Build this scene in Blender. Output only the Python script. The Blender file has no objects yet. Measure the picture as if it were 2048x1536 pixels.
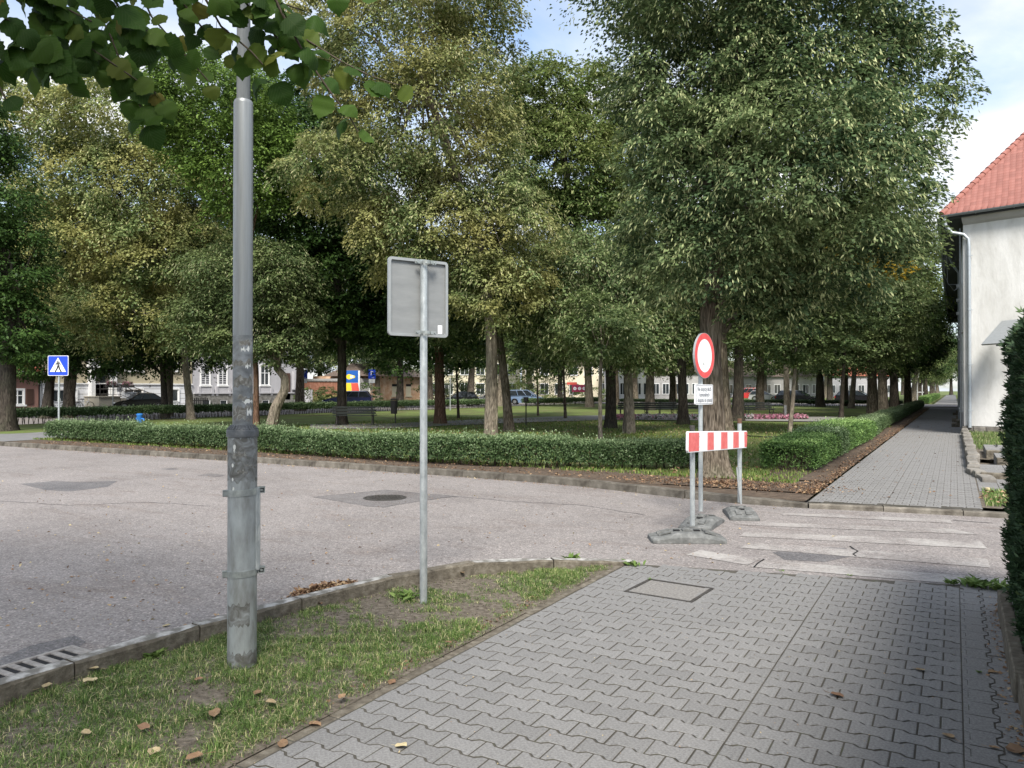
import bpy, math, random
import numpy as np
from mathutils import Vector, Matrix, Quaternion
R = math.radians
scene = bpy.context.scene
col = scene.collection

# ------------------------------------------------------------------ camera, sky, sun, exposure
CAM_H, FPX, YAW, PITCH = 1.7, 1538.0, R(29.9), R(0.41)
cam_d = bpy.data.cameras.new('camera'); cam = bpy.data.objects.new('camera', cam_d); col.objects.link(cam)
cam.location = (0, 0, CAM_H); cam.rotation_euler = (R(90) + PITCH, 0, YAW)
cam_d.sensor_width = 36; cam_d.lens = 36 * FPX / 2048; cam_d.clip_start = 0.05; cam_d.clip_end = 3000
scene.camera = cam

SUN_EL, SUN_AZ = 48, 148          # degrees; azimuth clockwise from +Y (behind the camera, to the right)
world = bpy.data.worlds.new('World'); scene.world = world; world.use_nodes = True
wn, wl = world.node_tree.nodes, world.node_tree.links
wn.clear()
sky = wn.new('ShaderNodeTexSky'); sky.sky_type = 'NISHITA'; sky.sun_disc = False
sky.sun_elevation = R(SUN_EL); sky.sun_rotation = R(SUN_AZ); sky.air_density = 1.0; sky.dust_density = 1.2
wtc = wn.new('ShaderNodeTexCoord')
sep = wn.new('ShaderNodeSeparateXYZ'); wl.new(wtc.outputs['Generated'], sep.inputs[0])
# project the direction on a flat cloud layer so clouds shrink towards the horizon
mz = wn.new('ShaderNodeMath'); mz.operation = 'MAXIMUM'; wl.new(sep.outputs['Z'], mz.inputs[0]); mz.inputs[1].default_value = 0.0
mz2 = wn.new('ShaderNodeMath'); mz2.operation = 'ADD'; wl.new(mz.outputs[0], mz2.inputs[0]); mz2.inputs[1].default_value = 0.16
dx = wn.new('ShaderNodeMath'); dx.operation = 'DIVIDE'; wl.new(sep.outputs['X'], dx.inputs[0]); wl.new(mz2.outputs[0], dx.inputs[1])
dy = wn.new('ShaderNodeMath'); dy.operation = 'DIVIDE'; wl.new(sep.outputs['Y'], dy.inputs[0]); wl.new(mz2.outputs[0], dy.inputs[1])
cmb = wn.new('ShaderNodeCombineXYZ'); wl.new(dx.outputs[0], cmb.inputs[0]); wl.new(dy.outputs[0], cmb.inputs[1]); cmb.inputs[2].default_value = 4.1
cn = wn.new('ShaderNodeTexNoise'); wl.new(cmb.outputs[0], cn.inputs['Vector'])
cn.inputs['Scale'].default_value = 1.35; cn.inputs['Detail'].default_value = 8; cn.inputs['Roughness'].default_value = 0.52; cn.inputs['Distortion'].default_value = 0.35
cr = wn.new('ShaderNodeValToRGB'); wl.new(cn.outputs['Fac'], cr.inputs[0])
cr.color_ramp.elements[0].position = 0.38; cr.color_ramp.elements[0].color = (0.12, 0.12, 0.12, 1)
cr.color_ramp.elements[1].position = 0.58; cr.color_ramp.elements[1].color = (1, 1, 1, 1)
cn2 = wn.new('ShaderNodeTexNoise'); wl.new(cmb.outputs[0], cn2.inputs['Vector']); cn2.inputs['Scale'].default_value = 2.6; cn2.inputs['Detail'].default_value = 5
cc = wn.new('ShaderNodeValToRGB'); wl.new(cn2.outputs['Fac'], cc.inputs[0])
cc.color_ramp.elements[0].position = 0.35; cc.color_ramp.elements[0].color = (0.60, 0.68, 0.80, 1)
cc.color_ramp.elements[1].position = 0.65; cc.color_ramp.elements[1].color = (0.97, 0.98, 1.0, 1)
csc = wn.new('ShaderNodeMix'); csc.data_type = 'RGBA'; csc.blend_type = 'MULTIPLY'; csc.inputs['Factor'].default_value = 1
wl.new(cc.outputs[0], csc.inputs['A']); csc.inputs['B'].default_value = (4.5, 4.5, 4.5, 1)
cm = wn.new('ShaderNodeMix'); cm.data_type = 'RGBA'; wl.new(cr.outputs[0], cm.inputs['Factor']); wl.new(sky.outputs[0], cm.inputs['A']); wl.new(csc.outputs['Result'], cm.inputs['B'])
bg = wn.new('ShaderNodeBackground'); bg.inputs['Strength'].default_value = 0.1; wl.new(cm.outputs['Result'], bg.inputs['Color'])
wo = wn.new('ShaderNodeOutputWorld'); wl.new(bg.outputs[0], wo.inputs['Surface'])

sun_d = bpy.data.lights.new('sun', 'SUN'); sun_d.energy = 2.2; sun_d.angle = R(18); sun_d.color = (1.0, 0.95, 0.86)
sun = bpy.data.objects.new('sun', sun_d); col.objects.link(sun)
sd = Vector((math.sin(R(SUN_AZ)) * math.cos(R(SUN_EL)), math.cos(R(SUN_AZ)) * math.cos(R(SUN_EL)), math.sin(R(SUN_EL))))
sun.rotation_euler = sd.to_track_quat('Z', 'Y').to_euler(); sun.location = (20, -20, 40)
vs = scene.view_settings
vs.view_transform = 'Standard'; vs.look = 'None'; vs.gamma = 1; vs.use_curve_mapping = False; vs.exposure = 1.52
scene.cycles.max_bounces = 6; scene.cycles.diffuse_bounces = 3; scene.cycles.transmission_bounces = 4; scene.cycles.transparent_max_bounces = 8
scene.cycles.use_adaptive_sampling = True

# ------------------------------------------------------------------ where things stand (pixel of the 2048x1536 photo -> point)
cY, sY = math.cos(YAW), math.sin(YAW)
def W(px, py, z=0.0):
    """point at height z whose picture is (px, py)"""
    a = (px - 1024) / FPX; v = -(py - 768) / FPX
    f = math.cos(PITCH) - v * math.sin(PITCH); u = math.sin(PITCH) + v * math.cos(PITCH)
    t = (z - CAM_H) / u
    return Vector((cY * a * t - sY * f * t, sY * a * t + cY * f * t, z))
def D(px, py, zc):
    """point at depth zc along the view"""
    a = (px - 1024) / FPX * zc
    return Vector((cY * a - sY * zc, sY * a + cY * zc, CAM_H + (779 - py) / FPX * zc))
def depth(p): return -sY * p[0] + cY * p[1]
def inframe(p, m=30):
    zc = depth(p)
    if zc < .3: return False
    x = 1024 + FPX * (cY * p[0] + sY * p[1]) / zc; y = 779 - FPX * (p[2] - CAM_H) / zc
    return -m < x < 2048 + m and -m < y < 1536 + m
def plane_X(px, py, X):
    """(Y, z) on the vertical plane x = X"""
    a = (px - 1024) / FPX; t = X / (cY * a - sY)
    return (sY * a + cY) * t, CAM_H + (779 - py) / FPX * t

# ------------------------------------------------------------------ materials
def new_mat(name):
    m = bpy.data.materials.new(name); m.use_nodes = True
    nt = m.node_tree; b = nt.nodes['Principled BSDF']
    return m, nt.nodes, nt.links, b
def N(nodes, kind, **kw):
    n = nodes.new(kind)
    for k, v in kw.items():
        if k in n.inputs: n.inputs[k].default_value = v
        else: setattr(n, k, v)
    return n
def ramp(nodes, stops):
    r = nodes.new('ShaderNodeValToRGB'); e = r.color_ramp.elements
    while len(e) > 1: e.remove(e[0])
    e[0].position = stops[0][0]; e[0].color = (*stops[0][1], 1)
    for p, c in stops[1:]:
        q = e.new(p); q.color = (*c, 1)
    return r
def noisy(name, stops, scale=5, detail=6, rough=0.6, rnd=0.0, bump=0.0, bscale=40, bdist=0.01, coord='Object', metal=0, spec=0.3, stretch=(1, 1, 1), distortion=0.0):
    """colour from a noise through a ramp, optional second noise as bump, optional per-object variation"""
    m, n, l, b = new_mat(name)
    tc = n.new('ShaderNodeTexCoord'); mp = n.new('ShaderNodeMapping'); mp.inputs['Scale'].default_value = stretch
    l.new(tc.outputs[coord], mp.inputs[0])
    t = N(n, 'ShaderNodeTexNoise', Scale=scale, Detail=detail, Distortion=distortion); t.inputs['Roughness'].default_value = 0.62
    l.new(mp.outputs[0], t.inputs['Vector'])
    r = ramp(n, stops); l.new(t.outputs['Fac'], r.inputs[0]); out = r.outputs[0]
    if rnd:
        oi = n.new('ShaderNodeObjectInfo'); mr = N(n, 'ShaderNodeMapRange'); mr.inputs['To Min'].default_value = 1 - rnd; mr.inputs['To Max'].default_value = 1 + rnd
        l.new(oi.outputs['Random'], mr.inputs['Value'])
        hs = n.new('ShaderNodeHueSaturation'); l.new(mr.outputs[0], hs.inputs['Value']); l.new(out, hs.inputs['Color']); out = hs.outputs[0]
    l.new(out, b.inputs['Base Color'])
    b.inputs['Roughness'].default_value = rough; b.inputs['Metallic'].default_value = metal; b.inputs['Specular IOR Level'].default_value = spec
    if bump:
        t2 = N(n, 'ShaderNodeTexNoise', Scale=bscale, Detail=4); l.new(mp.outputs[0], t2.inputs['Vector'])
        bp = n.new('ShaderNodeBump'); bp.inputs['Strength'].default_value = bump; bp.inputs['Distance'].default_value = bdist
        l.new(t2.outputs['Fac'], bp.inputs['Height']); l.new(bp.outputs[0], b.inputs['Normal'])
    return m
def plain(name, c, rough=0.5, metal=0.0, var=0.08, spec=0.4, scale=12):
    d = tuple(x * (1 - var) for x in c); u = tuple(min(1, x * (1 + var)) for x in c)
    return noisy(name, [(0.3, d), (0.7, u)], scale=scale, rough=rough, metal=metal, spec=spec)

def leaf_mat(name, stops, trans=0.36, rough=0.6, obj_var=0.10, clump=None, spec=0.22, gain=1.18):
    """leaf colour by the leaf's own 'tint' value; clump = (colour, noise scale, amount) for branches that have turned"""
    m, n, l, b = new_mat(name)
    at = n.new('ShaderNodeAttribute'); at.attribute_name = 'tint'
    r = ramp(n, stops); l.new(at.outputs['Fac'], r.inputs[0]); out = r.outputs[0]
    if clump:
        tc = n.new('ShaderNodeTexCoord'); t = N(n, 'ShaderNodeTexNoise', Scale=clump[1], Detail=3); l.new(tc.outputs['Object'], t.inputs['Vector'])
        rr = N(n, 'ShaderNodeMapRange'); rr.inputs['From Min'].default_value = 0.42; rr.inputs['From Max'].default_value = 0.62; rr.inputs['To Max'].default_value = clump[2]
        l.new(t.outputs['Fac'], rr.inputs['Value'])
        mx = n.new('ShaderNodeMix'); mx.data_type = 'RGBA'; l.new(rr.outputs[0], mx.inputs['Factor']); l.new(out, mx.inputs['A']); mx.inputs['B'].default_value = (*clump[0], 1); out = mx.outputs['Result']
    oi = n.new('ShaderNodeObjectInfo'); mr = N(n, 'ShaderNodeMapRange'); mr.inputs['To Min'].default_value = gain * (1 - obj_var); mr.inputs['To Max'].default_value = gain * (1 + obj_var)
    l.new(oi.outputs['Random'], mr.inputs['Value'])
    hs = n.new('ShaderNodeHueSaturation'); l.new(mr.outputs[0], hs.inputs['Value']); l.new(out, hs.inputs['Color']); out = hs.outputs[0]
    l.new(out, b.inputs['Base Color']); b.inputs['Roughness'].default_value = rough; b.inputs['Specular IOR Level'].default_value = spec
    tr = n.new('ShaderNodeBsdfTranslucent'); l.new(out, tr.inputs['Color'])
    ms = n.new('ShaderNodeMixShader'); ms.inputs[0].default_value = trans
    l.new(b.outputs[0], ms.inputs[1]); l.new(tr.outputs[0], ms.inputs[2]); l.new(ms.outputs[0], n['Material Output'].inputs['Surface'])
    return m

M = {}
M['linden'] = leaf_mat('linden_leaf', [(0, (.042, .070, .028)), (.35, (.082, .124, .048)), (.62, (.13, .178, .070)), (.86, (.19, .235, .10)), (.88, (.32, .35, .18)), (1, (.44, .44, .26))], clump=((.13, .15, .045), .5, .35))
M['main'] = leaf_mat('main_linden_leaf', [(0, (.030, .055, .026)), (.35, (.060, .100, .044)), (.62, (.100, .150, .066)), (.86, (.165, .22, .098)), (.88, (.36, .40, .19)), (1, (.50, .52, .28))], clump=((.19, .235, .095), .55, .45))
M['yellow'] = leaf_mat('dry_linden_leaf', [(0, (.060, .092, .034)), (.35, (.120, .168, .062)), (.62, (.200, .252, .098)), (.86, (.30, .345, .145)), (.88, (.44, .44, .22)), (1, (.54, .53, .30))], clump=((.36, .32, .115), .5, .62))
M['chestnut'] = leaf_mat('chestnut_leaf', [(0, (.024, .050, .014)), (.5, (.048, .094, .024)), (.86, (.085, .145, .036)), (1, (.13, .19, .05))], rough=.45)
M['chestnut_bright'] = leaf_mat('bright_chestnut_leaf', [(0, (.055, .095, .022)), (.5, (.11, .18, .038)), (.86, (.17, .255, .055)), (1, (.22, .30, .08))], rough=.5)
M['light'] = leaf_mat('light_leaf', [(0, (.065, .105, .034)), (.5, (.12, .18, .056)), (.86, (.19, .255, .085)), (.88, (.26, .30, .12)), (1, (.34, .36, .17))], clump=((.19, .17, .05), .3, .35))
M['maple'] = leaf_mat('turning_maple_leaf', [(0, (.20, .15, .02)), (.5, (.34, .24, .03)), (1, (.45, .33, .06))])
M['hedge'] = leaf_mat('hedge_leaf', [(0, (.030, .058, .020)), (.5, (.086, .135, .056)), (.8, (.155, .215, .105)), (1, (.26, .33, .18))], trans=.15, rough=.45)
M['hedge_fresh'] = leaf_mat('fresh_hedge_leaf', [(0, (.045, .090, .026)), (.5, (.10, .18, .050)), (.8, (.17, .28, .08)), (1, (.28, .40, .14))], trans=.2, rough=.45)
M['yew'] = leaf_mat('thuja_leaf', [(0, (.018, .038, .017)), (.5, (.040, .076, .032)), (.85, (.075, .12, .048)), (1, (.15, .20, .07))], trans=.08, rough=.5)
M['near_leaf'] = None
M['grass'] = leaf_mat('grass_blade', [(0, (.042, .078, .018)), (.5, (.100, .165, .040)), (.8, (.17, .24, .070)), (.88, (.36, .33, .16)), (1, (.48, .44, .26))], trans=.2, rough=.55)
M['lawn_blade'] = leaf_mat('lawn_blade', [(0, (.060, .10, .022)), (.5, (.12, .175, .040)), (.85, (.19, .235, .060)), (1, (.30, .27, .11))], trans=.2, rough=.6)
M['dead'] = leaf_mat('dead_leaf', [(0, (.10, .058, .038)), (.4, (.20, .118, .072)), (.7, (.32, .215, .125)), (1, (.47, .40, .24))], trans=.1, rough=.7, obj_var=.2, gain=1.0)
M['flower'] = leaf_mat('flower_petal', [(0, (.33, .10, .16)), (.4, (.40, .22, .27)), (.55, (.34, .31, .31)), (1, (.50, .47, .47))], trans=.2, rough=.7)

def bark(name, c0, c1, c2, scale=9):
    m, n, l, b = new_mat(name)
    tc = n.new('ShaderNodeTexCoord'); mp = n.new('ShaderNodeMapping'); mp.inputs['Scale'].default_value = (1, 1, .16); l.new(tc.outputs['Object'], mp.inputs[0])
    t = N(n, 'ShaderNodeTexNoise', Scale=scale * 2.2, Detail=6, Distortion=1.2); l.new(mp.outputs[0], t.inputs['Vector'])
    r = ramp(n, [(.34, c0), (.52, c1), (.70, c2)]); l.new(t.outputs['Fac'], r.inputs[0])
    t3 = N(n, 'ShaderNodeTexNoise', Scale=1.3, Detail=3); l.new(tc.outputs['Object'], t3.inputs['Vector'])
    mx = n.new('ShaderNodeMix'); mx.data_type = 'RGBA'; mx.inputs['B'].default_value = (.075, .085, .05, 1)
    mrr = N(n, 'ShaderNodeMapRange'); mrr.inputs['From Min'].default_value = .5; mrr.inputs['From Max'].default_value = .75; mrr.inputs['To Max'].default_value = .5
    l.new(t3.outputs['Fac'], mrr.inputs['Value']); l.new(mrr.outputs[0], mx.inputs['Factor']); l.new(r.outputs[0], mx.inputs['A']); l.new(mx.outputs['Result'], b.inputs['Base Color'])
    bp = n.new('ShaderNodeBump'); bp.inputs['Strength'].default_value = .9; bp.inputs['Distance'].default_value = .03
    l.new(t.outputs['Fac'], bp.inputs['Height']); l.new(bp.outputs[0], b.inputs['Normal']); b.inputs['Roughness'].default_value = .9; b.inputs['Specular IOR Level'].default_value = .15
    return m
M['bark'] = bark('bark', (.038, .030, .022), (.13, .105, .08), (.26, .22, .175))
M['bark_pale'] = bark('pale_bark', (.075, .062, .05), (.19, .16, .125), (.34, .29, .23))
M['bark_red'] = bark('reddish_bark', (.05, .030, .020), (.13, .075, .05), (.20, .13, .09))
M['bark_dark'] = bark('dark_bark', (.02, .017, .014), (.055, .046, .038), (.10, .085, .07))
M['twig'] = plain('twig', (.06, .045, .03), .8)

# asphalt: pinkish grey with pale stone chips, brown stains
def asphalt(name, base, dark, stain):
    m, n, l, b = new_mat(name)
    geo = n.new('ShaderNodeNewGeometry')
    big = N(n, 'ShaderNodeTexNoise', Scale=.55, Detail=6); l.new(geo.outputs['Position'], big.inputs['Vector']); big.inputs['Roughness'].default_value = .65
    r = ramp(n, [(.30, dark), (.5, base), (.72, tuple(x * 1.12 for x in base))]); l.new(big.outputs['Fac'], r.inputs[0])
    mpS = n.new('ShaderNodeMapping'); mpS.inputs['Rotation'].default_value = (0, 0, .5); mpS.inputs['Scale'].default_value = (.8, 2.6, 1); l.new(geo.outputs['Position'], mpS.inputs[0])
    st = N(n, 'ShaderNodeTexNoise', Scale=.9, Detail=8, Distortion=.6); l.new(mpS.outputs[0], st.inputs['Vector']); st.inputs['Roughness'].default_value = .7
    sr = N(n, 'ShaderNodeMapRange'); sr.inputs['From Min'].default_value = .52; sr.inputs['From Max'].default_value = .74; sr.inputs['To Max'].default_value = .6; l.new(st.outputs['Fac'], sr.inputs['Value'])
    mx = n.new('ShaderNodeMix'); mx.data_type = 'RGBA'; l.new(sr.outputs[0], mx.inputs['Factor']); l.new(r.outputs[0], mx.inputs['A']); mx.inputs['B'].default_value = (*stain, 1)
    vo = N(n, 'ShaderNodeTexVoronoi', Scale=75); l.new(geo.outputs['Position'], vo.inputs['Vector'])
    vc = n.new('ShaderNodeSeparateColor'); l.new(vo.outputs['Color'], vc.inputs[0])
    chips = ramp(n, [(0, (.62, .60, .60)), (.35, (.88, .87, .86)), (.75, (1.0, 1.0, 1.0)), (.90, (1.14, 1.12, 1.09)), (1, (1.6, 1.56, 1.52))]); l.new(vc.outputs[0], chips.inputs[0])
    m2 = n.new('ShaderNodeMix'); m2.data_type = 'RGBA'; m2.blend_type = 'MULTIPLY'; m2.inputs['Factor'].default_value = 1; l.new(mx.outputs['Result'], m2.inputs['A']); l.new(chips.outputs[0], m2.inputs['B'])
    fine = N(n, 'ShaderNodeTexNoise', Scale=22, Detail=5); l.new(geo.outputs['Position'], fine.inputs['Vector']); fine.inputs['Roughness'].default_value = .75
    fr = ramp(n, [(.25, (.72, .70, .70)), (.5, (1, 1, 1)), (.75, (1.22, 1.2, 1.2))]); l.new(fine.outputs['Fac'], fr.inputs[0])
    m3 = n.new('ShaderNodeMix'); m3.data_type = 'RGBA'; m3.blend_type = 'MULTIPLY'; m3.inputs['Factor'].default_value = 1; l.new(m2.outputs['Result'], m3.inputs['A']); l.new(fr.outputs[0], m3.inputs['B'])
    l.new(m3.outputs['Result'], b.inputs['Base Color']); b.inputs['Roughness'].default_value = .85; b.inputs['Specular IOR Level'].default_value = .25
    bp = n.new('ShaderNodeBump'); bp.inputs['Strength'].default_value = .6; bp.inputs['Distance'].default_value = .004
    l.new(vo.outputs['Distance'], bp.inputs['Height']); l.new(bp.outputs[0], b.inputs['Normal'])
    return m
M['asphalt'] = asphalt('asphalt', (.250, .232, .226), (.205, .189, .184), (.155, .122, .106))
M['patch'] = asphalt('asphalt_patch', (.158, .154, .158), (.10, .098, .104), (.11, .09, .085))
M['patch_pale'] = asphalt('asphalt_patch_pale', (.175, .166, .166), (.14, .13, .13), (.12, .10, .09))

def paint_mat(name, cover):
    """worn white road paint: where it has gone the road's own colour shows"""
    m = asphalt(name, (.250, .232, .226), (.205, .189, .184), (.155, .122, .106)); n, l = m.node_tree.nodes, m.node_tree.links
    b = n['Principled BSDF']; src = b.inputs['Base Color'].links[0].from_socket
    geo = n.new('ShaderNodeNewGeometry')
    t = N(n, 'ShaderNodeTexNoise', Scale=14, Detail=8); t.inputs['Roughness'].default_value = .78; l.new(geo.outputs['Position'], t.inputs['Vector'])
    t2 = N(n, 'ShaderNodeTexNoise', Scale=1.6, Detail=3); l.new(geo.outputs['Position'], t2.inputs['Vector'])
    ad = N(n, 'ShaderNodeMath', operation='ADD'); l.new(t.outputs['Fac'], ad.inputs[0]); l.new(t2.outputs['Fac'], ad.inputs[1])
    mr = N(n, 'ShaderNodeMapRange'); mr.inputs['From Min'].default_value = .84 - cover; mr.inputs['From Max'].default_value = 1.30 - cover; mr.inputs['To Max'].default_value = .72; l.new(ad.outputs[0], mr.inputs['Value'])
    mx = n.new('ShaderNodeMix'); mx.data_type = 'RGBA'; l.new(mr.outputs[0], mx.inputs['Factor']); l.new(src, mx.inputs['A']); mx.inputs['B'].default_value = (.44, .425, .405, 1)
    l.new(mx.outputs['Result'], b.inputs['Base Color']); return m
M['paint'] = paint_mat('worn_road_paint', -.03)
M['paint_strong'] = paint_mat('road_paint', .08)
M['stone'] = noisy('paving_concrete', [(.30, (.134, .131, .130)), (.5, (.198, .194, .191)), (.70, (.265, .260, .255))], scale=70, detail=8, rough=.85, rnd=.085, bump=.9, bscale=160, bdist=.004, coord='Object')
M['joint'] = noisy('joint_sand', [(.3, (.048, .045, .038)), (.55, (.080, .073, .062)), (.75, (.068, .078, .042))], scale=7, rough=.95)
M['path'] = noisy('path_concrete', [(.3, (.15, .15, .155)), (.7, (.21, .205, .205))], scale=3, rough=.9)
M['soil'] = noisy('verge_soil', [(.30, (.060, .048, .036)), (.5, (.125, .105, .082)), (.70, (.20, .172, .138))], scale=22, detail=10, rough=.95, bump=.8, bscale=30, bdist=.02)
M['lawn'] = noisy('lawn_ground', [(.30, (.115, .090, .050)), (.43, (.100, .112, .038)), (.56, (.115, .155, .040)), (.72, (.14, .19, .050))], scale=.5, detail=9, rough=.95, bump=.8, bscale=12, bdist=.05)
M['earth'] = noisy('leaf_earth', [(.25, (.050, .036, .026)), (.5, (.095, .070, .052)), (.75, (.155, .115, .082))], scale=8, detail=9, rough=.95, bump=.9, bscale=25, bdist=.02)
M['gravel'] = noisy('gravel_path', [(.3, (.19, .18, .17)), (.7, (.27, .26, .245))], scale=3, detail=8, rough=.95)
M['kerb'] = noisy('kerb_concrete', [(.28, (.066, .056, .043)), (.5, (.130, .113, .088)), (.72, (.22, .198, .162))], scale=14, detail=8, rough=.9, rnd=.10, bump=.8, bscale=50, bdist=.008)
M['kerb_old'] = noisy('old_kerb_stone', [(.28, (.060, .052, .042)), (.5, (.115, .103, .086)), (.72, (.20, .182, .155))], scale=6, detail=10, rough=.9, rnd=.22, bump=.8, bscale=40, bdist=.01)
M['kerb_paint'] = noisy('kerb_white_paint', [(.42, (.16, .152, .135)), (.50, (.26, .25, .235)), (.64, (.46, .45, .43))], scale=11, detail=9, rough=.8, bump=.5, bscale=60, bdist=.004)
M['galv'] = noisy('galvanised_steel', [(.3, (.33, .36, .37)), (.5, (.45, .48, .49)), (.72, (.58, .61, .61))], scale=26, detail=7, rough=.42, metal=.55, bump=.12, bscale=60, bdist=.002, stretch=(1, 1, .5))
M['weath'] = noisy('weathered_pole_steel', [(.28, (.17, .165, .155)), (.42, (.27, .28, .275)), (.56, (.36, .385, .39)), (.75, (.46, .49, .50))], scale=12, detail=10, rough=.5, metal=.4, bump=.25, bscale=30, bdist=.003, stretch=(1, 1, .30), distortion=.1)
M['pole_up'] = noisy('dark_pole_steel', [(.3, (.18, .188, .192)), (.55, (.265, .278, .284)), (.75, (.35, .365, .37))], scale=5, detail=8, rough=.42, metal=.4, stretch=(3, 3, .15), bump=.1, bscale=20, bdist=.002)
M['pole_mid'] = noisy('scuffed_pole_steel', [(.3, (.10, .10, .10)), (.48, (.19, .20, .205)), (.62, (.27, .285, .295)), (.8, (.38, .39, .39))], scale=9, detail=9, rough=.5, metal=.3, stretch=(1, 1, 1.4), distortion=.4, bump=.2, bscale=30, bdist=.003)
M['mast'] = noisy('dull_mast_steel', [(.3, (.10, .11, .115)), (.7, (.19, .20, .205))], scale=6, rough=.8, metal=0, spec=.15, stretch=(2, 2, .3))
M['collar'] = noisy('collar_iron', [(.3, (.085, .09, .095)), (.7, (.17, .175, .18))], scale=20, rough=.5, metal=.4, bump=.3)
M['grime'] = noisy('poster_remains', [(.3, (.10, .095, .08)), (.5, (.19, .18, .16)), (.62, (.30, .30, .28)), (.80, (.52, .50, .46))], scale=26, detail=9, rough=.8, distortion=1.5, bump=.6, bscale=50, bdist=.004)
M['sticker'] = plain('paper_scrap', (.70, .70, .66), .8)
M['strap'] = noisy('clamp_steel', [(.3, (.27, .29, .28)), (.7, (.46, .49, .48))], scale=30, rough=.4, metal=.6)
M['black'] = plain('black_hole', (.012, .012, .013), .9)
M['sign_back'] = noisy('sign_back_grey', [(.3, (.21, .218, .222)), (.7, (.27, .278, .28))], scale=4, rough=.5, metal=.15, stretch=(1, 1, 4))
M['sign_rim'] = plain('sign_rim', (.34, .355, .36), .4, .3)
M['white'] = noisy('sign_white', [(.3, (.72, .73, .74)), (.55, (.82, .83, .84)), (.8, (.60, .60, .58))], scale=9, detail=8, rough=.45)
M['red'] = noisy('sign_red', [(.3, (.58, .045, .05)), (.7, (.72, .09, .09))], scale=12, rough=.4)
M['redfade'] = noisy('faded_sign_red', [(.3, (.62, .09, .09)), (.7, (.76, .19, .18))], scale=12, rough=.45)
M['blue'] = plain('sign_blue', (.015, .06, .50), .4)
M['ink'] = plain('sign_ink', (.02, .02, .025), .6)
M['graytxt'] = plain('lettering_ink', (.10, .11, .14), .6)
M['foot'] = noisy('recycled_plastic', [(.25, (.075, .078, .076)), (.52, (.145, .148, .145)), (.75, (.25, .25, .245))], scale=12, detail=8, rough=.8, bump=.5, bscale=40, bdist=.006)
M['iron'] = noisy('cast_iron', [(.3, (.045, .042, .040)), (.7, (.10, .092, .085))], scale=30, rough=.65, metal=.4, bump=.5, bscale=60, bdist=.004)
M['grate'] = noisy('drain_grate_iron', [(.3, (.22, .20, .185)), (.7, (.42, .39, .36))], scale=20, rough=.6, metal=.3, bump=.4)
M['bench'] = plain('bench_wood', (.045, .052, .048), .6)
M['rust'] = noisy('rusty_cap', [(.3, (.08, .045, .03)), (.7, (.16, .09, .06))], scale=20, rough=.9)
M['render_white'] = noisy('white_render', [(.30, (.50, .492, .475)), (.46, (.61, .605, .59)), (.56, (.66, .655, .645)), (.72, (.73, .725, .715))], scale=1.8, detail=12, rough=.9, bump=.45, bscale=14, bdist=.02, stretch=(1, 1, .35), distortion=.4)
M['render_grey'] = noisy('grey_facade', [(.3, (.33, .32, .32)), (.7, (.42, .41, .41))], scale=1.2, detail=8, rough=.9)
M['soffit'] = plain('dark_soffit', (.045, .048, .052), .8)
M['gutter'] = plain('zinc_gutter', (.22, .24, .26), .45, .5)
M['pipe'] = plain('drainpipe_zinc', (.42, .46, .50), .4, .4)
M['rubble'] = noisy('field_stone', [(.25, (.10, .095, .085)), (.5, (.20, .185, .165)), (.75, (.32, .30, .27))], scale=5, detail=8, rough=.9, rnd=.2, bump=.7, bscale=16, bdist=.02)
M['tile'] = noisy('roof_tile', [(.3, (.215, .085, .068)), (.55, (.285, .120, .098)), (.8, (.35, .170, .145))], scale=4, detail=6, rough=.7, rnd=.12)
M['tile_old'] = noisy('old_roof_tile', [(.3, (.24, .07, .045)), (.7, (.38, .13, .08))], scale=3, rough=.7)
M['beige'] = plain('beige_render', (.40, .355, .255), .9, scale=2)
M['lime'] = plain('white_rustic_render', (.70, .71, .74), .85, scale=2)
M['trim'] = plain('white_trim', (.76, .76, .76), .7)
M['pinkbrown'] = plain('pinkish_brown_render', (.27, .15, .125), .9, scale=2)
M['villa'] = plain('grey_lilac_render', (.42, .415, .44), .9, scale=2)
M['villa_stone'] = noisy('grey_base_stone', [(.35, (.10, .098, .09)), (.6, (.22, .215, .205))], scale=3, rough=.9)
M['peach'] = noisy('peach_worn_brick', [(.3, (.44, .22, .13)), (.45, (.58, .36, .23)), (.6, (.68, .50, .36)), (.75, (.72, .60, .46))], scale=1.6, detail=10, rough=.9)
M['brickwall'] = noisy('brick_wall', [(.3, (.30, .12, .08)), (.6, (.45, .22, .15)), (.8, (.5, .4, .32))], scale=3, detail=8, rough=.9)
M['cream'] = plain('cream_render', (.66, .60, .46), .9, scale=2)
M['darkroof'] = noisy('dark_roof', [(.3, (.09, .07, .06)), (.7, (.17, .13, .11))], scale=6, rough=.9)
M['door'] = plain('door_brown_grey', (.17, .145, .12), .6)
M['stairs'] = plain('stair_stone', (.36, .33, .27), .85)
M['shutter'] = plain('shutter_brown', (.075, .04, .03), .7)
M['hosemat'] = plain('black_rubber', (.015, .015, .015), .6)
M['bluepaint'] = plain('blue_paint', (.03, .17, .50), .5)
M['burgundy'] = plain('burgundy_board', (.30, .03, .08), .6)
M['ad_yellow'] = plain('advert_yellow', (.85, .62, .04), .6)
M['ad_red'] = plain('advert_red', (.72, .10, .07), .6)
M['ad_blue'] = plain('advert_blue', (.01, .10, .42), .6)
M['winframe'] = plain('window_frame_white', (.74, .75, .76), .5)
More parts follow.
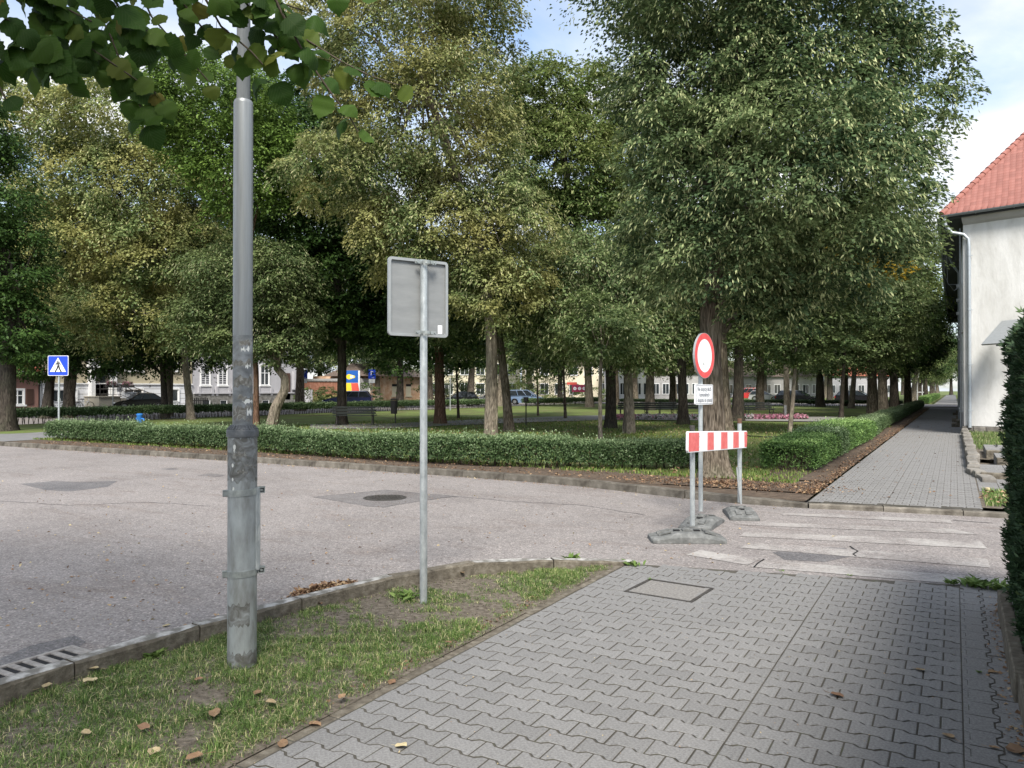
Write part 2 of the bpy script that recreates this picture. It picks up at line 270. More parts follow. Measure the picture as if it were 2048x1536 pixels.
def glassy(name, c, rough=.08, spec=.8):
    m, n, l, b = new_mat(name); b.inputs['Base Color'].default_value = (*c, 1); b.inputs['Roughness'].default_value = rough; b.inputs['Specular IOR Level'].default_value = spec
    tc = n.new('ShaderNodeTexCoord'); t = N(n, 'ShaderNodeTexNoise', Scale=1.5, Detail=2); l.new(tc.outputs['Object'], t.inputs['Vector'])
    bp = n.new('ShaderNodeBump'); bp.inputs['Strength'].default_value = .05; l.new(t.outputs['Fac'], bp.inputs['Height']); l.new(bp.outputs[0], b.inputs['Normal'])
    return m
M['pane'] = glassy('window_pane', (.035, .042, .048))
M['carglass'] = glassy('car_glass', (.02, .025, .03), .05)
M['lampglass'] = glassy('lamp_glass', (.6, .62, .64), .1)
M['taillight'] = glassy('tail_light', (.35, .01, .01), .2)
def paintcoat(name, c):
    m, n, l, b = new_mat(name); b.inputs['Base Color'].default_value = (*c, 1); b.inputs['Roughness'].default_value = .32; b.inputs['Coat Weight'].default_value = .8; b.inputs['Coat Roughness'].default_value = .06
    tc = n.new('ShaderNodeTexCoord'); t = N(n, 'ShaderNodeTexNoise', Scale=6, Detail=5); l.new(tc.outputs['Object'], t.inputs['Vector'])
    mr = N(n, 'ShaderNodeMapRange'); mr.inputs['To Min'].default_value = .22; mr.inputs['To Max'].default_value = .5; l.new(t.outputs['Fac'], mr.inputs['Value']); l.new(mr.outputs[0], b.inputs['Roughness'])
    return m

# ------------------------------------------------------------------ mesh helpers
def link(o, parent=None):
    col.objects.link(o)
    if parent is not None: o.parent = parent
    return o
def tag(o, label=None, cat=None, group=None, kind=None):
    if label: o['label'] = label
    if cat: o['category'] = cat
    if group: o['group'] = group
    if kind: o['kind'] = kind
    return o
def empty(name, loc=(0, 0, 0), rz=0, label=None, cat=None, group=None, kind=None):
    o = bpy.data.objects.new(name, None); o.location = loc; o.rotation_euler = (0, 0, rz); o.empty_display_size = .1; link(o)
    return tag(o, label, cat, group, kind)
class MB:
    def __init__(s): s.v = []; s.f = []; s.m = []
    def add(s, vs, fs, mi=0):
        b = len(s.v); s.v += [tuple(p) for p in vs]; s.f += [tuple(b + i for i in f) for f in fs]; s.m += [mi] * len(fs); return s
    def box(s, x0, x1, y0, y1, z0, z1, mi=0):
        return s.add([(x0, y0, z0), (x1, y0, z0), (x1, y1, z0), (x0, y1, z0), (x0, y0, z1), (x1, y0, z1), (x1, y1, z1), (x0, y1, z1)],
                     [(3, 2, 1, 0), (4, 5, 6, 7), (0, 1, 5, 4), (1, 2, 6, 5), (2, 3, 7, 6), (3, 0, 4, 7)], mi)
    def obox(s, a, b, w, h, mi=0, up=(0, 0, 1)):
        """bar from a to b, w wide, h thick along up"""
        a, b = Vector(a), Vector(b); d = (b - a).normalized(); u = Vector(up); u = (u - d * u.dot(d)).normalized(); r = d.cross(u)
        P = [p + r * (i * w / 2) + u * (j * h / 2) for p in (a, b) for i, j in ((-1, -1), (1, -1), (1, 1), (-1, 1))]
        return s.add(P, [(3, 2, 1, 0), (4, 5, 6, 7), (0, 1, 5, 4), (1, 2, 6, 5), (2, 3, 7, 6), (3, 0, 4, 7)], mi)
    def tube(s, pts, rad, n=12, mi=0, cap=True, wob=None):
        pts = [Vector(p) for p in pts]
        if not hasattr(rad, '__len__'): rad = [rad] * len(pts)
        rows = []; d0 = (pts[1] - pts[0]).normalized(); u = Vector((1, 0, 0)) if abs(d0.x) < .8 else Vector((0, 1, 0))
        for i, p in enumerate(pts):
            d = (pts[min(i + 1, len(pts) - 1)] - pts[max(i - 1, 0)]).normalized()
            u = (u - d * u.dot(d)).normalized(); w = d.cross(u)
            rows.append([p + (u * math.cos(2 * math.pi * k / n) + w * math.sin(2 * math.pi * k / n)) * (rad[i] * (wob(i, k / n) if wob else 1)) for k in range(n)])
        V = [q for r in rows for q in r]; Fc = []
        for i in range(len(pts) - 1):
            for k in range(n): Fc.append((i * n + k, i * n + (k + 1) % n, (i + 1) * n + (k + 1) % n, (i + 1) * n + k))
        if cap: Fc.append(tuple(range(n - 1, -1, -1))); Fc.append(tuple((len(pts) - 1) * n + k for k in range(n)))
        return s.add(V, Fc, mi)
    def lathe(s, prof, n=24, c=(0, 0), mi=0):
        V = [(c[0] + r * math.cos(2 * math.pi * k / n), c[1] + r * math.sin(2 * math.pi * k / n), z) for r, z in prof for k in range(n)]; Fc = []
        for i in range(len(prof) - 1):
            for k in range(n): Fc.append((i * n + k, i * n + (k + 1) % n, (i + 1) * n + (k + 1) % n, (i + 1) * n + k))
        Fc.append(tuple(range(n - 1, -1, -1))); Fc.append(tuple((len(prof) - 1) * n + k for k in range(n)))
        return s.add(V, Fc, mi)
    def prism(s, poly, fn, a, b, mi=0):
        """polygon of 2-D points, fn(u, v, w) -> point, extruded in w from a to b"""
        n = len(poly); V = [fn(u, v, a) for u, v in poly] + [fn(u, v, b) for u, v in poly]
        return s.add(V, [tuple(range(n - 1, -1, -1)), tuple(range(n, 2 * n))] + [(i, (i + 1) % n, n + (i + 1) % n, n + i) for i in range(n)], mi)
    def mesh(s, name, mats, smooth=None, bevel=0):
        me = bpy.data.meshes.new(name); me.from_pydata(s.v, [], s.f)
        for m in (mats if isinstance(mats, (list, tuple)) else [mats]): me.materials.append(M[m] if isinstance(m, str) else m)
        me.polygons.foreach_set('material_index', s.m)
        import bmesh
        bm = bmesh.new(); bm.from_mesh(me); bmesh.ops.recalc_face_normals(bm, faces=bm.faces)
        if bevel: bmesh.ops.bevel(bm, geom=[e for e in bm.edges if e.is_manifold and e.calc_face_angle(0) > .5], offset=bevel, segments=1 if bevel < .02 else 2, affect='EDGES', profile=.6, clamp_overlap=True)
        bm.to_mesh(me); bm.free()
        if smooth is not None:
            me.polygons.foreach_set('use_smooth', [True] * len(me.polygons))
            try: me.set_sharp_from_angle(angle=R(smooth))
            except Exception: pass
        me.update(); return me
    def build(s, name, mats, parent=None, smooth=None, bevel=0, loc=(0, 0, 0), rz=0):
        o = bpy.data.objects.new(name, s.mesh(name, mats, smooth, bevel)); o.location = loc; o.rotation_euler = (0, 0, rz); return link(o, parent)
def place(name, me, parent=None, loc=(0, 0, 0), rot=(0, 0, 0), sc=(1, 1, 1)):
    o = bpy.data.objects.new(name, me); o.location = loc; o.rotation_euler = rot; o.scale = sc if hasattr(sc, '__len__') else (sc,) * 3; return link(o, parent)
def copy_tree(o, parent=None):
    c = o.copy(); col.objects.link(c); c.parent = parent
    for ch in list(o.children): copy_tree(ch, c)
    return c

def quads_mesh(name, P, faces_per, idx, mats, tint=None, midx=None, smooth=False):
    """P (n, k, 3): n small pieces of k points; idx: faces of each piece; tint (n,)"""
    n, k = P.shape[:2]; me = bpy.data.meshes.new(name)
    me.vertices.add(n * k); me.vertices.foreach_set('co', np.ascontiguousarray(P, dtype=np.float32).ravel())
    loops = np.concatenate([np.asarray(f) for f in idx]); tot = np.array([len(f) for f in idx])
    L = (np.arange(n)[:, None] * k + loops[None, :]).ravel(); me.loops.add(len(L)); me.loops.foreach_set('vertex_index', L.astype(np.int32))
    T = np.tile(tot, n); S = np.concatenate([[0], np.cumsum(T)[:-1]]); me.polygons.add(len(T))
    me.polygons.foreach_set('loop_start', S.astype(np.int32)); me.polygons.foreach_set('loop_total', T.astype(np.int32))
    for m in (mats if isinstance(mats, (list, tuple)) else [mats]): me.materials.append(M[m])
    if midx is not None: me.polygons.foreach_set('material_index', np.repeat(midx, len(idx)).astype(np.int32))
    me.update(calc_edges=True)
    if tint is not None:
        a = me.attributes.new('tint', 'FLOAT', 'FACE'); a.data.foreach_set('value', np.repeat(tint, len(idx)).astype(np.float32))
    if smooth: me.polygons.foreach_set('use_smooth', [True] * len(me.polygons))
    return me
def nrm(a): return a / (np.linalg.norm(a, axis=-1, keepdims=True) + 1e-9)
def leaf_quads(pos, d, nr, L, Wd, fold=.12):
    d = nrm(d); s = nrm(np.cross(d, nr)); n = np.cross(s, d); L = L[:, None]; Wd = Wd[:, None]
    mid = pos + d * L * .45
    return np.stack([pos, mid + s * Wd * .5 + n * L * fold, pos + d * L, mid - s * Wd * .5 + n * L * fold], 1)

def crown_arrays(rng, lobes, n, leaf, wide=.75, per=70, bough=.30, droop=.5, bract=.0, inner=.15, tint_top=0.0):
    """leaves gathered on drooping boughs over the shells of the crown's lobes"""
    lobes = np.array(lobes, float); area = lobes[:, 3] * lobes[:, 5] + lobes[:, 3] * lobes[:, 4]; pr = area / area.sum()
    nb = max(8, n // per); K = nb * 2
    li = rng.choice(len(lobes), K, p=pr); dr = nrm(rng.normal(size=(K, 3)) + np.array([0, 0, .15]))
    r = np.where(rng.random(K) < inner, rng.random(K) ** .5 * .75, .74 + .34 * rng.random(K) ** .8)
    bc = lobes[li, :3] + dr * r[:, None] * lobes[li, 3:6]
    q = np.min(np.linalg.norm((bc[:, None, :] - lobes[None, :, :3]) / lobes[None, :, 3:6], axis=2), axis=1)
    keep = (q > .58) | (rng.random(K) < .25)
    bc, li, dr = bc[keep][:nb], li[keep][:nb], dr[keep][:nb]; nb = len(bc)
    br = np.mean(lobes[li, 3:6], axis=1) * bough * (.6 + .8 * rng.random(nb)); bt = rng.random(nb)
    bi = rng.integers(0, nb, n); ang = rng.random(n) * 2 * np.pi; rho = np.sqrt(rng.random(n))
    # each bough is made of a few twigs: bunch the angles
    ang = np.round(ang * 9 / (2 * np.pi)) / 9 * 2 * np.pi + bi * 1.7 + rng.normal(size=n) * .16
    rad = np.stack([np.cos(ang), np.sin(ang), np.zeros(n)], 1)
    off = rad * (rho * br[bi])[:, None]; off[:, 2] += -droop * rho ** 2 * br[bi] + rng.normal(size=n) * br[bi] * .13
    out = dr[bi].copy(); out[:, 2] *= .3
    off += nrm(out) * (br[bi] * .3 * rho)[:, None]
    off[:, 2] += off[:, 0] * rng.normal(size=nb)[bi] * .25 + off[:, 1] * rng.normal(size=nb)[bi] * .25
    pos = bc[bi] + off
    nr = nrm(np.array([0, 0, 1.0]) + rad * (droop * rho)[:, None] * 1.2 + dr[bi] * .4 + rng.normal(size=(n, 3)) * .30)
    d = nrm(rad + out * .5 + np.array([0, 0, -.55]) * droop * 1.3 + rng.normal(size=(n, 3)) * .5)
    L = leaf * (.7 + .6 * rng.random(n)); Wd = L * wide
    tint = np.clip(.42 + .22 * rng.normal(size=n) + .55 * (bt[bi] - .5), 0, .86)
    if bract > 0:
        zt = (pos[:, 2] - pos[:, 2].min()) / np.ptp(pos[:, 2]); kb = (rng.random(n) < bract * (.45 + .9 * bt[bi]) * (1 - .5 * tint_top + tint_top * zt)) & (rho > .35)
        L = np.where(kb, L * 1.2, L); Wd = np.where(kb, L * .26, Wd); tint = np.where(kb, .88 + .12 * rng.random(n), tint)
        d = np.where(kb[:, None], nrm(d * .6 + np.array([0, 0, -.7])), d); nr = np.where(kb[:, None], nrm(rng.normal(size=(n, 3))), nr)
    return leaf_quads(pos, d, nr, L, Wd), tint, bc, br
def crown_mesh(name, rng, mat, **kw):
    P, t, bc, br = crown_arrays(rng, **kw); return quads_mesh(name, P, 1, [(0, 1, 2, 3)], mat, t), bc

# ------------------------------------------------------------------ ground, roads, pavements
rnd = random.Random(7); rng = np.random.default_rng(11)
def sheet(name, poly, z, mat, label=None, sub=0):
    mb = MB(); mb.add([(x, y, z) for x, y in poly], [tuple(range(len(poly)))])
    o = mb.build(name, mat); tag(o, label, None, None, 'structure'); return o
sheet('ground', [(-900, -900), (900, -900), (900, 900), (-900, 900)], -.09, 'lawn', 'wide open ground under the whole place')
sheet('road', [(-160, -60), (40, -60), (40, 12.75), (-160, 12.75)], -.02, 'asphalt', 'worn pinkish grey asphalt of the junction and side street')
sheet('far_street', [(-56.5, 12.76), (-38.6, 12.76), (-38.6, 260), (-56.5, 260)], -.015, 'asphalt', 'street with parked cars beyond the back hedge')
sheet('far_pavement', [(-59.9, 12.76), (-56.5, 12.76), (-56.5, 260), (-59.9, 260)], .06, 'path', 'pavement in front of the far houses')
sheet('cross_street', [(-38.59, 81), (60, 81), (60, 94), (-38.59, 94)], .115, 'asphalt', 'street crossing the park with dark cars')
# park lawn: a gently uneven sheet
def grid_sheet(name, x0, x1, y0, y1, nx, ny, zf, mat, label, inside=None):
    xs = np.linspace(x0, x1, nx); ys = np.linspace(y0, y1, ny); V = []; Fc = []
    for j in range(ny):
        for i in range(nx): V.append((xs[i], ys[j], zf(xs[i], ys[j])))
    for j in range(ny - 1):
        for i in range(nx - 1):
            if inside is None or inside((xs[i] + xs[i + 1]) / 2, (ys[j] + ys[j + 1]) / 2): Fc.append((j * nx + i, j * nx + i + 1, (j + 1) * nx + i + 1, (j + 1) * nx + i))
    mb = MB(); mb.add(V, Fc); o = mb.build(name, mat, smooth=60); tag(o, label, None, None, 'structure'); return o
grid_sheet('lawn', -37.9, -2.4, 13.6, 81, 90, 160, lambda x, y: .075 + .02 * math.sin(x * .7 + y * .3) * math.sin(y * .45), 'lawn', 'park lawn with worn and leaf covered patches')
sheet('far_lawn', [(-37.9, 94), (-2.2, 94), (-2.2, 260), (-37.9, 260)], .08, 'lawn', 'grass beyond the crossing street')
def earth_z(x, y): return .085 + .012 * math.sin(3.1 * x) * math.sin(2.3 * y)
grid_sheet('earth_strip', -25.6, -2.0, 12.72, 14.4, 160, 14, lambda x, y: earth_z(x, y) if y > 12.95 else .07, 'earth', 'bare leaf strewn earth strip under the front hedge',
           inside=lambda x, y: y > 12.75)
grid_sheet('side_strip', -3.2, -1.88, 14.4, 81, 8, 120, lambda x, y: .084 + .01 * math.sin(3 * x + y), 'earth', 'leaf covered earth beside the paved path')
sheet('front_corner', [(-4.4, 12.24), (-3.6, 12.02), (-2.6, 11.91), (-1.89, 11.95), (-1.89, 14.4), (-4.4, 14.4)], .070, 'earth', 'bare earth round the foot of the big linden')
sheet('corner_walk', [(-38, 12.72), (-25.7, 12.72), (-25.7, 15.2), (-27.2, 17.5), (-29.2, 17.6), (-38, 17.6)], .082, 'path', 'paved corner where the park meets the junction')
gp = [(620, 853), (780, 852), (900, 846), (1100, 838), (1240, 834), (1620, 838), (1690, 838)]
Pa = [W(x, y + 5.5, .09) for x, y in gp]; Pb = [W(x, y - 4.0, .09) for x, y in gp]
mb = MB(); k = len(gp)
mb.add([(*p.xy, .112) for p in Pa] + [(*p.xy, .112) for p in Pb], [(i, i + 1, k + i + 1, k + i) for i in range(k - 1)])
tag(mb.build('gravel_path', 'gravel'), 'pale gravel path winding across the park lawn', kind='structure')

# --- foreground pavement of bone shaped stones
def far_edge(x): return 7.16 + (x + 2.62) * .23 if x > -2.62 else 7.16
def stone_poly(w=.2, h=.165, wa=.115, g=.0042, half=0):
    x, a, b = w / 2 - g, h / 2 - g, wa / 2 - g
    if half: return [(0 + g, -b), (.042, -b), (.070, -a), (x, -a), (x, a), (.070, a), (.042, b), (0 + g, b)] if half > 0 else [(-x, -a), (-.070, -a), (-.042, -b), (-g, -b), (-g, b), (-.042, b), (-.070, a), (-x, a)]
    return [(-x, -a), (-.070, -a), (-.042, -b), (.042, -b), (.070, -a), (x, -a), (x, a), (.070, a), (.042, b), (-.042, b), (-.070, a), (-x, a)]
def stone_geo(poly, top=0.0, ins=.0035, dz=.016):
    c = (sum(p[0] for p in poly) / len(poly), sum(p[1] for p in poly) / len(poly)); n = len(poly)
    def inset(p): return (p[0] - math.copysign(min(ins, abs(p[0] - c[0])), p[0] - c[0]), p[1] - math.copysign(min(ins, abs(p[1] - c[1])), p[1] - c[1]))
    q = [inset(p) for p in poly]
    V = [(x, y, top) for x, y in q] + [(x, y, top - .0022) for x, y in poly] + [(x, y, top - dz) for x, y in poly]
    Fc = [tuple(range(n))] + [(n + i, n + (i + 1) % n, (i + 1) % n, i) for i in range(n)] + [(2 * n + i, 2 * n + (i + 1) % n, n + (i + 1) % n, n + i) for i in range(n)]
    return V, Fc
def stone_mesh(name, poly):
    mb = MB(); V, Fc = stone_geo(poly); mb.add(V, Fc); n = len(poly); mb.m = [0] * (1 + n) + [1] * n; return mb.mesh(name, ['stone', 'joint'])
def lay_paving(root, x0, x1, y0, y1, z, limit, far=None, cull=None, hole=None, seed=1, ang=0.0, name='paving_stone'):
    r = random.Random(seed); pitch = .14
    full = stone_mesh('paving_stone', stone_poly()); hr = stone_mesh('paving_stone_half', stone_poly(half=1)); hl = stone_mesh('paving_stone_half', stone_poly(half=-1))
    items = []
    for j in range(int((y1 - y0) / pitch) + 1):
        y = y0 + j * pitch; cells = []; bx, bi = x0, 0
        while bx < x1 - .01:                       # bays of stones with straight seams between them
            nb = min((5, 9, 6, 9, 8)[(bi + seed) % 5], int(round((x1 - bx) / .2)))
            if (j + bi) % 2: cells += [(bx, 'r')] + [(bx + .2 + i * .2, 'f') for i in range(nb - 1)] + [(bx + nb * .2, 'l')]
            else: cells += [(bx + .1 + i * .2, 'f') for i in range(nb)]
            bx += nb * .2; bi += 1
        for x, kd in cells:
            yy = y + .012 * math.sin(x * 1.1 + 1) * (1 if y > 3 else 1)
            if far and yy + .05 > far(x): continue
            if hole and hole(x, yy): continue
            items.append((x, yy, kd))
    zc = lambda it: depth((it[0], it[1], 0))
    vis = sorted([i for i in items if inframe((i[0], i[1], z), 60)], key=zc)[:limit]; vs_ = set(vis)
    for x, y, kd in vis:
        place(name, {'f': full, 'r': hr, 'l': hl}[kd], root, (x, y, z + r.uniform(-.0015, .0015)), (r.uniform(-.007, .007), r.uniform(-.006, .006), r.uniform(-.006, .006)))
    rest = [i for i in items if i not in vs_ and (cull is None or cull(i))]
    if rest:
        mb = MB(); G = {'f': stone_geo(stone_poly()), 'r': stone_geo(stone_poly(half=1)), 'l': stone_geo(stone_poly(half=-1))}
        for x, y, kd in rest:
            V, Fc = G[kd]; dz = r.uniform(-.0015, .0015); tx, ty = r.uniform(-.005, .005), r.uniform(-.005, .005)
            mb.add([(x + a, y + b, z + c + dz + tx * b + ty * a) for a, b, c in V], Fc); n = (len(Fc) - 1) // 2; mb.m[-n:] = [1] * n
        tag(mb.build('paving_stones_beyond', ['stone', 'joint'], root), kind='stuff')
pav = sheet('pavement', [(-2.838, -8), (.62, -8), (.62, 7.9), (.3, 7.83), (-2.62, 7.14), (-2.838, 7.10)], -.0045, 'joint', 'foreground pavement laid in grey bone shaped stones')
hc = (-2.10, 6.33); hw, hd = .27, .235
def in_hatch(x, y): return abs(x - hc[0]) < hw + .06 and abs(y - hc[1]) < hd + .05
lay_paving(pav, -2.765, .035, 1.7, 7.8, 0.0, 300, far=far_edge, hole=in_hatch, seed=3)
# strip of stones turned a quarter, beyond the seam, and an edging row
mb = MB(); V0, F0 = stone_geo(stone_poly())
for i in range(4):
    for j in range(30):
        y = 2.0 + j * .2 + (.1 if i % 2 else 0); x = .034 + .0825 + i * .14
        if y < far_edge(x) + .05 and x < .52: mb.add([(x - b, y + a, c + rnd.uniform(-.002, .002)) for a, b, c in V0], F0); mb.m[-12:] = [1] * 12
tag(mb.build('turned_stones', ['stone', 'joint'], pav), kind='stuff')
f = MB(); f.box(.0365, .060, 1.8, 7.6, -.03, -.0030); f.build('seam_edging', 'stone', pav)
for j in range(22):                       # narrow concrete edging against the verge
    y = .6 + j * .302
    if y < 7.0:
        e = MB(); e.box(-2.84, -2.775, y, y + .296, -.08, .002); e.build('edging_stone', 'kerb', pav, bevel=.004, loc=(rnd.uniform(-.004, .004), 0, rnd.uniform(-.006, .003)))
# service hatch let into the pavement
h = empty('service_hatch', (hc[0], hc[1], 0), R(-4), 'square concrete service hatch in a rusty frame set in the pavement', 'hatch')
f = MB()
for a, b, c_, d_ in ((-hw - .03, hw + .03, -hd - .03, -hd - .002), (-hw - .03, hw + .03, hd + .002, hd + .03), (-hw - .03, -hw - .002, -hd - .002, hd + .002), (hw + .002, hw + .03, -hd - .002, hd + .002)): f.box(a, b, c_, d_, -.04, .003)
f.build('frame', 'iron', h)
M['hatch'] = noisy('hatch_concrete', [(.3, (.13, .125, .118)), (.5, (.20, .19, .18)), (.75, (.28, .27, .255))], scale=45, detail=8, rough=.95, bump=.8, bscale=90, bdist=.004)
f = MB(); f.box(-hw + .008, hw - .008, -hd + .008, hd - .008, -.04, -.001); f.build('lid', 'hatch', h)
f = MB(); f.box(-hw - .16, hw + .16, -hd - .13, hd + .13, -.03, -.0035); f.build('collar', 'stone', h)

# --- the path on the far side of the crossing
pp = sheet('park_path', [(-1.88, 11.93), (-.6, 12.19), (.32, 12.28), (.32, 80.9), (-1.88, 80.9)], .040, 'path', 'straight paved path running away along the park and the white building')
pj = sheet('path_bed', [(-1.87, 11.93), (-.6, 12.19), (.31, 12.29), (.31, 34.2), (-1.87, 34.2)], .0515, 'joint', 'sandy joints of the paved path')
lay_paving(pp, -1.86, .28, 12.06, 34, .058, 300, seed=5, hole=lambda x, y: y < 11.93 + (x + 1.88) * .19 + .09)
sheet('park_path_beyond', [(-1.88, 94), (.32, 94), (.32, 260), (-1.88, 260)], .13, 'path', 'paved path continuing beyond the crossing street')

# --- kerbs
def kerb_run(root, pts, length, w, top, bottom, mats, jitter=.006, seed=1, painted=None, name='kerb_stone', tops=None):
    """stones laid end to end along a polyline"""
    r = random.Random(seed); P = [Vector((x, y, 0)) for x, y in pts]; seg = [0]
    for a, b in zip(P, P[1:]): seg.append(seg[-1] + (b - a).length)
    def at(s):
        for i in range(len(P) - 1):
            if s <= seg[i + 1] or i == len(P) - 2:
                u = (s - seg[i]) / (seg[i + 1] - seg[i]); return P[i].lerp(P[i + 1], u), u, i
    s = 0; i = 0
    while s < seg[-1] - .05:
        ln = min(length * r.uniform(.9, 1.08), seg[-1] - s); a, ua, ia = at(s); b, ub, ib = at(s + ln)
        d = (b - a).normalized(); nn = Vector((-d.y, d.x, 0)); mb = MB(); L_ = (b - a).length; k = 5
        tz = (tops(s), tops(s + ln)) if tops else (top, top)
        V = []; 
        for q in range(k + 1):
            u = q / k; x = .007 + u * (L_ - .014); tt = tz[0] + (tz[1] - tz[0]) * u; j = lambda m=1: r.uniform(-jitter, jitter) * m
            V += [(x, -w / 2 + j(.4), bottom), (x, -w / 2 + j(.6), tt - .016 + j(.4)), (x, -w / 2 + .014 + j(), tt + j(.5)), (x, w / 2 - .014 + j(), tt + j(.5)), (x, w / 2 + j(.6), tt - .016 + j(.4)), (x, w / 2 + j(.4), bottom)]
        Fc = []; mi = []
        for q in range(k):
            for c_ in range(5): Fc.append((q * 6 + c_, q * 6 + c_ + 1, (q + 1) * 6 + c_ + 1, (q + 1) * 6 + c_)); mi.append(1 if c_ in (2, 3) and painted and painted(s, i) else 0)
        Fc += [tuple(range(6)), tuple(k * 6 + t for t in range(5, -1, -1))]; mi += [0, 0]
        mb.add(V, Fc); mb.m = mi
        mb.build(name, mats, root, loc=(a.x, a.y, 0), rz=math.atan2(d.y, d.x)); s += ln; i += 1
nk = empty('near_kerb', (-4.6, 3, 0), 0, 'worn kerb between the verge and the road, paint flaking off', None, None, 'structure')
def rel(pts, o): return [(x - o[0], y - o[1]) for x, y in pts]
arc = [(-4.64, 5.0 + 0)] ; cx0, cy0 = -3.15, 5.62
kf = [W(*q, .10) for q in ((158, 1325), (320, 1277), (450, 1241), (600, 1201), (740, 1165), (850, 1143), (950, 1127), (1050, 1119), (1130, 1117))] + [W(1210, 1121, .05), W(1275, 1127, .01)]
front = [(kf[0].x + .0, -6.0)] + [(p.x, p.y) for p in kf]
nkp = []
for i, p in enumerate(front):
    a_, b_ = front[max(i - 1, 0)], front[min(i + 1, len(front) - 1)]; d_ = Vector((b_[0] - a_[0], b_[1] - a_[1])).normalized(); nkp.append((p[0] - d_.y * .062, p[1] + d_.x * .062))
kerb_run(nk, rel(nkp, (-4.6, 3)), .86, .125, .085, -.12, ['kerb', 'kerb_paint'], .009, 4, painted=lambda s, i: i > 8 and i != 13, tops=lambda s: .108 if s < 12.6 else max(.012, .108 - (s - 12.6) * .075))
fk = empty('far_kerb', (-10, 12.6, 0), 0, 'kerb of weathered concrete stones along the park side', None, None, 'structure')
fkp = [(-60, 12.55), (-30, 12.62), (-24.7, 12.64), (-14, 12.72), (-9, 12.70), (-6.0, 12.58), (-4.6, 12.20), (-3.6, 11.92), (-2.6, 11.80), (-1.9, 11.84), (-.6, 12.12), (.7, 12.28), (3, 12.5), (30, 12.8)]
kerb_run(fk, rel(fkp, (-10, 12.6)), .98, .14, .105, -.12, ['kerb_old'], .008, 9, tops=lambda s: .108 if s < 57.0 else max(.05, .108 - (s - 57.0) * .05))
# fill between the bowed kerb and the strips
mb = MB(); fkv = [(x, y + .05) for x, y in fkp[1:10]]
mb.add([(x, y, .066) for x, y in fkv] + [(x, 13.0, .066) for x, y in fkv], [(i, i + 1, len(fkv) + i + 1, len(fkv) + i) for i in range(len(fkv) - 1)]); tag(mb.build('kerb_side_earth', 'earth'), 'dark earth along the back of the park kerb', kind='structure')

# --- verge
vpoly_in = [(x, y) for x, y in front if x < -2.8]; vpoly_in += [(-2.84, max(7.0, vpoly_in[-1][1] + .02))]
def verge_left(y):
    for (xa, ya), (xb, yb) in zip(vpoly_in, vpoly_in[1:]):
        if ya <= y <= yb: return xa + (xb - xa) * (y - ya) / (yb - ya)
    return None
def verge_z(x, y): return .004 * 1.0 + (.010 * math.sin(2.2 * x + 1.1 * y) + .006 * math.sin(5 * y - 3 * x)) * min(1, max(0, (-2.83 - x) / .25)) - .0 * math.exp(-((x + 2.85) / .1) ** 2)
V, Fc = [], []; ny, nx = 130, 26
for j in range(ny + 1):
    y = -2 + j * (vpoly_in[-1][1] + 1.99) / ny; xl = verge_left(y) or -2.84; xl = xl - .04
    for i in range(nx + 1):
        x = xl + (-2.83 - xl) * i / nx; V.append((x, y, verge_z(x, y)))
for j in range(ny):
    for i in range(nx): Fc.append((j * (nx + 1) + i, j * (nx + 1) + i + 1, (j + 1) * (nx + 1) + i + 1, (j + 1) * (nx + 1) + i))
mb = MB(); mb.add(V, Fc); tag(mb.build('verge', 'soil', smooth=60), 'soil of the grass verge with bare trodden patches', kind='structure')
exec_blades = None
def blades(rng, pos, h, w, lean=.5):
    n = len(pos); a = rng.random(n) * 2 * np.pi; d = np.stack([np.cos(a), np.sin(a), np.zeros(n)], 1); s = np.stack([-np.sin(a), np.cos(a), np.zeros(n)], 1)
    h = h[:, None]; w = w[:, None]; ln = (rng.random(n)[:, None] ** 1.2) * lean + .1; up = np.array([0, 0, 1.0])
    mid = pos + up * h * .6 + d * h * ln * .35; tip = pos + up * h * (1 - .35 * ln) + d * h * ln * 1.1
    return np.stack([pos - s * w / 2, pos + s * w / 2, mid + s * w * .4, mid - s * w * .4, tip], 1)
def vnoise(x, y, f, ph=0):
    return (np.sin(x * f * 1.3 + ph + 1.7 * np.sin(y * f * .9 + ph)) + np.sin(y * f * 1.7 + 2 * ph + 1.3 * np.sin(x * f * 1.1)) + .7 * np.sin((x + y) * f * 2.9 + ph)) / 2.7
n0 = 330000
xs = -4.45 + rng.random(n0) * 1.65; ys = .8 + rng.random(n0) ** .9 * 6.3
xl = np.array([verge_left(y) if verge_left(y) is not None else -2.8 for y in ys])
dirt = np.zeros(n0)
for px, py, a, b in ((680, 1232, .42, .42), (820, 1235, .35, .35), (930, 1225, .35, .35), (900, 1165, .62, .38), (1000, 1195, .36, .34), (790, 1215, .5, .45), (700, 1200, .45, .35), (395, 1400, .16, .14), (360, 1480, .22, .15), (590, 1325, .16, .2), (620, 1250, .3, .3)):
    c_ = W(px, py); wv = .35 * vnoise(xs, ys, 9, 3) + .3 * vnoise(xs, ys, 21, 1); dirt = np.maximum(dirt, np.clip(np.exp(-(((xs - c_.x) / a) ** 2 + ((ys - c_.y) / b) ** 2) * 1.2) * (1 + wv) - .12 * (1 - wv), 0, 1.1))
green = np.zeros(n0)
for px, py, a in ((1050, 1180, .3), (1130, 1150, .3), (1180, 1130, .3), (820, 1195, .14), (600, 1215, .1), (480, 1290, .4)):
    c_ = W(px, py); green = np.maximum(green, np.exp(-(((xs - c_.x) / a) ** 2 + ((ys - c_.y) / a) ** 2)))
edge = np.clip((-2.84 - xs) / .10, 0, 1)
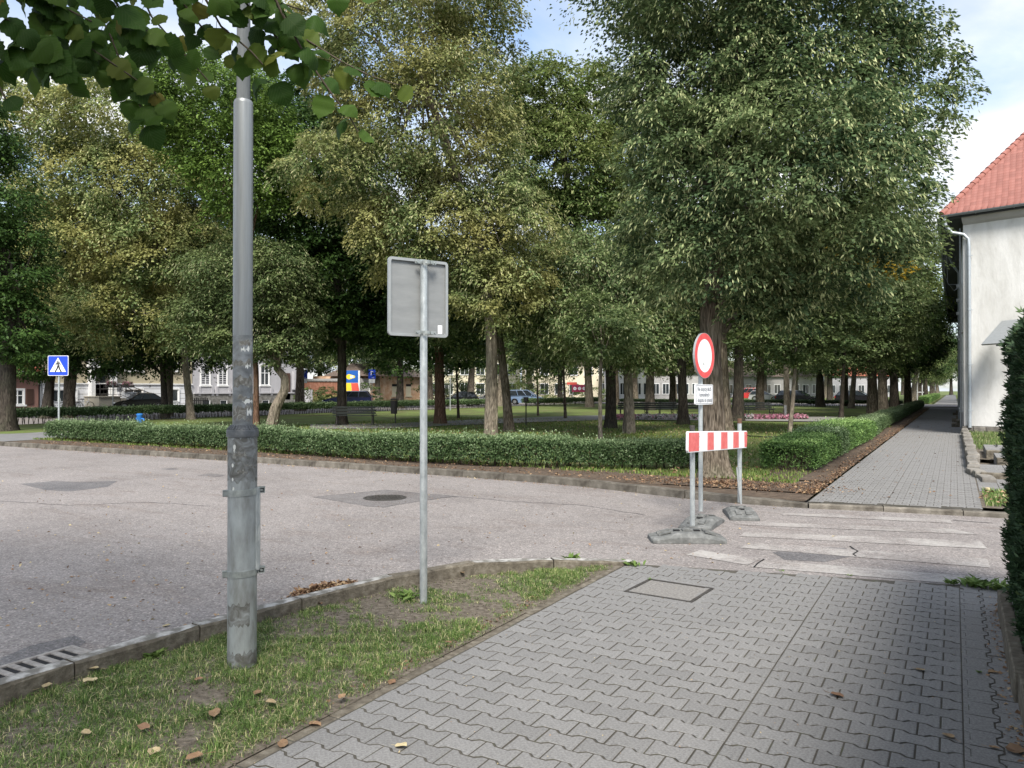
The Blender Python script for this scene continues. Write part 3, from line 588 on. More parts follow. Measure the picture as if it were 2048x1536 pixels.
dens = np.clip(.80 + .45 * vnoise(xs, ys, 4.2, 1) + .38 * vnoise(xs, ys, 13, 2) + .3 * vnoise(xs, ys, 31, 5) - .95 * dirt + .5 * green - .30 * (ys > 5.0), 0.015, 1) * (.25 + .75 * edge)
kp = (rng.random(n0) < dens * .62) & (xs > xl + .015) & (xs < -2.83)
xs, ys, dk = xs[kp], ys[kp], dens[kp]
zs = np.array([verge_z(x, y) for x, y in zip(xs, ys)])
hh = (.019 + .035 * rng.random(len(xs)) ** 1.5) * (.55 + .6 * dk); hh *= np.where(rng.random(len(xs)) < .02, 1.9, 1) * (.85 + .45 * np.clip(vnoise(xs, ys, 17, 6), -1, 1))
P = blades(rng, np.stack([xs, ys, zs - .004], 1), hh, .0020 + .0022 * rng.random(len(xs)), 1.7)
tn = np.clip(.40 + .24 * rng.normal(size=len(xs)) + .15 * vnoise(xs, ys, 2.5, 3), 0, .86); tn = np.where(rng.random(len(xs)) < .13, .88 + .12 * rng.random(len(xs)), tn)
vg = place('verge_grass', quads_mesh('verge_grass', P, 2, [(0, 1, 2, 3), (3, 2, 4)], 'grass', tn)); tag(vg, 'short patchy grass of the verge round the lamp post', 'grass', kind='stuff')
n = 15000; cx_ = -4.42 + rng.random(n) * 1.6; cy_ = .8 + rng.random(n) * 6.2; kk = np.array([verge_left(y) is not None and x > verge_left(y) + .02 for x, y in zip(cx_, cy_)]); cx_, cy_ = cx_[kk], cy_[kk]; n = len(cx_)
cp_ = np.stack([cx_, cy_, np.array([verge_z(x, y) for x, y in zip(cx_, cy_)]) + .001], 1); L_ = .004 + .012 * rng.random(n) ** 2.5
tag(place('soil_crumbs', quads_mesh('soil_crumbs', leaf_quads(cp_, rng.normal(size=(n, 3)) * [1, 1, .5], rng.normal(size=(n, 3)) + [0, 0, .6], L_, L_ * .8, .4), 1, [(0, 1, 2, 3)], 'soil')), 'crumbs of soil and tiny stones on the verge', kind='stuff')
# broad leaved weeds: little rosettes
def rosettes(name, cs, mat='grass', label=''):
    PP, TT = [], []
    for (c_, r_, n_) in cs:
        a = rng.random(n_) * 2 * np.pi; d = np.stack([np.cos(a), np.sin(a), .35 + .5 * rng.random(n_)], 1)
        pos = np.tile(np.array(c_), (n_, 1)) + rng.normal(size=(n_, 3)) * r_ * .35 * np.array([1, 1, .05]); L = r_ * (.5 + .7 * rng.random(n_))
        PP.append(leaf_quads(pos, d, np.tile([0, 0, 1.0], (n_, 1)) + rng.normal(size=(n_, 3)) * .3, L, L * .32)); TT.append(.35 + .45 * rng.random(n_))
    o = place(name, quads_mesh(name, np.concatenate(PP), 1, [(0, 1, 2, 3)], mat, np.concatenate(TT))); tag(o, label, 'weeds', kind='stuff')
cs = [(tuple(W(px, py)), r_, n_) for px, py, r_, n_ in ((815, 1196, .10, 40), (600, 1216, .07, 36), (310, 1315, .08, 30), (620, 1345, .05, 24), (1145, 1122, .10, 40), (1270, 1132, .08, 30), (245, 1520, .06, 30), (520, 1395, .05, 20), (470, 1430, .05, 20), (1300, 1160, .03, 14), (1565, 1143, .03, 20), (1700, 1152, .03, 16), (1950, 1172, .12, 60), (2000, 1180, .12, 60), (1905, 1168, .07, 36), (1955, 1345, .03, 12))]
rosettes('weed_tufts', cs, 'grass', 'tufts of weeds by the kerb, the sign post and the pavement edge')

# --- lawn roughness, near part of the park
n0 = 70000
xs = -26 + rng.random(n0) * 23.6; ys = 13.9 + rng.random(n0) ** 1.5 * 24
nz = vnoise(xs, ys, .55, 1) + .5 * vnoise(xs, ys, 1.6, 4); kp = rng.random(n0) < np.clip(.75 + .5 * nz, .12, 1); xs, ys = xs[kp], ys[kp]
P = blades(rng, np.stack([xs, ys, np.full(len(xs), .07)], 1), .05 + .06 * rng.random(len(xs)), .012 + .012 * rng.random(len(xs)), .8)
tag(place('lawn_grass', quads_mesh('lawn_grass', P, 2, [(0, 1, 2, 3), (3, 2, 4)], 'lawn_blade', np.clip(.45 + .3 * rng.normal(size=len(xs)), 0, 1))), 'rough mown grass of the park lawn', 'grass', kind='stuff')

# ------------------------------------------------------------------ road details
def road_flat(name, pts, z, mat, label=None, cat=None, kind='structure', parent=None):
    mb = MB(); mb.add([(p[0], p[1], z) for p in pts], [tuple(range(len(pts)))]); o = mb.build(name, mat, parent); tag(o, label, cat, None, kind); return o
def Wp(*a): return [W(x, y, -.02) for x, y in a]
road_flat('road_patch', Wp((40, 968), (110, 962), (150, 964), (235, 962), (215, 974), (140, 983), (90, 980)), -.0180, 'patch', 'dark oblong repair patch in the asphalt')
road_flat('small_road_patch', Wp((320, 938), (345, 936), (358, 938), (340, 940)), -.0180, 'patch', 'tiny dark patch in the asphalt')
road_flat('pale_road_patch', Wp((395, 951), (420, 947), (452, 950), (440, 954)), -.0180, 'patch_pale', 'small pale patch in the asphalt')
mo = road_flat('manhole_patch', Wp((625, 994), (770, 980), (915, 993), (880, 996), (765, 1014), (735, 1012)), -.0180, 'patch_pale', 'diamond shaped patch round the manhole cover')
road_flat('crossing_patch', Wp((1545, 1105), (1600, 1094), (1690, 1096), (1715, 1110), (1650, 1124), (1570, 1120)), -.0180, 'patch', 'sunken grey patch in the pedestrian crossing')
road_flat('drain_stain', Wp((0, 1318), (60, 1292), (150, 1272), (172, 1284), (150, 1302), (60, 1318), (0, 1345)), -.0168, 'patch', 'dark damp asphalt above the street drain')
mc = W(770, 996, -.02)
mh = empty('manhole_cover', (mc.x, mc.y, -.016), 0, 'round iron manhole cover in its diamond patch', 'manhole cover')
f = MB(); f.lathe([(.34, -.01), (.34, .006), (.315, .008), (.310, -.001)], 32); f.build('ring', 'iron', mh)
f = MB(); f.lathe([(.30, -.01), (.30, .004), (.0, .004)], 32)
for i in range(-3, 4):
    for j in range(-3, 4):
        if i * i + j * j < 11: f.box(i * .075 - .024, i * .075 + .024, j * .075 - .024, j * .075 + .024, .004, .011)
f.build('lid', 'iron', mh)
# cracks in the crossing
for k, (nm, pts) in enumerate((('crack', [(1700, 1092), (1708, 1098), (1716, 1102), (1706, 1108), (1712, 1112)]), ('crack', [(1528, 1118), (1516, 1126), (1508, 1134)]), ('crack', [(1905, 1040), (1930, 1042), (1985, 1046)]))):
    mb = MB(); P_ = [W(x, y, -.0135) for x, y in pts]
    for a, b in zip(P_, P_[1:]): mb.obox(a, b, .016, .002)
    tag(mb.build('road_crack', 'black'), 'dark crack in the asphalt of the crossing', None, None, 'structure')
for lb_, loop in (('round the manhole patch', [(625, 994), (735, 1012), (765, 1014), (880, 996), (915, 993), (770, 980), (625, 994)]), ('of the long repair strip in the road', [(905, 992), (1020, 1003), (1160, 1010), (1290, 1030)]), ('across the street left of the lamp post', [(0, 1002), (140, 1010), (300, 1004), (420, 1012)])):
    mb = MB(); P_ = []
    for (x0_, y0_), (x1_, y1_) in zip(loop, loop[1:]):
        for q in range(6): u = q / 6; P_.append(W(x0_ + (x1_ - x0_) * u + rnd.uniform(-2, 2), y0_ + (y1_ - y0_) * u + rnd.uniform(-.7, .7), -.0165))
    P_.append(W(loop[-1][0], loop[-1][1], -.0165))
    for a, b in zip(P_, P_[1:]): mb.obox(a, b, rnd.uniform(.008, .02), .0015)
    tag(mb.build('road_crack', 'patch'), 'thin dark seam in the asphalt ' + lb_, None, None, 'structure')
# zebra crossing, badly worn: stripes run across the walking line
zb = [(( 1380, 1104), (1395, 1112), (1490, 1140), (1560, 1133)), ((1375, 1106), (1420, 1102), (1560, 1120), (1540, 1134)), ((1520, 1128), (1570, 1118), (1860, 1150), (2010, 1166)), ]
stripes = [[(1372, 1110), (1400, 1101), (1520, 1119), (1495, 1131)], [(1500, 1134), (1530, 1121), (1900, 1150), (1905, 1168)], [(1900, 1150), (2060, 1164), (2060, 1180), (1905, 1168)],
           [(1480, 1096), (1500, 1086), (1975, 1118), (1980, 1136)], [(1478, 1073), (1490, 1065), (1960, 1082), (1975, 1098)], [(1474, 1050), (1486, 1044), (1900, 1058), (1960, 1070)], [(1560, 1030), (1570, 1026), (1900, 1040), (1905, 1047)]]
for i, s_ in enumerate(stripes):
    road_flat('crossing_stripe', Wp(*s_), -.0155, 'paint_strong' if i < 3 else 'paint', 'worn white stripe of the pedestrian crossing', None)
# street drain against the kerb
dg = W(62, 1334, 0); dr_ = empty('street_drain', (W(62, 1336, -.02).x - .0, W(62, 1336, -.02).y + .05, -.015), 0, 'rusty slotted street drain against the kerb', 'drain')
f = MB()
for x0, x1, y0, y1 in ((-.16, -.13, -.46, .30), (.13, .16, -.46, .30), (-.13, .13, .27, .30), (-.13, .13, -.46, -.43)): f.box(x0, x1, y0, y1, -.03, .012)
for i in range(8): f.box(-.13, .13, -.43 + i * .0875 + .045, -.43 + i * .0875 + .0875, -.03, .009)
f.build('grating', 'grate', dr_, bevel=.003)
f = MB(); f.box(-.129, .129, -.429, .269, -.028, -.0); f.build('pit', 'black', dr_)

# ------------------------------------------------------------------ white house beside the path
HX, HY = .31, 33.0
ga = R(-17); gd = Vector((math.cos(ga), math.sin(ga), 0)); gn = Vector((-math.sin(ga), math.cos(ga), 0))   # gable runs along gd
EZ = 8.02
wh = empty('white_house', (HX, HY, 0), 0, 'long white rendered house with red tiled hip roof beside the paved path', 'house')
def hl(x, y, z=0): return (x - HX, y - HY, z)
def gp_(u, v=0, z=0): p = Vector((HX, HY, 0)) + gd * u + gn * v; return hl(p.x, p.y, z)
L2 = 9.5
c0 = gp_(0); c1 = gp_(L2); 
f = MB(); f.add([c0[:2] + (.36,), c1[:2] + (.36,), (c1[0] + .2, 51, .36), (0, 51, .36), c0[:2] + (EZ,), c1[:2] + (EZ,), (c1[0] + .2, 51, EZ), (0, 51, EZ)], [(0, 1, 5, 4), (1, 2, 6, 5), (2, 3, 7, 6), (3, 0, 4, 7), (4, 5, 6, 7)], 0)
f.build('wall', 'render_white', wh)
# rubble plinth stones
pr = random.Random(3)
f = MB(); f.box(.03, L2, .05, .3, -.1, .34)
o = f.build('plinth_core', 'rubble', wh, loc=c0, rz=ga)
for row in range(2):
    u = -.04 if row else -.10
    while u < 2.6:
        w_ = pr.uniform(.28, .55); e = MB(); hgt = .17 if row else .19
        e.box(u, u + w_ - .02, -.06 + pr.uniform(-.02, .02), .12, row * .19 - .02, row * .19 + hgt - .02)
        e.build('plinth_stone', 'rubble', wh, loc=c0, rz=ga + pr.uniform(-.006, .006), bevel=.022); u += w_
# front facing the path: recessed storeys seen at a grazing angle
f = MB()
for y0 in (3.0, 9, 15, 21, 27, 33, 39, 45):
    for z0 in (.95, 4.2):
        f.box(-.045, -.003, y0, y0 + 1.3, z0, z0 + 1.75)
ws = f
for y0 in (3.0, 9, 15, 21, 27, 33, 39, 45):
    for z0 in (.95, 4.2):
        e = MB()
        e.box(-.05, -.003, y0 - .1, y0, z0 - .1, z0 + 1.85); e.box(-.05, -.003, y0 + 1.3, y0 + 1.4, z0 - .1, z0 + 1.85); e.box(-.05, -.003, y0, y0 + 1.3, z0 + 1.75, z0 + 1.85); e.box(-.12, -.003, y0 - .1, y0 + 1.4, z0 - .18, z0 - .1)
        e.box(-.04, -.003, y0 + .62, y0 + .68, z0, z0 + 1.75)
        wf = e.build('window', 'winframe', wh)
        e = MB(); e.box(-.025, -.004, y0, y0 + .62, z0, z0 + 1.75); e.box(-.025, -.004, y0 + .68, y0 + 1.3, z0, z0 + 1.75); e.build('pane', 'pane', wf)
for y0, wd in ((6.2, .42), (12.4, .42), (24.0, .4)):   # doorsteps standing out on the path
    for k_ in range(2):
        e = MB(); e.box(-wd + k_ * .18, -.004, y0 + k_ * .12, y0 + 1.5 - k_ * .12, .04 + k_ * .15, .19 + k_ * .15); e.build('doorstep', 'kerb', wh, bevel=.01)
    e = MB(); e.box(-.06, -.003, y0 + .2, y0 + 1.25, .34, 2.6); e.build('door', 'door', wh)
f = MB()                                                # grey base course of the front
f.box(-.035, -.002, .3, 51, .0, .8); f.build('base_course', 'render_grey', wh)
# eaves, soffit, gutters
f = MB(); ov = .62
e0 = (Vector((HX, HY, 0)) + gd * -.62 + gn * -.34); e1 = (Vector((HX, HY, 0)) + gd * (L2 + .3) + gn * -.34)
A = hl(e0.x, e0.y); B_ = hl(e1.x, e1.y)
f.add([(A[0], A[1], EZ + .02), (B_[0], B_[1], EZ + .02), (B_[0], 51.4, EZ + .02), (A[0], 51.4, EZ + .02), (A[0], A[1], EZ + .16), (B_[0], B_[1], EZ + .16), (B_[0], 51.4, EZ + .16), (A[0], 51.4, EZ + .16)],
      [(3, 2, 1, 0), (4, 5, 6, 7), (0, 1, 5, 4), (1, 2, 6, 5), (2, 3, 7, 6), (3, 0, 4, 7)]); f.build('soffit', 'soffit', wh)
f = MB()                                                # moulded cornice band under the gable eave
f.add([gp_(.0, -.10, EZ - .16), gp_(L2, -.10, EZ - .16), gp_(L2, -.002, EZ - .24), gp_(0, -.002, EZ - .24), gp_(.0, -.22, EZ + .018), gp_(L2, -.22, EZ + .018), gp_(L2, -.002, EZ + .018), gp_(0, -.002, EZ + .018)],
      [(3, 2, 1, 0), (4, 5, 6, 7), (0, 1, 5, 4), (1, 2, 6, 5), (2, 3, 7, 6), (3, 0, 4, 7)]); f.build('cornice', 'render_grey', wh)
def gutter(a, b, nm='gutter'):
    a, b = Vector(a), Vector(b); d = (b - a).normalized(); s_ = Vector((0, 0, 1)).cross(d); mb = MB(); n = 8; V = []
    for p in (a, b):
        V += [p + s_ * (.085 * math.cos(math.pi * k / n)) + Vector((0, 0, -.085 * math.sin(math.pi * k / n))) for k in range(n + 1)]
        V += [p + s_ * (-.075 * math.cos(math.pi * k / n)) + Vector((0, 0, -.075 * math.sin(math.pi * k / n))) for k in range(n + 1)]
    m_ = 2 * (n + 1); mb.add(V, [(i, (i + 1) % m_, m_ + (i + 1) % m_, m_ + i) for i in range(m_)] + [tuple(range(m_)), tuple(range(2 * m_ - 1, m_ - 1, -1))])
    ln = (b - a).length; k = 1.2
    while k < ln: 
        p = a + d * k; mb.obox(p + s_ * .09 + Vector((0, 0, .01)), p + s_ * .09 + Vector((0, 0, -.02)), .03, .02); mb.obox(p - d * .012 + Vector((0, 0, -.088)), p + d * .012 + Vector((0, 0, -.088)), .12, .012); k += 1.2
    return mb.build(nm, 'gutter', wh)
ge0 = e0 - gn * .09 - gd * .05; ge1 = e1 - gn * .09
gutter(hl(ge0.x, ge0.y, EZ + .15), hl(ge1.x, ge1.y, EZ + .15))
gutter(hl(e0.x - .09, 84.4, EZ + .15), hl(e0.x - .09, e0.y - .03, EZ + .15))
f = MB(); q0 = gp_(-.50, -.40, EZ + .07); q1 = gp_(-.48, -.38, EZ - .22); q2 = gp_(-.30, -.30, EZ - .50); q3 = gp_(.05, -.14, EZ - .60); q4 = gp_(.20, -.10, EZ - .78); q5 = gp_(.22, -.10, EZ - 1.1); q6 = gp_(.22, -.10, .30)
f.tube([q0, q1, q2, q3, q4, q5, q6], .062, 10)
for z_ in (6.6, 4.6, 2.6, .9):
    c_ = gp_(.22, -.10, z_); f.tube([(c_[0], c_[1], z_), (c_[0], c_[1], z_ + .05)], .075, 10); p2 = gp_(.34, -.06, z_); f.obox((c_[0], c_[1], z_ + .02), (p2[0], p2[1], z_ + .02), .02, .02)
f.build('drainpipe', 'pipe', wh, smooth=40)
f = MB(); f.tube([(-.52, 9.0, EZ + .05), (-.30, 9.05, EZ - .5), (-.1, 9.1, EZ - .8), (-.1, 9.1, .3)], .055, 8); f.build('front_drainpipe', 'gutter', wh, smooth=40)
f = MB(); f.tube([(-.1, .22, EZ - .3), (-.1, .25, .3)], .03, 8); f.build('conduit', 'gutter', wh, smooth=40)
# wires hanging along the front and little fittings
f = MB(); f.tube([(-.55, 1.2, 6.9), (-.52, 2.2, 5.95), (-.3, 3.4, 5.75), (-.05, 4.6, 6.1)], .012, 5)
f.tube([(-.6, .8, 7.1), (-.62, 1.5, 6.2), (-.5, 2.4, 5.9), (-.05, 3.0, 5.95)], .010, 5)
f.build('cable', 'gutter', wh)
for k_ in range(5):
    e = MB(); z_ = 5.72 - k_ * .42; e.box(-.22, -.05, 2.0 + k_ * 1.4, 2.2 + k_ * 1.4, z_, z_ + .12); e.build('wall_fitting', 'sign_rim', wh, bevel=.02)
# roof: hip end facing the gable, tiles laid in rows
RIDGE = 4.9; hipA = Vector((A[0], A[1], EZ + .17)); hipB = Vector((B_[0], B_[1], EZ + .17)); run = 4.7; rise = run * math.tan(R(50))
mid = (hipA + hipB) / 2; apex = mid + gn * run + Vector((0, 0, rise))
apex = Vector((hipA.x + 4.75, hipA.y + 4.9, hipA.z + 4.75 * math.tan(R(50))))
f = MB(); f.add([tuple(hipA), tuple(hipB), tuple(apex), (hipA.x, 51.4, hipA.z), (apex.x, 51.4, apex.z), (hipB.x, 51.4, hipB.z)], [(0, 1, 2), (0, 2, 4, 3), (1, 5, 4, 2)])
rf = f.build('roof', 'tile_old', wh)
eu = (hipB - hipA).normalized(); nrmR = (hipB - hipA).cross(apex - hipA).normalized()
if nrmR.z < 0: nrmR = -nrmR
upR = nrmR.cross(eu).normalized(); upR = upR if upR.z > 0 else -upR
tw, th_ = .20, .19
def tile_mb():
    mb = MB(); pts = [(-tw / 2 + .003, 0), (-tw / 2 + .003, -.30)] + [(-(tw / 2 - .003) * math.cos(math.pi * k / 6), -.30 - .05 * math.sin(math.pi * k / 6)) for k in range(1, 6)] + [(tw / 2 - .003, -.30), (tw / 2 - .003, 0)]
    return mb.prism(pts, lambda u, v, w: (u, v, w), 0.0, .026)
tile_me = tile_mb().mesh('roof_tile', 'tile', bevel=0); basis = Matrix((eu, upR, nrmR)).transposed()
tl = (apex - hipA); items = []; rows = int((apex - hipA).dot(upR) / th_)
for j in range(rows):
    v = .22 + j * th_
    # limits of the triangle at height v
    fr = v / tl.dot(upR); ua = tl.dot(eu) * fr; Ltot = (hipB - hipA).length; ub = Ltot + (tl.dot(eu) - Ltot) * fr
    k = 0; u = ua + .12 + (tw / 2 if j % 2 else 0)
    while u < ub - .1:
        p = hipA + eu * u + upR * (v + .12) + nrmR * .035; items.append((p, j)); u += tw
vis = [i for i in items if inframe((i[0].x + HX, i[0].y + HY, i[0].z), 20)]; vis.sort(key=lambda i: depth((i[0].x, i[0].y)))
tr_ = random.Random(8); ids = set()
tiltq = Matrix.Rotation(R(7.0), 3, 'X')
for p, j in vis[:300]:
    ids.add(id(p)); o = place('tile', tile_me, rf, p + nrmR * tr_.uniform(-.003, .003)); o.rotation_euler = (basis @ tiltq @ Matrix.Rotation(tr_.uniform(-.02, .02), 3, 'Z')).to_euler()
rest = [p for p, j in items if id(p) not in ids and (p.x < 6)]
mb = MB(); t0 = tile_mb(); bm_ = basis @ tiltq
for p in rest: mb.add([p + bm_ @ Vector(q) for q in t0.v], t0.f)
if rest: tag(mb.build('tiles_beyond', 'tile', rf), kind='stuff')
hd_ = (apex - hipA).normalized(); k = 0.0; ht = MB(); n = 6
while k < 5.4:                                           # half round ridge tiles up the hip
    e = MB(); pts = [hipA + hd_ * (k - .02) + Vector((0, 0, .06)), hipA + hd_ * (k + .36) + Vector((0, 0, .045))]
    e.tube(pts, [.125, .10], 10); e.build('hip_tile', 'tile', rf, smooth=50); k += .32
# small porch roof at the garden side
cp = empty('porch_canopy', (0, 0, 0), 0, 'small slanting porch roof fixed to the white gable above the hedge', 'canopy')
f = MB(); a1 = D(1990, 688, 26.4); a2 = D(2032, 640, 26.6); gn3 = gn
f.obox(a1 - gn3 * .0, a2 - gn3 * .0, 1.1, .06, up=(0, 0, 1)); f.build('roof_board', 'sign_rim', cp)
f = MB(); f.obox(a1 + Vector((.05, 0, -.05)), a2 + Vector((.4, -.0, -.62)), .06, .05); f.build('bracket', 'gutter', cp)
# little terrace in front of the gable: retaining stones, grass, steps
tr2 = random.Random(12)
sheet('terrace_ground', [(.36, 20.2), (4.0, 19.0), (6, 32.3), (.36, 32.7)], .14, 'soil', 'raised ground in front of the white gable')
sheet('garden_ground', [(.62, -10), (14, -10), (14, 7.0), (.62, 7.3)], .02, 'soil', 'garden soil behind the clipped hedge')
tw_ = empty('terrace_wall', (.3, 18, 0), 0, 'low ragged wall of field stones between the path and the terrace', 'wall')
y = 15.9
while y < 31.8:
    ln = tr2.uniform(.28, .6); hgt = .06 + .16 * min(1, max(0, (y - 15.6) / 4.5)) + tr2.uniform(-.02, .03)
    e = MB(); e.box(-.09, .10 + tr2.uniform(0, .05), 0, ln - .02, -.05, hgt + .06); e.build('stone', 'rubble', tw_, bevel=.03, loc=(.02 + tr2.uniform(-.02, .02) + max(0, 17.6 - y) * .12, y - 18, 0), rz=tr2.uniform(-.05, .05) + (.12 if y < 17.6 else 0)); y += ln
st_ = empty('terrace_steps', (.9, 17, 0), 0, 'broad worn garden steps paved with stones by the terrace', 'steps')
for k_, (y0, y1, x0, z_) in enumerate(((16.6, 18.6, .42, .17), (18.6, 20.4, .75, .30), (20.4, 22.8, .62, .33))):
    e = MB(); e.box(x0 - .9, 3.0, y0 - 17, y0 - 17 + .14, .0, z_); e.build('riser', 'kerb', st_, bevel=.012)
    for i in range(int((3.9 - x0) / .42)):
        for j in range(int((y1 - y0 - .16) / .3)):
            e = MB(); e.box(x0 - .9 + i * .42 + .006, x0 - .9 + (i + 1) * .42 - .006, y0 - 17 + .15 + j * .3 + .005, y0 - 17 + .15 + (j + 1) * .3 - .005, .0, z_ - .012 + tr2.uniform(-.008, .008)); e.build('slab', 'stone', st_, bevel=.005)
def grass_patch(name, poly_fn, n, z, h, label, mat='grass', wmul=1):
    P2 = np.array([poly_fn() for _ in range(n)]); P3 = np.concatenate([P2, np.full((n, 1), z)], 1)
    o = place(name, quads_mesh(name, blades(rng, P3, h * (.5 + .8 * rng.random(n)), (.006 + .004 * rng.random(n)) * wmul, .8), 2, [(0, 1, 2, 3), (3, 2, 4)], mat, np.clip(.5 + .25 * rng.normal(size=n), 0, 1))); return tag(o, label, 'grass', kind='stuff')
grass_patch('terrace_grass', lambda: (.45 + rnd.random() * 3.0, 23.2 + rnd.random() * 9.0), 9000, .13, .14, 'green grass on the small terrace before the gable')
sheet('side_ground', [(.33, 12.5), (4, 12.7), (4, 19.0), (.33, 20.2)], .062, 'soil', 'soil and old slabs right of the path')
grass_patch('side_grass', lambda: (.38 + rnd.random() * 1.6, 12.7 + rnd.random() * 2.0), 5000, .06, .07, 'short grass with fallen leaves right of the path end')
es = MB()
for i in range(6):
    for j in range(8):
        x, y = .34 + i * .3, 14.5 + j * .25
        e = MB(); e.box(x + .004, x + .296, y + .004, y + .246, .02, .072 + rnd.uniform(-.004, .004)); e.build('slab', 'stone', st_, loc=(-.9, -17, 0), bevel=.004)

# ------------------------------------------------------------------ trees
def trunk_mesh(name, pts, radii, mat, seed=0, flare=1.5, n=20, ridge=.06, limbs=(), buttress=False, burls=()):
    """tapered trunk with root flare and limbs; pts are world points relative to the tree"""
    r = random.Random(seed); mb = MB(); P, Rr = [], []
    # resample
    P0 = [Vector(p) for p in pts]
    for i in range(len(P0) - 1):
        m = 7
        for k in range(m):
            u = k / m; P.append(P0[i].lerp(P0[i + 1], u)); Rr.append(radii[i] + (radii[i + 1] - radii[i]) * u)
    P.append(P0[-1]); Rr.append(radii[-1])
    for _ in range(3):
        P = [P[0]] + [(P[i - 1] + P[i] * 2 + P[i + 1]) / 4 for i in range(1, len(P) - 1)] + [P[-1]]
    z0 = P[0].z
    P.insert(1, P[0].lerp(P[1], .15)); Rr.insert(1, Rr[0]); P.insert(2, P[0].lerp(P[2], .45)); Rr.insert(2, Rr[0])
    for i, p in enumerate(P):
        h = p.z - z0; Rr[i] *= 1 + (flare - 1) * math.exp(-h / (.32 if flare < 1.8 else .38))
        for bz, bs in burls: Rr[i] *= 1 + bs * math.exp(-((h - bz) / .16) ** 2)
    ph = [r.uniform(0, 6.28) for _ in range(6)]
    def wob(i, a):
        h = P[i].z - z0; A_ = 2 * math.pi * a
        w = 1 + ridge * math.sin(5 * A_ + ph[0] + h * .5) + ridge * .7 * math.sin(9 * A_ + ph[1] - h * .9) + ridge * .5 * math.sin(14 * A_ + ph[2] + h * 2.3) + ridge * .6 * math.sin(3 * A_ + ph[4] + h * 1.7)
        if buttress: w += .30 * math.exp(-h / .25) * max(0, math.sin(4 * A_ + ph[3]))
        for bz, bs in burls: w += bs * .5 * math.exp(-((h - bz) / .16) ** 2) * math.sin(2 * A_ + bz * 9)
        return w
    mb.tube(P, Rr, n, wob=wob, cap=True)
    for lp, lr in limbs:
        q = [Vector(p) for p in lp]; m = []
        for i in range(len(q) - 1):
            for k in range(4): m.append(q[i].lerp(q[i + 1], k / 4))
        m.append(q[-1])
        for i in range(1, len(m) - 1): m[i] += Vector((r.uniform(-1, 1), r.uniform(-1, 1), r.uniform(-1, 1))) * lr * .5
        mb.tube(m, [lr * (1 - .85 * i / (len(m) - 1)) for i in range(len(m))], 7)
    return mb.mesh(name, mat, smooth=70)
TREES = []
def tree(name, base, tw, top, lobes, mat, n, leaf, label, group=None, barkm='bark', seed=1, gz=.08, path=None, zc=None, bract=.12, droop=.5, bough=.30, flare=1.5, per=70, wide=.75, buttress=False, burls=(), inner=.15, ridge=.06, limbs=True, tseg=20, extra=None, fat=1.0, doff=0.0):
    """base: pixel where the trunk meets the ground (or with zc given, the depth); top: pixel of the trunk top; lobes: (px, py, rx, ry[, depth offset m, rz m])"""
    if zc: B = D(base[0], 0, zc); B.z = gz
    else: B = W(base[0], base[1], gz)
    zc = depth(B); k = zc / FPX; r = random.Random(seed); g_ = np.random.default_rng(seed)
    root = empty(name, B, 0, label, 'tree', group)
    LB = []
    for lb in lobes:
        off = (lb[4] if len(lb) > 4 else 0) + doff; p = D(lb[0], lb[1], zc + off) - B; rx = lb[2] * (zc + off) / FPX; rz_ = lb[3] * (zc + off) / FPX
        rd = lb[5] if len(lb) > 5 else (rx * .85 + rz_ * .15); LB.append((p.x, p.y, p.z, (rx + rd) / 2, (rx + rd) / 2, rz_))
    pth = [base] + (path or []) + [top]; pts = []
    for i, q in enumerate(pth):
        p = (D(q[0], q[1], zc) - B) if i else Vector((0, 0, -.06)); pts.append(p)
    rad = [tw * k / 2 * fat * (1 - .45 * i / (len(pts) - 1)) for i in range(len(pts))]
    L = []
    if limbs:
        for lb in LB:
            c_ = Vector(lb[:3]); 
            for q in range(2 if len(LB) > 3 else 3):
                u = r.uniform(.55, 1.0); s_ = pts[-2].lerp(pts[-1], u) if len(pts) < 3 else pts[-1].lerp(pts[-2], r.uniform(0, .6))
                t_ = c_ + Vector((r.uniform(-.5, .5) * lb[3], r.uniform(-.5, .5) * lb[4], r.uniform(-.1, .6) * lb[5]))
                m_ = s_.lerp(t_, .5) + Vector((0, 0, .12 * (t_ - s_).length)); L.append(([s_, m_, t_], rad[-1] * r.uniform(.35, .6)))
    tm = trunk_mesh('trunk', pts, rad, barkm, seed, flare, tseg, ridge, L, buttress, burls)
    place('trunk', tm, root)
    if n:
        me, bc = crown_mesh('crown', g_, mat, lobes=LB, n=n, leaf=leaf, wide=wide, per=per, bough=bough, droop=droop, bract=bract, inner=inner); place('crown', me, root)
    if extra: extra(root, LB, B, k, g_)
    return root

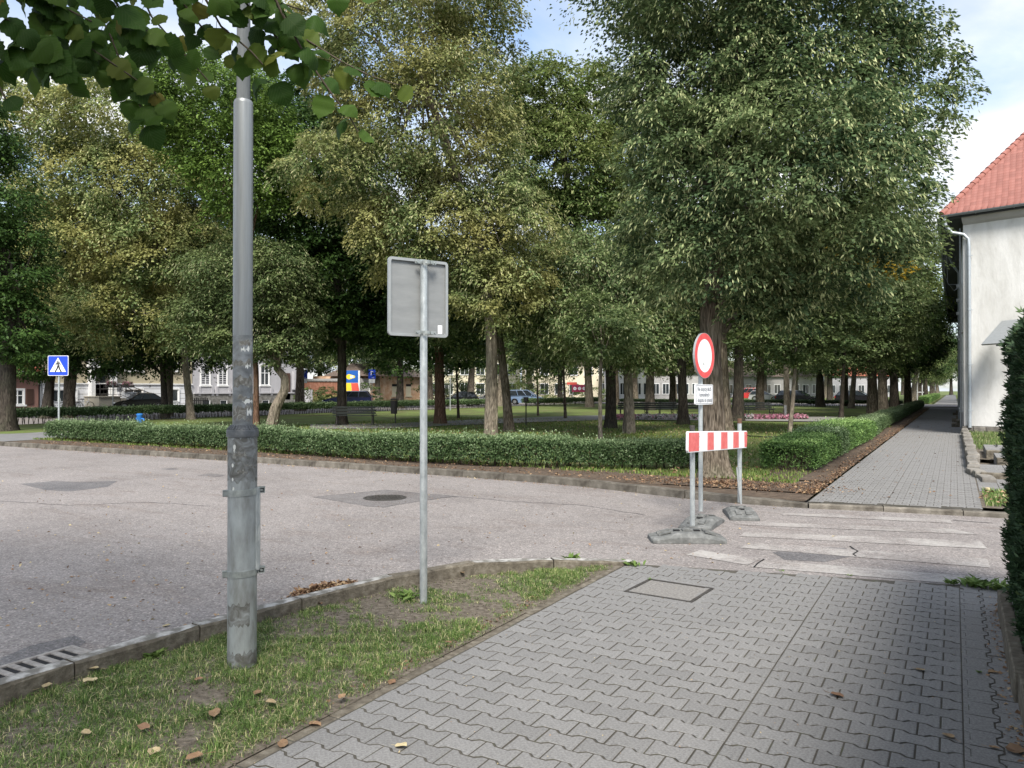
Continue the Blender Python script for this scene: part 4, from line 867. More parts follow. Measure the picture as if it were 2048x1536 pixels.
# the big linden behind the barrier
tree('linden_tree', (1430, 954), 46, (1470, 330),
     [(1420, 110, 162, 210), (1560, 215, 230, 120, .3), (1615, 100, 205, 215, .4), (1785, 175, 118, 130, .2), (1388, 330, 142, 150, -.5), (1575, 330, 220, 180, -.9), (1735, 380, 118, 130, .2), (1450, 500, 175, 105, -.3), (1640, 490, 160, 100, .1), (1322, 235, 80, 125, .6), (1500, -140, 300, 200), (1560, 590, 90, 60, .3), (1332, 470, 98, 90, .4)],
     'main', 230000, .078, 'large dense linden with bare roots directly behind the striped barrier', seed=21, path=[(1426, 800), (1418, 620), (1440, 480)], bract=.24, per=130, bough=.25, flare=1.75, ridge=.045, buttress=True, tseg=40, droop=.75, inner=.22, burls=((3.1, .05),), fat=1.0)
def yellow_patch(root, LB, B, k, g_):
    LBp = [tuple(D(q[0], q[1], depth(B) - 3.0) - B) + (q[2] * k, q[2] * k, q[3] * k) for q in ((1745, 535, 50, 26), (1690, 488, 22, 22), (1650, 455, 16, 14))]
    me, _ = crown_mesh('yellow_leaves', g_, 'maple', lobes=LBp, n=900, leaf=.16, wide=.95, per=30, bough=.6, droop=.4, inner=.4); place('turned_leaves', me, root)
tree('maple_tree', (1452, 866), 27, (1440, 560), [(1600, 500, 150, 110), (1740, 470, 120, 110, -2), (1480, 520, 130, 100)], 'linden', 26000, .15, 'maple leaning beside the big linden with a turned yellow branch', seed=22, path=[(1446, 760)], barkm='bark', bract=.05, extra=yellow_patch)
tree('linden_tree', (1475, 842), 22, (1480, 600), [(1500, 560, 140, 90), (1400, 600, 100, 80)], 'linden', 16000, .16, 'dark trunked linden between the flower bed bench and the big linden', seed=23, barkm='bark_dark')
tree('young_linden', (1579, 870), 9, (1594, 660), [(1600, 600, 105, 85), (1560, 660, 80, 60), (1660, 650, 70, 62), (1600, 690, 60, 36)], 'linden', 17000, .125, 'slender leaning young linden right of the red and white board', seed=24, path=[(1589, 760)], barkm='bark_pale', bract=.05, flare=1.2)
tree('linden_tree', (1574, 828), 13, (1568, 640), [(1560, 560, 130, 100), (1480, 640, 90, 60)], 'linden', 12000, .17, 'pale trunked linden beside the pink end of the flower bed', seed=25, barkm='bark_pale', path=[(1573, 740)])
tree('young_linden', (1682, 836), 9, (1690, 680), [(1690, 640, 95, 80), (1750, 590, 80, 70), (1640, 690, 70, 45), (1720, 700, 60, 36)], 'linden', 16000, .14, 'young linden with a straight dark stem behind the side hedge', seed=26, barkm='bark_dark', bract=.05, flare=1.2)
tree('young_linden', (1748, 832), 6, (1750, 700), [(1745, 670, 60, 66), (1780, 610, 60, 60)], 'linden', 9000, .15, 'thin young linden, nearer of the two thin stems by the side hedge', seed=27, barkm='bark', bract=.03, flare=1.2)
tree('young_linden', (1771, 824), 5, (1772, 700), [(1790, 660, 56, 70), (1760, 600, 50, 50)], 'linden', 8000, .17, 'thin young linden, farther of the two thin stems by the side hedge', seed=28, bract=.03, flare=1.2)
tree('linden_tree', (1703, 816), 11, (1712, 640), [(1690, 560, 110, 100), (1640, 620, 80, 60)], 'chestnut', 12000, .20, 'tall park tree with a slanting grey trunk before the dark cars', seed=29, barkm='bark_pale', path=[(1709, 740)])
# the yellowing linden in the middle
tree('linden_tree', (981, 871), 25, (835, 120),
     [(790, 70, 135, 130), (960, 80, 75, 110, 1), (870, 220, 150, 130), (655, 330, 95, 75, -.5), (760, 350, 110, 90, .5), (950, 330, 100, 130), (1010, 460, 100, 95, -.5), (900, 460, 120, 90), (800, 470, 95, 80), (1000, 570, 95, 70, -1), (680, 180, 60, 80, 1), (860, -90, 160, 130), (640, 40, 60, 70, .5)],
     'yellow', 165000, .110, 'tall yellowing linden with a thick pale brown trunk in mid lawn', seed=31, path=[(984, 760), (983, 650), (955, 470), (905, 330)], barkm='bark_pale', bract=.22, per=105, bough=.28, droop=.9, flare=1.25, inner=.12, tseg=26)
tree('linden_tree', (1019, 863), 19, (960, 470), [(1010, 600, 110, 70), (930, 640, 90, 60), (1080, 520, 90, 80, 2), (920, 540, 120, 70, 2)], 'linden', 26000, .13, 'dark leaning linden just right of the yellowing one', seed=32, path=[(1012, 780), (998, 660)], barkm='bark', bract=.08)
tree('linden_tree', (1221, 856), 21, (1120, 250), [(1085, 205, 78, 92), (1195, 222, 74, 95, 1), (1130, 330, 120, 100), (1240, 330, 90, 110, 1), (1190, 440, 110, 80), (1090, 440, 90, 80), (1035, 250, 60, 110, 2)],
     'light', 80000, .14, 'tall light green linden with a dark trunk behind the slim sapling', seed=33, path=[(1222, 740), (1190, 560), (1140, 400)], barkm='bark_dark', bract=.22, per=60, bough=.24, droop=.6)
tree('linden_tree', (1259, 867), 19, (1240, 600), [(1200, 560, 120, 70), (1290, 600, 90, 70), (1210, 660, 120, 60, -1), (1110, 620, 80, 75), (1300, 690, 60, 45), (1160, 520, 90, 60, 1)], 'linden', 60000, .115, 'gnarled linden with swollen burls low on its trunk', seed=34, path=[(1256, 730)], barkm='bark_pale', bract=.25, burls=((.35, .25), (.95, .42), (1.7, .10)), flare=1.4, tseg=28, droop=.9, ridge=.09)
tree('young_linden', (1201, 882), 9, (1203, 690), [(1203, 660, 70, 50), (1180, 620, 50, 40)], 'linden', 7000, .10, 'slim straight sapling nearest behind the front hedge', seed=35, barkm='bark_pale', bract=.1, flare=1.1, path=[(1200, 780)])
tree('young_linden', (1131, 837), 6, (1125, 690), [(1120, 660, 70, 60), (1080, 690, 50, 46)], 'linden', 9000, .15, 'thin young tree on the edge of the gravel path', seed=36, bract=.1, flare=1.2)
tree('young_linden', (1076, 831), 4, (1074, 720), [(1070, 700, 55, 50), (1110, 660, 50, 50)], 'light', 8000, .17, 'thin light green young tree by the light blue car', seed=37, flare=1.2)
tree('young_linden', (917, 837), 5, (911, 690), [(900, 680, 60, 50), (950, 700, 40, 36)], 'chestnut', 7000, .17, 'thin dark stem left of the yellowing linden', seed=38, flare=1.2, barkm='bark_dark')
tree('chestnut_tree', (881, 848), 22, (876, 600), [(850, 640, 110, 80), (800, 560, 70, 80), (930, 600, 90, 60), (770, 640, 55, 80), (860, 540, 100, 60)], 'chestnut', 38000, .17, 'dark chestnut with a stout brown trunk behind the back of the sign', seed=39, bract=0, barkm='bark_red', wide=.55, droop=.9)
tree('chestnut_tree', (683, 850), 19, (668, 360), [(640, 300, 100, 90), (690, 420, 95, 90), (610, 420, 90, 90), (660, 540, 105, 85), (710, 600, 50, 60), (600, 560, 70, 70), (690, 640, 60, 50), (540, 210, 90, 80, 1), (720, 500, 48, 60)], 'chestnut', 80000, .18, 'tall dark chestnut with a straight trunk at the end of the park bench', seed=40, path=[(684, 700), (672, 520)], bract=0, barkm='bark_dark', wide=.55, droop=1.0, bough=.26)
# left side
tree('chestnut_tree', (512, 856), 12, (470, 420), [(430, 200, 130, 80), (380, 160, 90, 60), (480, 330, 90, 100), (550, 330, 70, 80), (420, 270, 90, 70)], 'chestnut_bright', 44000, .15, 'bright topped chestnut whose reddish trunk is half hidden by the lamp post', seed=41, path=[(512, 720)], barkm='bark_red', bract=0, wide=.55, droop=.9)
tree('linden_tree', (541, 857), 22, (552, 735), [(540, 560, 80, 80), (580, 640, 62, 60), (500, 660, 60, 50), (430, 640, 80, 60, 1), (560, 700, 50, 28), (470, 560, 90, 80, 1)], 'linden', 60000, .115, 'linden with a curved leaning grey trunk right of the lamp post', seed=42, path=[(551, 815), (570, 780), (570, 755)], barkm='bark_pale', bract=.14, droop=.8, flare=1.15, tseg=26)
tree('linden_tree', (383, 837), 14, (300, 480),
     [(120, 240, 110, 70), (240, 220, 130, 80), (340, 280, 90, 80), (140, 350, 105, 80), (290, 370, 140, 90), (390, 400, 80, 90), (170, 480, 110, 80), (310, 500, 130, 80), (130, 590, 95, 70), (250, 620, 120, 70), (370, 580, 90, 70), (30, 190, 60, 50), (420, 520, 60, 70)],
     'yellow', 150000, .145, 'broad yellow green linden with a bare pale trunk, leftmost big crown', seed=43, path=[(368, 700), (350, 600)], barkm='bark_pale', bract=.14, per=110, bough=.27, droop=.9, zc=42, doff=-2, inner=.12)
tree('chestnut_tree', (331, 836), 14, (322, 690), [(300, 690, 85, 40), (400, 690, 70, 36), (250, 700, 60, 34), (360, 660, 80, 40)], 'chestnut', 22000, .17, 'chestnut with a dark trunk right of the parked black car', seed=44, zc=45, bract=0, barkm='bark_dark', wide=.55, droop=1)
tree('chestnut_tree', (93, 836), 20, (110, 650), [(120, 680, 70, 50), (60, 640, 70, 70), (160, 640, 80, 60), (90, 720, 60, 30), (200, 720, 50, 26)], 'chestnut', 26000, .17, 'chestnut with a thick dark trunk left of the crossing sign', seed=45, zc=45.5, bract=0, barkm='bark_dark', wide=.55, droop=1)
tree('linden_tree', (137, 836), 17, (156, 620), [(150, 600, 80, 50), (200, 660, 70, 40)], 'linden', 12000, .16, 'grey brown leaning trunk standing behind the crossing sign', seed=46, zc=46.5, path=[(150, 710)], bract=.1)
tree('chestnut_tree', (10, 862), 34, (30, 560), [(-20, 380, 75, 120), (30, 520, 60, 90), (-60, 560, 90, 100), (20, 640, 80, 60), (60, 700, 40, 30), (-80, 250, 80, 100)], 'chestnut', 46000, .15, 'dark chestnut with a massive leaning trunk at the far left edge', seed=47, path=[(16, 720)], bract=0, barkm='bark_dark', wide=.55, droop=1)
tree('linden_tree', (1367, 849), 20, (1360, 600), [(1340, 540, 110, 90), (1300, 440, 90, 90), (1380, 640, 80, 40)], 'linden', 24000, .15, 'linden with a dark trunk left of the round no entry sign', seed=48, barkm='bark_dark', bract=.1)
# copied park trees: three kinds made once, copied with their own size and turn
def proto(seed, mat, n, leaf, barkm, bract, tall=12.0, rad=3.6, lean=0):
    g_ = np.random.default_rng(seed); r = random.Random(seed); LB = []
    for i in range(8):
        a = i * 2.4 + r.random(); rr = rad * .45 * (i > 0) * r.uniform(.7, 1.2); z = tall * (.40 + .48 * i / 8) ; LB.append((rr * math.cos(a), rr * math.sin(a), z, rad * r.uniform(.48, .62), rad * r.uniform(.48, .62), tall * .14 * r.uniform(.9, 1.2)))
    me, _ = crown_mesh('crown', g_, mat, lobes=LB, n=n, leaf=leaf, bract=bract, droop=.7, bough=.3, wide=.7)
    L = [([Vector((0, 0, tall * .3)), Vector(lb[:3]) * .6 + Vector((0, 0, tall * .15)), Vector(lb[:3])], .09) for lb in LB[:6]]
    tm = trunk_mesh('trunk', [(0, 0, -.1), (lean * .3, 0, tall * .2), (lean, .1, tall * .4), (lean * .5, 0, tall * .8)], [.28, .23, .18, .06], barkm, seed, 1.4, 14, .06, L)
    return me, tm
protos = [proto(61, 'linden', 26000, .17, 'bark', .12), proto(62, 'chestnut', 24000, .20, 'bark_dark', 0, rad=4.0), proto(63, 'light', 26000, .17, 'bark_pale', .15, lean=.4), proto(64, 'yellow', 24000, .18, 'bark_pale', .2)]
def far_tree(kind, x, y, sc, rz, label, group, fat=1.0, hs=1.0):
    root = empty('park_tree', (x, y, .07), rz, label, 'tree', group); me, tm = protos[kind]
    a = place('crown', me, root, sc=(sc, sc, sc * hs)); b = place('trunk', tm, root, sc=(sc * fat, sc * fat, sc * hs)); return root
fr_ = random.Random(99)
avenue = 'trees of the avenue lining the paved path'
yy = 50.0; k = 0
while yy < 250:
    if not 79 < yy < 95:
        o = far_tree([0, 2, 1, 0, 2][k % 5], -4.1 + fr_.uniform(-.5, .5), yy, fr_.uniform(.90, 1.12), fr_.uniform(0, 6.28), ['green', 'pale trunked light green', 'dark green', 'green', 'pale trunked light green'][k % 5] + ' avenue tree, %s along the path' % ['nearest', 'second', 'third', 'fourth', 'fifth', 'sixth', 'seventh', 'eighth', 'ninth', 'tenth', 'eleventh', 'twelfth', 'thirteenth', 'fourteenth', 'fifteenth', 'sixteenth', 'seventeenth', 'eighteenth', 'nineteenth', 'twentieth'][k], avenue, fat=1.2)
    else: k -= 1
    yy += 9.5 if yy < 140 else 14; k += 1
for yy in (104, 122, 140, 165, 195, 230): far_tree([2, 0][int(yy) % 2], 5.4 + fr_.uniform(-.3, .3), yy, 1.1, yy, 'avenue tree beyond the white house, %s from it' % {104: 'first', 122: 'second', 140: 'third', 165: 'fourth', 195: 'fifth', 230: 'sixth'}[yy], avenue)
far_tree(1, -.8, 262, 1.7, 1, 'broad tree closing the far end of the paved path', 'trees closing the view')
far_tree(2, 4, 240, 1.3, 3, 'light green tree right of the far end of the paved path', 'trees closing the view')
far_tree(0, -7, 250, 1.5, 3, 'green tree just left of the far end of the paved path', 'trees closing the view')
far_tree(0, -14, 270, 1.9, 2, 'broad tree left of the far end of the paved path', 'trees closing the view')
grp = 'park trees in the middle distance'
mids = [(1, 1300, 60), (0, 1345, 72), (2, 1405, 66), (0, 1520, 60), (1, 1640, 72), (0, 1230, 80), (2, 1180, 70), (1, 1660, 100), (2, 1590, 105), (0, 1440, 104), (2, 1350, 110), (0, 1270, 104),
        (2, 1000, 74), (2, 940, 90), (0, 860, 84), (1, 800, 70), (2, 755, 92), (0, 600, 62), (1, 640, 98), (1, 1120, 96), (2, 1060, 108), (1, 1790, 70), (0, 1690, 74)]
descr = ['green', 'dark green', 'light green']; 
marks = {1300: 'behind the row of benches', 1345: 'behind the two dark benches and the wall', 1405: 'seen past the left edge of the no entry disc', 1520: 'behind the bench right of the big linden', 1540: 'near the red vehicle', 1610: 'behind the first dark car', 1640: 'in front of the second dark car',
         1230: 'right of the burgundy board', 1180: 'beside the burgundy board', 1660: 'beyond the crossing street near the second dark car', 1735: 'at the crossing street by the white post', 1590: 'beyond the crossing street behind the first dark car', 1500: 'far beyond the red vehicle', 1440: 'far behind the big linden', 1350: 'far behind the benches', 1270: 'far behind the gnarled linden',
         1000: 'behind the leaning dark linden', 940: 'behind the white car', 860: 'behind the dark parked car', 800: 'in front of the worn brick house', 755: 'next to the right parking sign', 600: 'beside the left parking sign', 640: 'behind the weedy gap between houses', 1120: 'behind the light blue car', 1060: 'rising behind the light blue car', 1790: 'left of the avenue row', 1690: 'left of the avenue and farther back'}
for kd, px, zc in mids:
    p = D(px, 779, zc); o = far_tree(kd, p.x, p.y, fr_.uniform(.95, 1.25) * (1.0 if zc < 80 else 1.15), fr_.uniform(0, 6.28), '%s park tree %s' % (descr[kd], marks[px]), grp, fat=1.15)
for px, zc, kd, sc, lb in ((4, 46, 1, 1.25, 'dark green street tree high above the small red roofed house'), (139, 50, 0, 1.3, 'green street tree above the beige house portal'), (333, 49, 2, 1.25, 'light green street tree above the parked black car'), (484, 50, 1, 1.3, 'dark green street tree above the grey villa'), (684, 54, 0, 1.2, 'green street tree above the weedy gap')):
    p = D(px, 779, zc); far_tree(kd, p.x, p.y, sc, px, lb, 'street trees behind the back hedge')
# trees behind the far houses, closing the left horizon
for i, (px, zc, kd) in enumerate(((20, 84, 1), (110, 92, 0), (230, 88, 2), (330, 90, 1), (450, 96, 0), (545, 92, 1), (690, 118, 2), (790, 124, 0), (890, 126, 1), (1000, 130, 0), (1130, 132, 2), (1250, 138, 1), (1390, 140, 0), (1530, 140, 1), (1650, 145, 2), (1750, 150, 0))):
    p = D(px, 779, zc); far_tree(kd, p.x, p.y, fr_.uniform(1.3, 1.6), i * 1.3, 'tall tree rising behind ' + ['the small red roofed house', 'the left corner of the beige house', 'the beige house portal', 'the right end of the beige house', 'the grey villa windows', 'the grey villa door', 'the advertising board', 'the worn brick house', 'the dark hatchback', 'the white car and cream house', 'the burgundy board', 'the white building', 'the benches and pale building', 'the red van', 'the first dark car', 'the second dark car'][i], 'trees behind the far houses')

# ------------------------------------------------------------------ hedges
def hedge_mesh(name, g_, L, Wd, H, leaf, n, mat, rough=.05, shoots=.0, z0=.10, seed=0, twig=True):
    # points on the box sides and top
    a_side = L * (H - z0); a_top = L * Wd; a_end = Wd * (H - z0); tot = 2 * a_side + a_top + 2 * a_end
    u = g_.random(n); P = np.zeros((n, 3)); Nn = np.zeros((n, 3)); r1, r2 = g_.random(n), g_.random(n)
    sel = np.searchsorted(np.cumsum([a_side, a_side, a_top, a_end, a_end]) / tot, u)
    for k_, (f_) in enumerate(((lambda a, b: ((a - .5) * L, -Wd / 2 + 0 * a, z0 + b * (H - z0)), (0, -1, 0)), (lambda a, b: ((a - .5) * L, Wd / 2 + 0 * a, z0 + b * (H - z0)), (0, 1, 0)), (lambda a, b: ((a - .5) * L, (b - .5) * Wd, H + 0 * a), (0, 0, 1)),
                          (lambda a, b: (-L / 2 + 0 * a, (a - .5) * Wd, z0 + b * (H - z0)), (-1, 0, 0)), (lambda a, b: (L / 2 + 0 * a, (a - .5) * Wd, z0 + b * (H - z0)), (1, 0, 0)))):
        mk = sel == k_; x, y, z = f_[0](r1[mk], r2[mk]); P[mk] = np.stack([x, y, z], 1); Nn[mk] = f_[1]
    # rounded edges, lumps, and thinner foot
    zt = (P[:, 2] - z0) / (H - z0); pinch = 1 - .10 * zt ** 6 - .12 * (1 - zt) ** 3
    P[:, 1] *= pinch; P[:, 0] *= 1 - .0 * zt
    lump = rough * (vnoise(P[:, 0] * 1.0 + seed, P[:, 2] + P[:, 1] * 1.3, 5.0, seed) + .6 * vnoise(P[:, 0] + 2 * seed, P[:, 2] - P[:, 1], 11, seed + 1))
    P += Nn * (lump + g_.normal(size=n) * .016 - .02 * g_.random(n))[:, None]
    P[:, 2] -= .05 * (np.abs(P[:, 1]) / (Wd / 2)) ** 4 * (zt > .9)
    d = nrm(Nn * .5 + g_.normal(size=(n, 3)) * .6 + np.array([0, 0, .55])); nr = nrm(Nn + g_.normal(size=(n, 3)) * .6 + np.array([0, 0, .4]))
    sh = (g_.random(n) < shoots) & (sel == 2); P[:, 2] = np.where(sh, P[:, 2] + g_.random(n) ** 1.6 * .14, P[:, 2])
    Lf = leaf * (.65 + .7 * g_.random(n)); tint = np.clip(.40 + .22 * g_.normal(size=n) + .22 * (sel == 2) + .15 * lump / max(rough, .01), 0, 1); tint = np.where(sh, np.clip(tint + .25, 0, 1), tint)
    Q = leaf_quads(P, d, nr, Lf, Lf * .58)
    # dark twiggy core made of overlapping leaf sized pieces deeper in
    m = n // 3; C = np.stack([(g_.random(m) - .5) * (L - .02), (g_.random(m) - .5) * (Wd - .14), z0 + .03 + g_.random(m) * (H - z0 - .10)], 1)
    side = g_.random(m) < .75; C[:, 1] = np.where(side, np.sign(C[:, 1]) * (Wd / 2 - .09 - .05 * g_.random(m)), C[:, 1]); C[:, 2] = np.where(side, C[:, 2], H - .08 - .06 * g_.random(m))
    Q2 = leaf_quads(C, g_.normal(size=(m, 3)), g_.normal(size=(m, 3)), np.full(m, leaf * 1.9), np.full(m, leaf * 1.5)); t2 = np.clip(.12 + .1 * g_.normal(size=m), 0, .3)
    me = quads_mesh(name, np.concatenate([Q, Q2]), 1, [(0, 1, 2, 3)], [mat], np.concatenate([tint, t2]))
    return me
def stems_mesh(L, Wd, H, seed, k=9):
    r = random.Random(seed); mb = MB()
    for i in range(k):
        x = (i + .5 + r.uniform(-.3, .3)) / k * L - L / 2; y = r.uniform(-.12, .12) * Wd
        for q in range(3): mb.tube([(x, y, -.03), (x + r.uniform(-.05, .05), y + r.uniform(-.06, .06), .2), (x + r.uniform(-.16, .16), y + r.uniform(-.2, .2) * Wd * 1.4, H * .8)], [.012, .009, .004], 5)
    return mb.mesh('stems', 'twig')
def hedge(name, label, pts, meshes, stem, segL, z=.08, hs=lambda s: 1, widths=1.0):
    root = empty(name, (pts[0][0], pts[0][1], z), 0, label, 'hedge'); P = [Vector((x, y, 0)) for x, y in pts]; r = random.Random(len(pts) * 7); seg = [0]
    for a, b in zip(P, P[1:]): seg.append(seg[-1] + (b - a).length)
    n = max(1, round(seg[-1] / segL)); st = seg[-1] / n
    def at(s):
        for i in range(len(P) - 1):
            if s <= seg[i + 1] or i == len(P) - 2: return P[i].lerp(P[i + 1], (s - seg[i]) / (seg[i + 1] - seg[i]))
    for i in range(n):
        a, b = at(i * st), at((i + 1) * st); c_ = (a + b) / 2 - P[0]; an = math.atan2((b - a).y, (b - a).x); fl = r.random() < .5
        o = place('shrub', meshes[i % len(meshes) if i % 5 else (i + 1) % len(meshes)], root, (c_.x, c_.y, 0), (0, 0, an + (math.pi if fl else 0)), (st / segL * 1.04, widths * r.uniform(.96, 1.04), hs(i * st) * r.uniform(.98, 1.02)))
        if stem: place('stems', stem, o)
    return root
g_ = np.random.default_rng(5)
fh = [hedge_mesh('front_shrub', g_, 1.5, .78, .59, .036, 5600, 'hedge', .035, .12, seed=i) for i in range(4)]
fst = stems_mesh(1.5, .78, .55, 3)
front_pts = [(-25.4, 14.35), (-21, 14.25), (-17, 14.35), (-14, 14.05), (-12.7, 13.95), (-9.8, 13.85), (-8.2, 14.05), (-6.5, 14.55), (-5.0, 15.25), (-4.2, 15.8)]
hedge('front_hedge', 'long low clipped hedge along the far kerb in front of the park', front_pts, fh, fst, 1.5, hs=lambda s: 1 + .05 * math.sin(s * .9) + .03 * math.sin(s * 2.3))
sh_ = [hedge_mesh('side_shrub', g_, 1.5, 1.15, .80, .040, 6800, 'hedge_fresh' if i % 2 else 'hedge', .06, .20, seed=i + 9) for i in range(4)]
hedge('side_hedge', 'bushy hedge with fresh light shoots running beside the paved path', [(-2.86, 16.0), (-2.80, 22), (-2.78, 29.5)], [sh_[1], sh_[3], sh_[0]], fst, 1.5, hs=lambda s: .66 + .22 * math.exp(-((s - 5.5) / 4) ** 2))
hedge('far_side_hedge', 'darker clipped hedge continuing beside the paved path', [(-2.80, 29.7), (-2.78, 79.5)], [sh_[0], sh_[2]], None, 1.5, widths=.72, hs=lambda s: .66 + .05 * math.sin(s * .8))
hedge('avenue_hedge', 'light green hedge beyond the crossing street along the path', [(-2.9, 96), (-2.9, 170)], [sh_[1], sh_[3]], None, 1.5, widths=.9, hs=lambda s: 1.0)
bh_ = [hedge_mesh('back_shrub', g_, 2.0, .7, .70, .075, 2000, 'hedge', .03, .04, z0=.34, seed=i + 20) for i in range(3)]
bst = stems_mesh(2.0, .7, .70, 5, 12)
hedge('back_hedge', 'long dark hedge along the far street with bare stems below', [(-38.0, 15.5), (-37.4, 30), (-37.2, 52), (-36.6, 60)], bh_, bst, 2.0)
hedge('back_hedge', 'dark hedge on the far street side with parked cars behind, right of the gap', [(-36.0, 65), (-34.6, 80)], bh_, bst, 2.0)
hedge('cross_hedge', 'low hedge in front of the two dark cars', [(-33, 78.6), (-20, 79.2), (-4.2, 79.8)], bh_, bst, 2.0, hs=lambda s: .8)

# tall clipped thuja hedge close on the right
g_ = np.random.default_rng(77)
th = empty('thuja_hedge', (.78, 2, 0), 0, 'tall dark evergreen hedge close at the right edge', 'hedge')
n = 90000
yl = -2.5 + g_.random(n) * 9.6; face = g_.random(n)
zz = .12 + g_.random(n) * 2.05
px_ = np.where(face < .72, .33, np.where(face < .86, .33 + g_.random(n) * .9, .33 + g_.random(n) * .9)); py_ = np.where(face < .72, yl, np.where(face < .86, 7.15, yl)); pz_ = np.where(face < .72, zz, np.where(face < .86, zz, 2.17))
Nn = np.where((face < .72)[:, None], np.array([-1, 0, 0.]), np.where((face < .86)[:, None], np.array([0, 1., 0]), np.array([0, 0, 1.])))
kk = (py_ > .2) | (g_.random(n) < .4); px_, py_, pz_, Nn, face = px_[kk], py_[kk], pz_[kk], Nn[kk], face[kk]; n = len(px_)
lump = .05 * vnoise(py_ * 1.0, pz_, 4.5, 2) + .035 * vnoise(py_, pz_, 10, 5); zt = pz_ / 2.2
Pp = np.stack([px_, py_, pz_], 1) + Nn * (lump + .05 * g_.random(n) ** 3 + g_.normal(size=n) * .014 - .03 - .07 * (zt > .93) * zt - .05 * np.clip(.25 - zt, 0, 1) * 4)[:, None]
Pp[:, 1] -= .25 * (zt > .9) * (py_ > 6.6) * g_.random(n)
# each spray: three narrow fingers
def spray(P, N_, L, Wd):
    d0 = nrm(N_ * .75 + np.array([0, 0, .55]) + g_.normal(size=P.shape) * .4); nr = nrm(g_.normal(size=P.shape) * .6 + np.array([0, 0, .6]) + N_ * .2); s = nrm(np.cross(d0, nr)); out = []
    for a, l in ((0, 1.0), (.7, .75), (-.7, .75)):
        dd = nrm(d0 * math.cos(a) + s * math.sin(a)); out.append(leaf_quads(P, dd, nr, L * l, Wd))
    return np.concatenate(out)
Ls = .045 * (.6 + .8 * g_.random(n)); tt = np.clip(.32 + .2 * g_.normal(size=n) + .25 * (zt > .93), 0, .84); tt = np.where(g_.random(n) < .02, .95, tt)
Pp[:, 0] += .055
place('foliage', quads_mesh('foliage', spray(Pp, Nn, Ls, Ls * .26), 1, [(0, 1, 2, 3)], 'yew', np.tile(tt, 3)), th, (-.78, -2, 0))
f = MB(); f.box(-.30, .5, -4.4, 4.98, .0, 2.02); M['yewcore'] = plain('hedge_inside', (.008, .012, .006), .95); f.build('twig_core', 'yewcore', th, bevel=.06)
ln_ = empty('low_kerb_wall', (.34, 2, 0), 0, 'low dark concrete edging at the foot of the evergreen hedge', 'edging')
for k_ in range(9):
    e = MB(); e.box(-.055, .02, 0, .985, -.05, .17); e.build('edging_slab', 'kerb', ln_, loc=(rnd.uniform(-.01, .01), -4 + k_, 0), bevel=.008)

# near linden whose branches hang into the top of the picture
nl = empty('linden_tree', (-4.0, -2.6, 0), 0, 'linden on the verge whose large leaved twigs hang into the top left', 'tree')
nlo = Vector((-4.0, -2.6, 0))
M['near_leaf'] = None
m, n_, l_, b_ = new_mat('large_linden_leaf')
tc = n_.new('ShaderNodeTexCoord'); oi = n_.new('ShaderNodeObjectInfo')
r_ = ramp(n_, [(0, (.024, .058, .010)), (.45, (.045, .100, .014)), (.8, (.080, .145, .022)), (.95, (.12, .15, .025)), (1, (.20, .15, .03))]); l_.new(oi.outputs['Random'], r_.inputs[0])
sp = n_.new('ShaderNodeSeparateXYZ'); l_.new(tc.outputs['Object'], sp.inputs[0])
ab = N(n_, 'ShaderNodeMath', operation='ABSOLUTE'); l_.new(sp.outputs['X'], ab.inputs[0])
sb = N(n_, 'ShaderNodeMath', operation='SUBTRACT'); l_.new(sp.outputs['Y'], sb.inputs[0]); l_.new(ab.outputs[0], sb.inputs[1])
ml = N(n_, 'ShaderNodeMath', operation='MULTIPLY'); l_.new(sb.outputs[0], ml.inputs[0]); ml.inputs[1].default_value = 78 * 6.28
sn = N(n_, 'ShaderNodeMath', operation='SINE'); l_.new(ml.outputs[0], sn.inputs[0])
pw = N(n_, 'ShaderNodeMapRange'); pw.inputs['From Min'].default_value = .80; pw.inputs['From Max'].default_value = 1; l_.new(sn.outputs[0], pw.inputs['Value'])
vm = N(n_, 'ShaderNodeMapRange'); vm.inputs['From Min'].default_value = .0016; vm.inputs['From Max'].default_value = .0; l_.new(ab.outputs[0], vm.inputs['Value'])
mxv = N(n_, 'ShaderNodeMath', operation='MAXIMUM'); l_.new(pw.outputs[0], mxv.inputs[0]); l_.new(vm.outputs[0], mxv.inputs[1])
sc_ = N(n_, 'ShaderNodeMath', operation='MULTIPLY'); l_.new(mxv.outputs[0], sc_.inputs[0]); sc_.inputs[1].default_value = .45
mc_ = n_.new('ShaderNodeMix'); mc_.data_type = 'RGBA'; l_.new(sc_.outputs[0], mc_.inputs['Factor']); l_.new(r_.outputs[0], mc_.inputs['A']); mc_.inputs['B'].default_value = (.09, .13, .045, 1)
l_.new(mc_.outputs['Result'], b_.inputs['Base Color']); b_.inputs['Roughness'].default_value = .6; b_.inputs['Specular IOR Level'].default_value = .2
bp_ = n_.new('ShaderNodeBump'); bp_.inputs['Strength'].default_value = .4; bp_.inputs['Distance'].default_value = .001; l_.new(mxv.outputs[0], bp_.inputs['Height']); l_.new(bp_.outputs[0], b_.inputs['Normal'])
tr_n = n_.new('ShaderNodeBsdfTranslucent'); l_.new(mc_.outputs['Result'], tr_n.inputs['Color']); ms_ = n_.new('ShaderNodeMixShader'); ms_.inputs[0].default_value = .50
l_.new(b_.outputs[0], ms_.inputs[1]); l_.new(tr_n.outputs[0], ms_.inputs[2]); l_.new(ms_.outputs[0], n_['Material Output'].inputs['Surface']); M['near_leaf'] = m
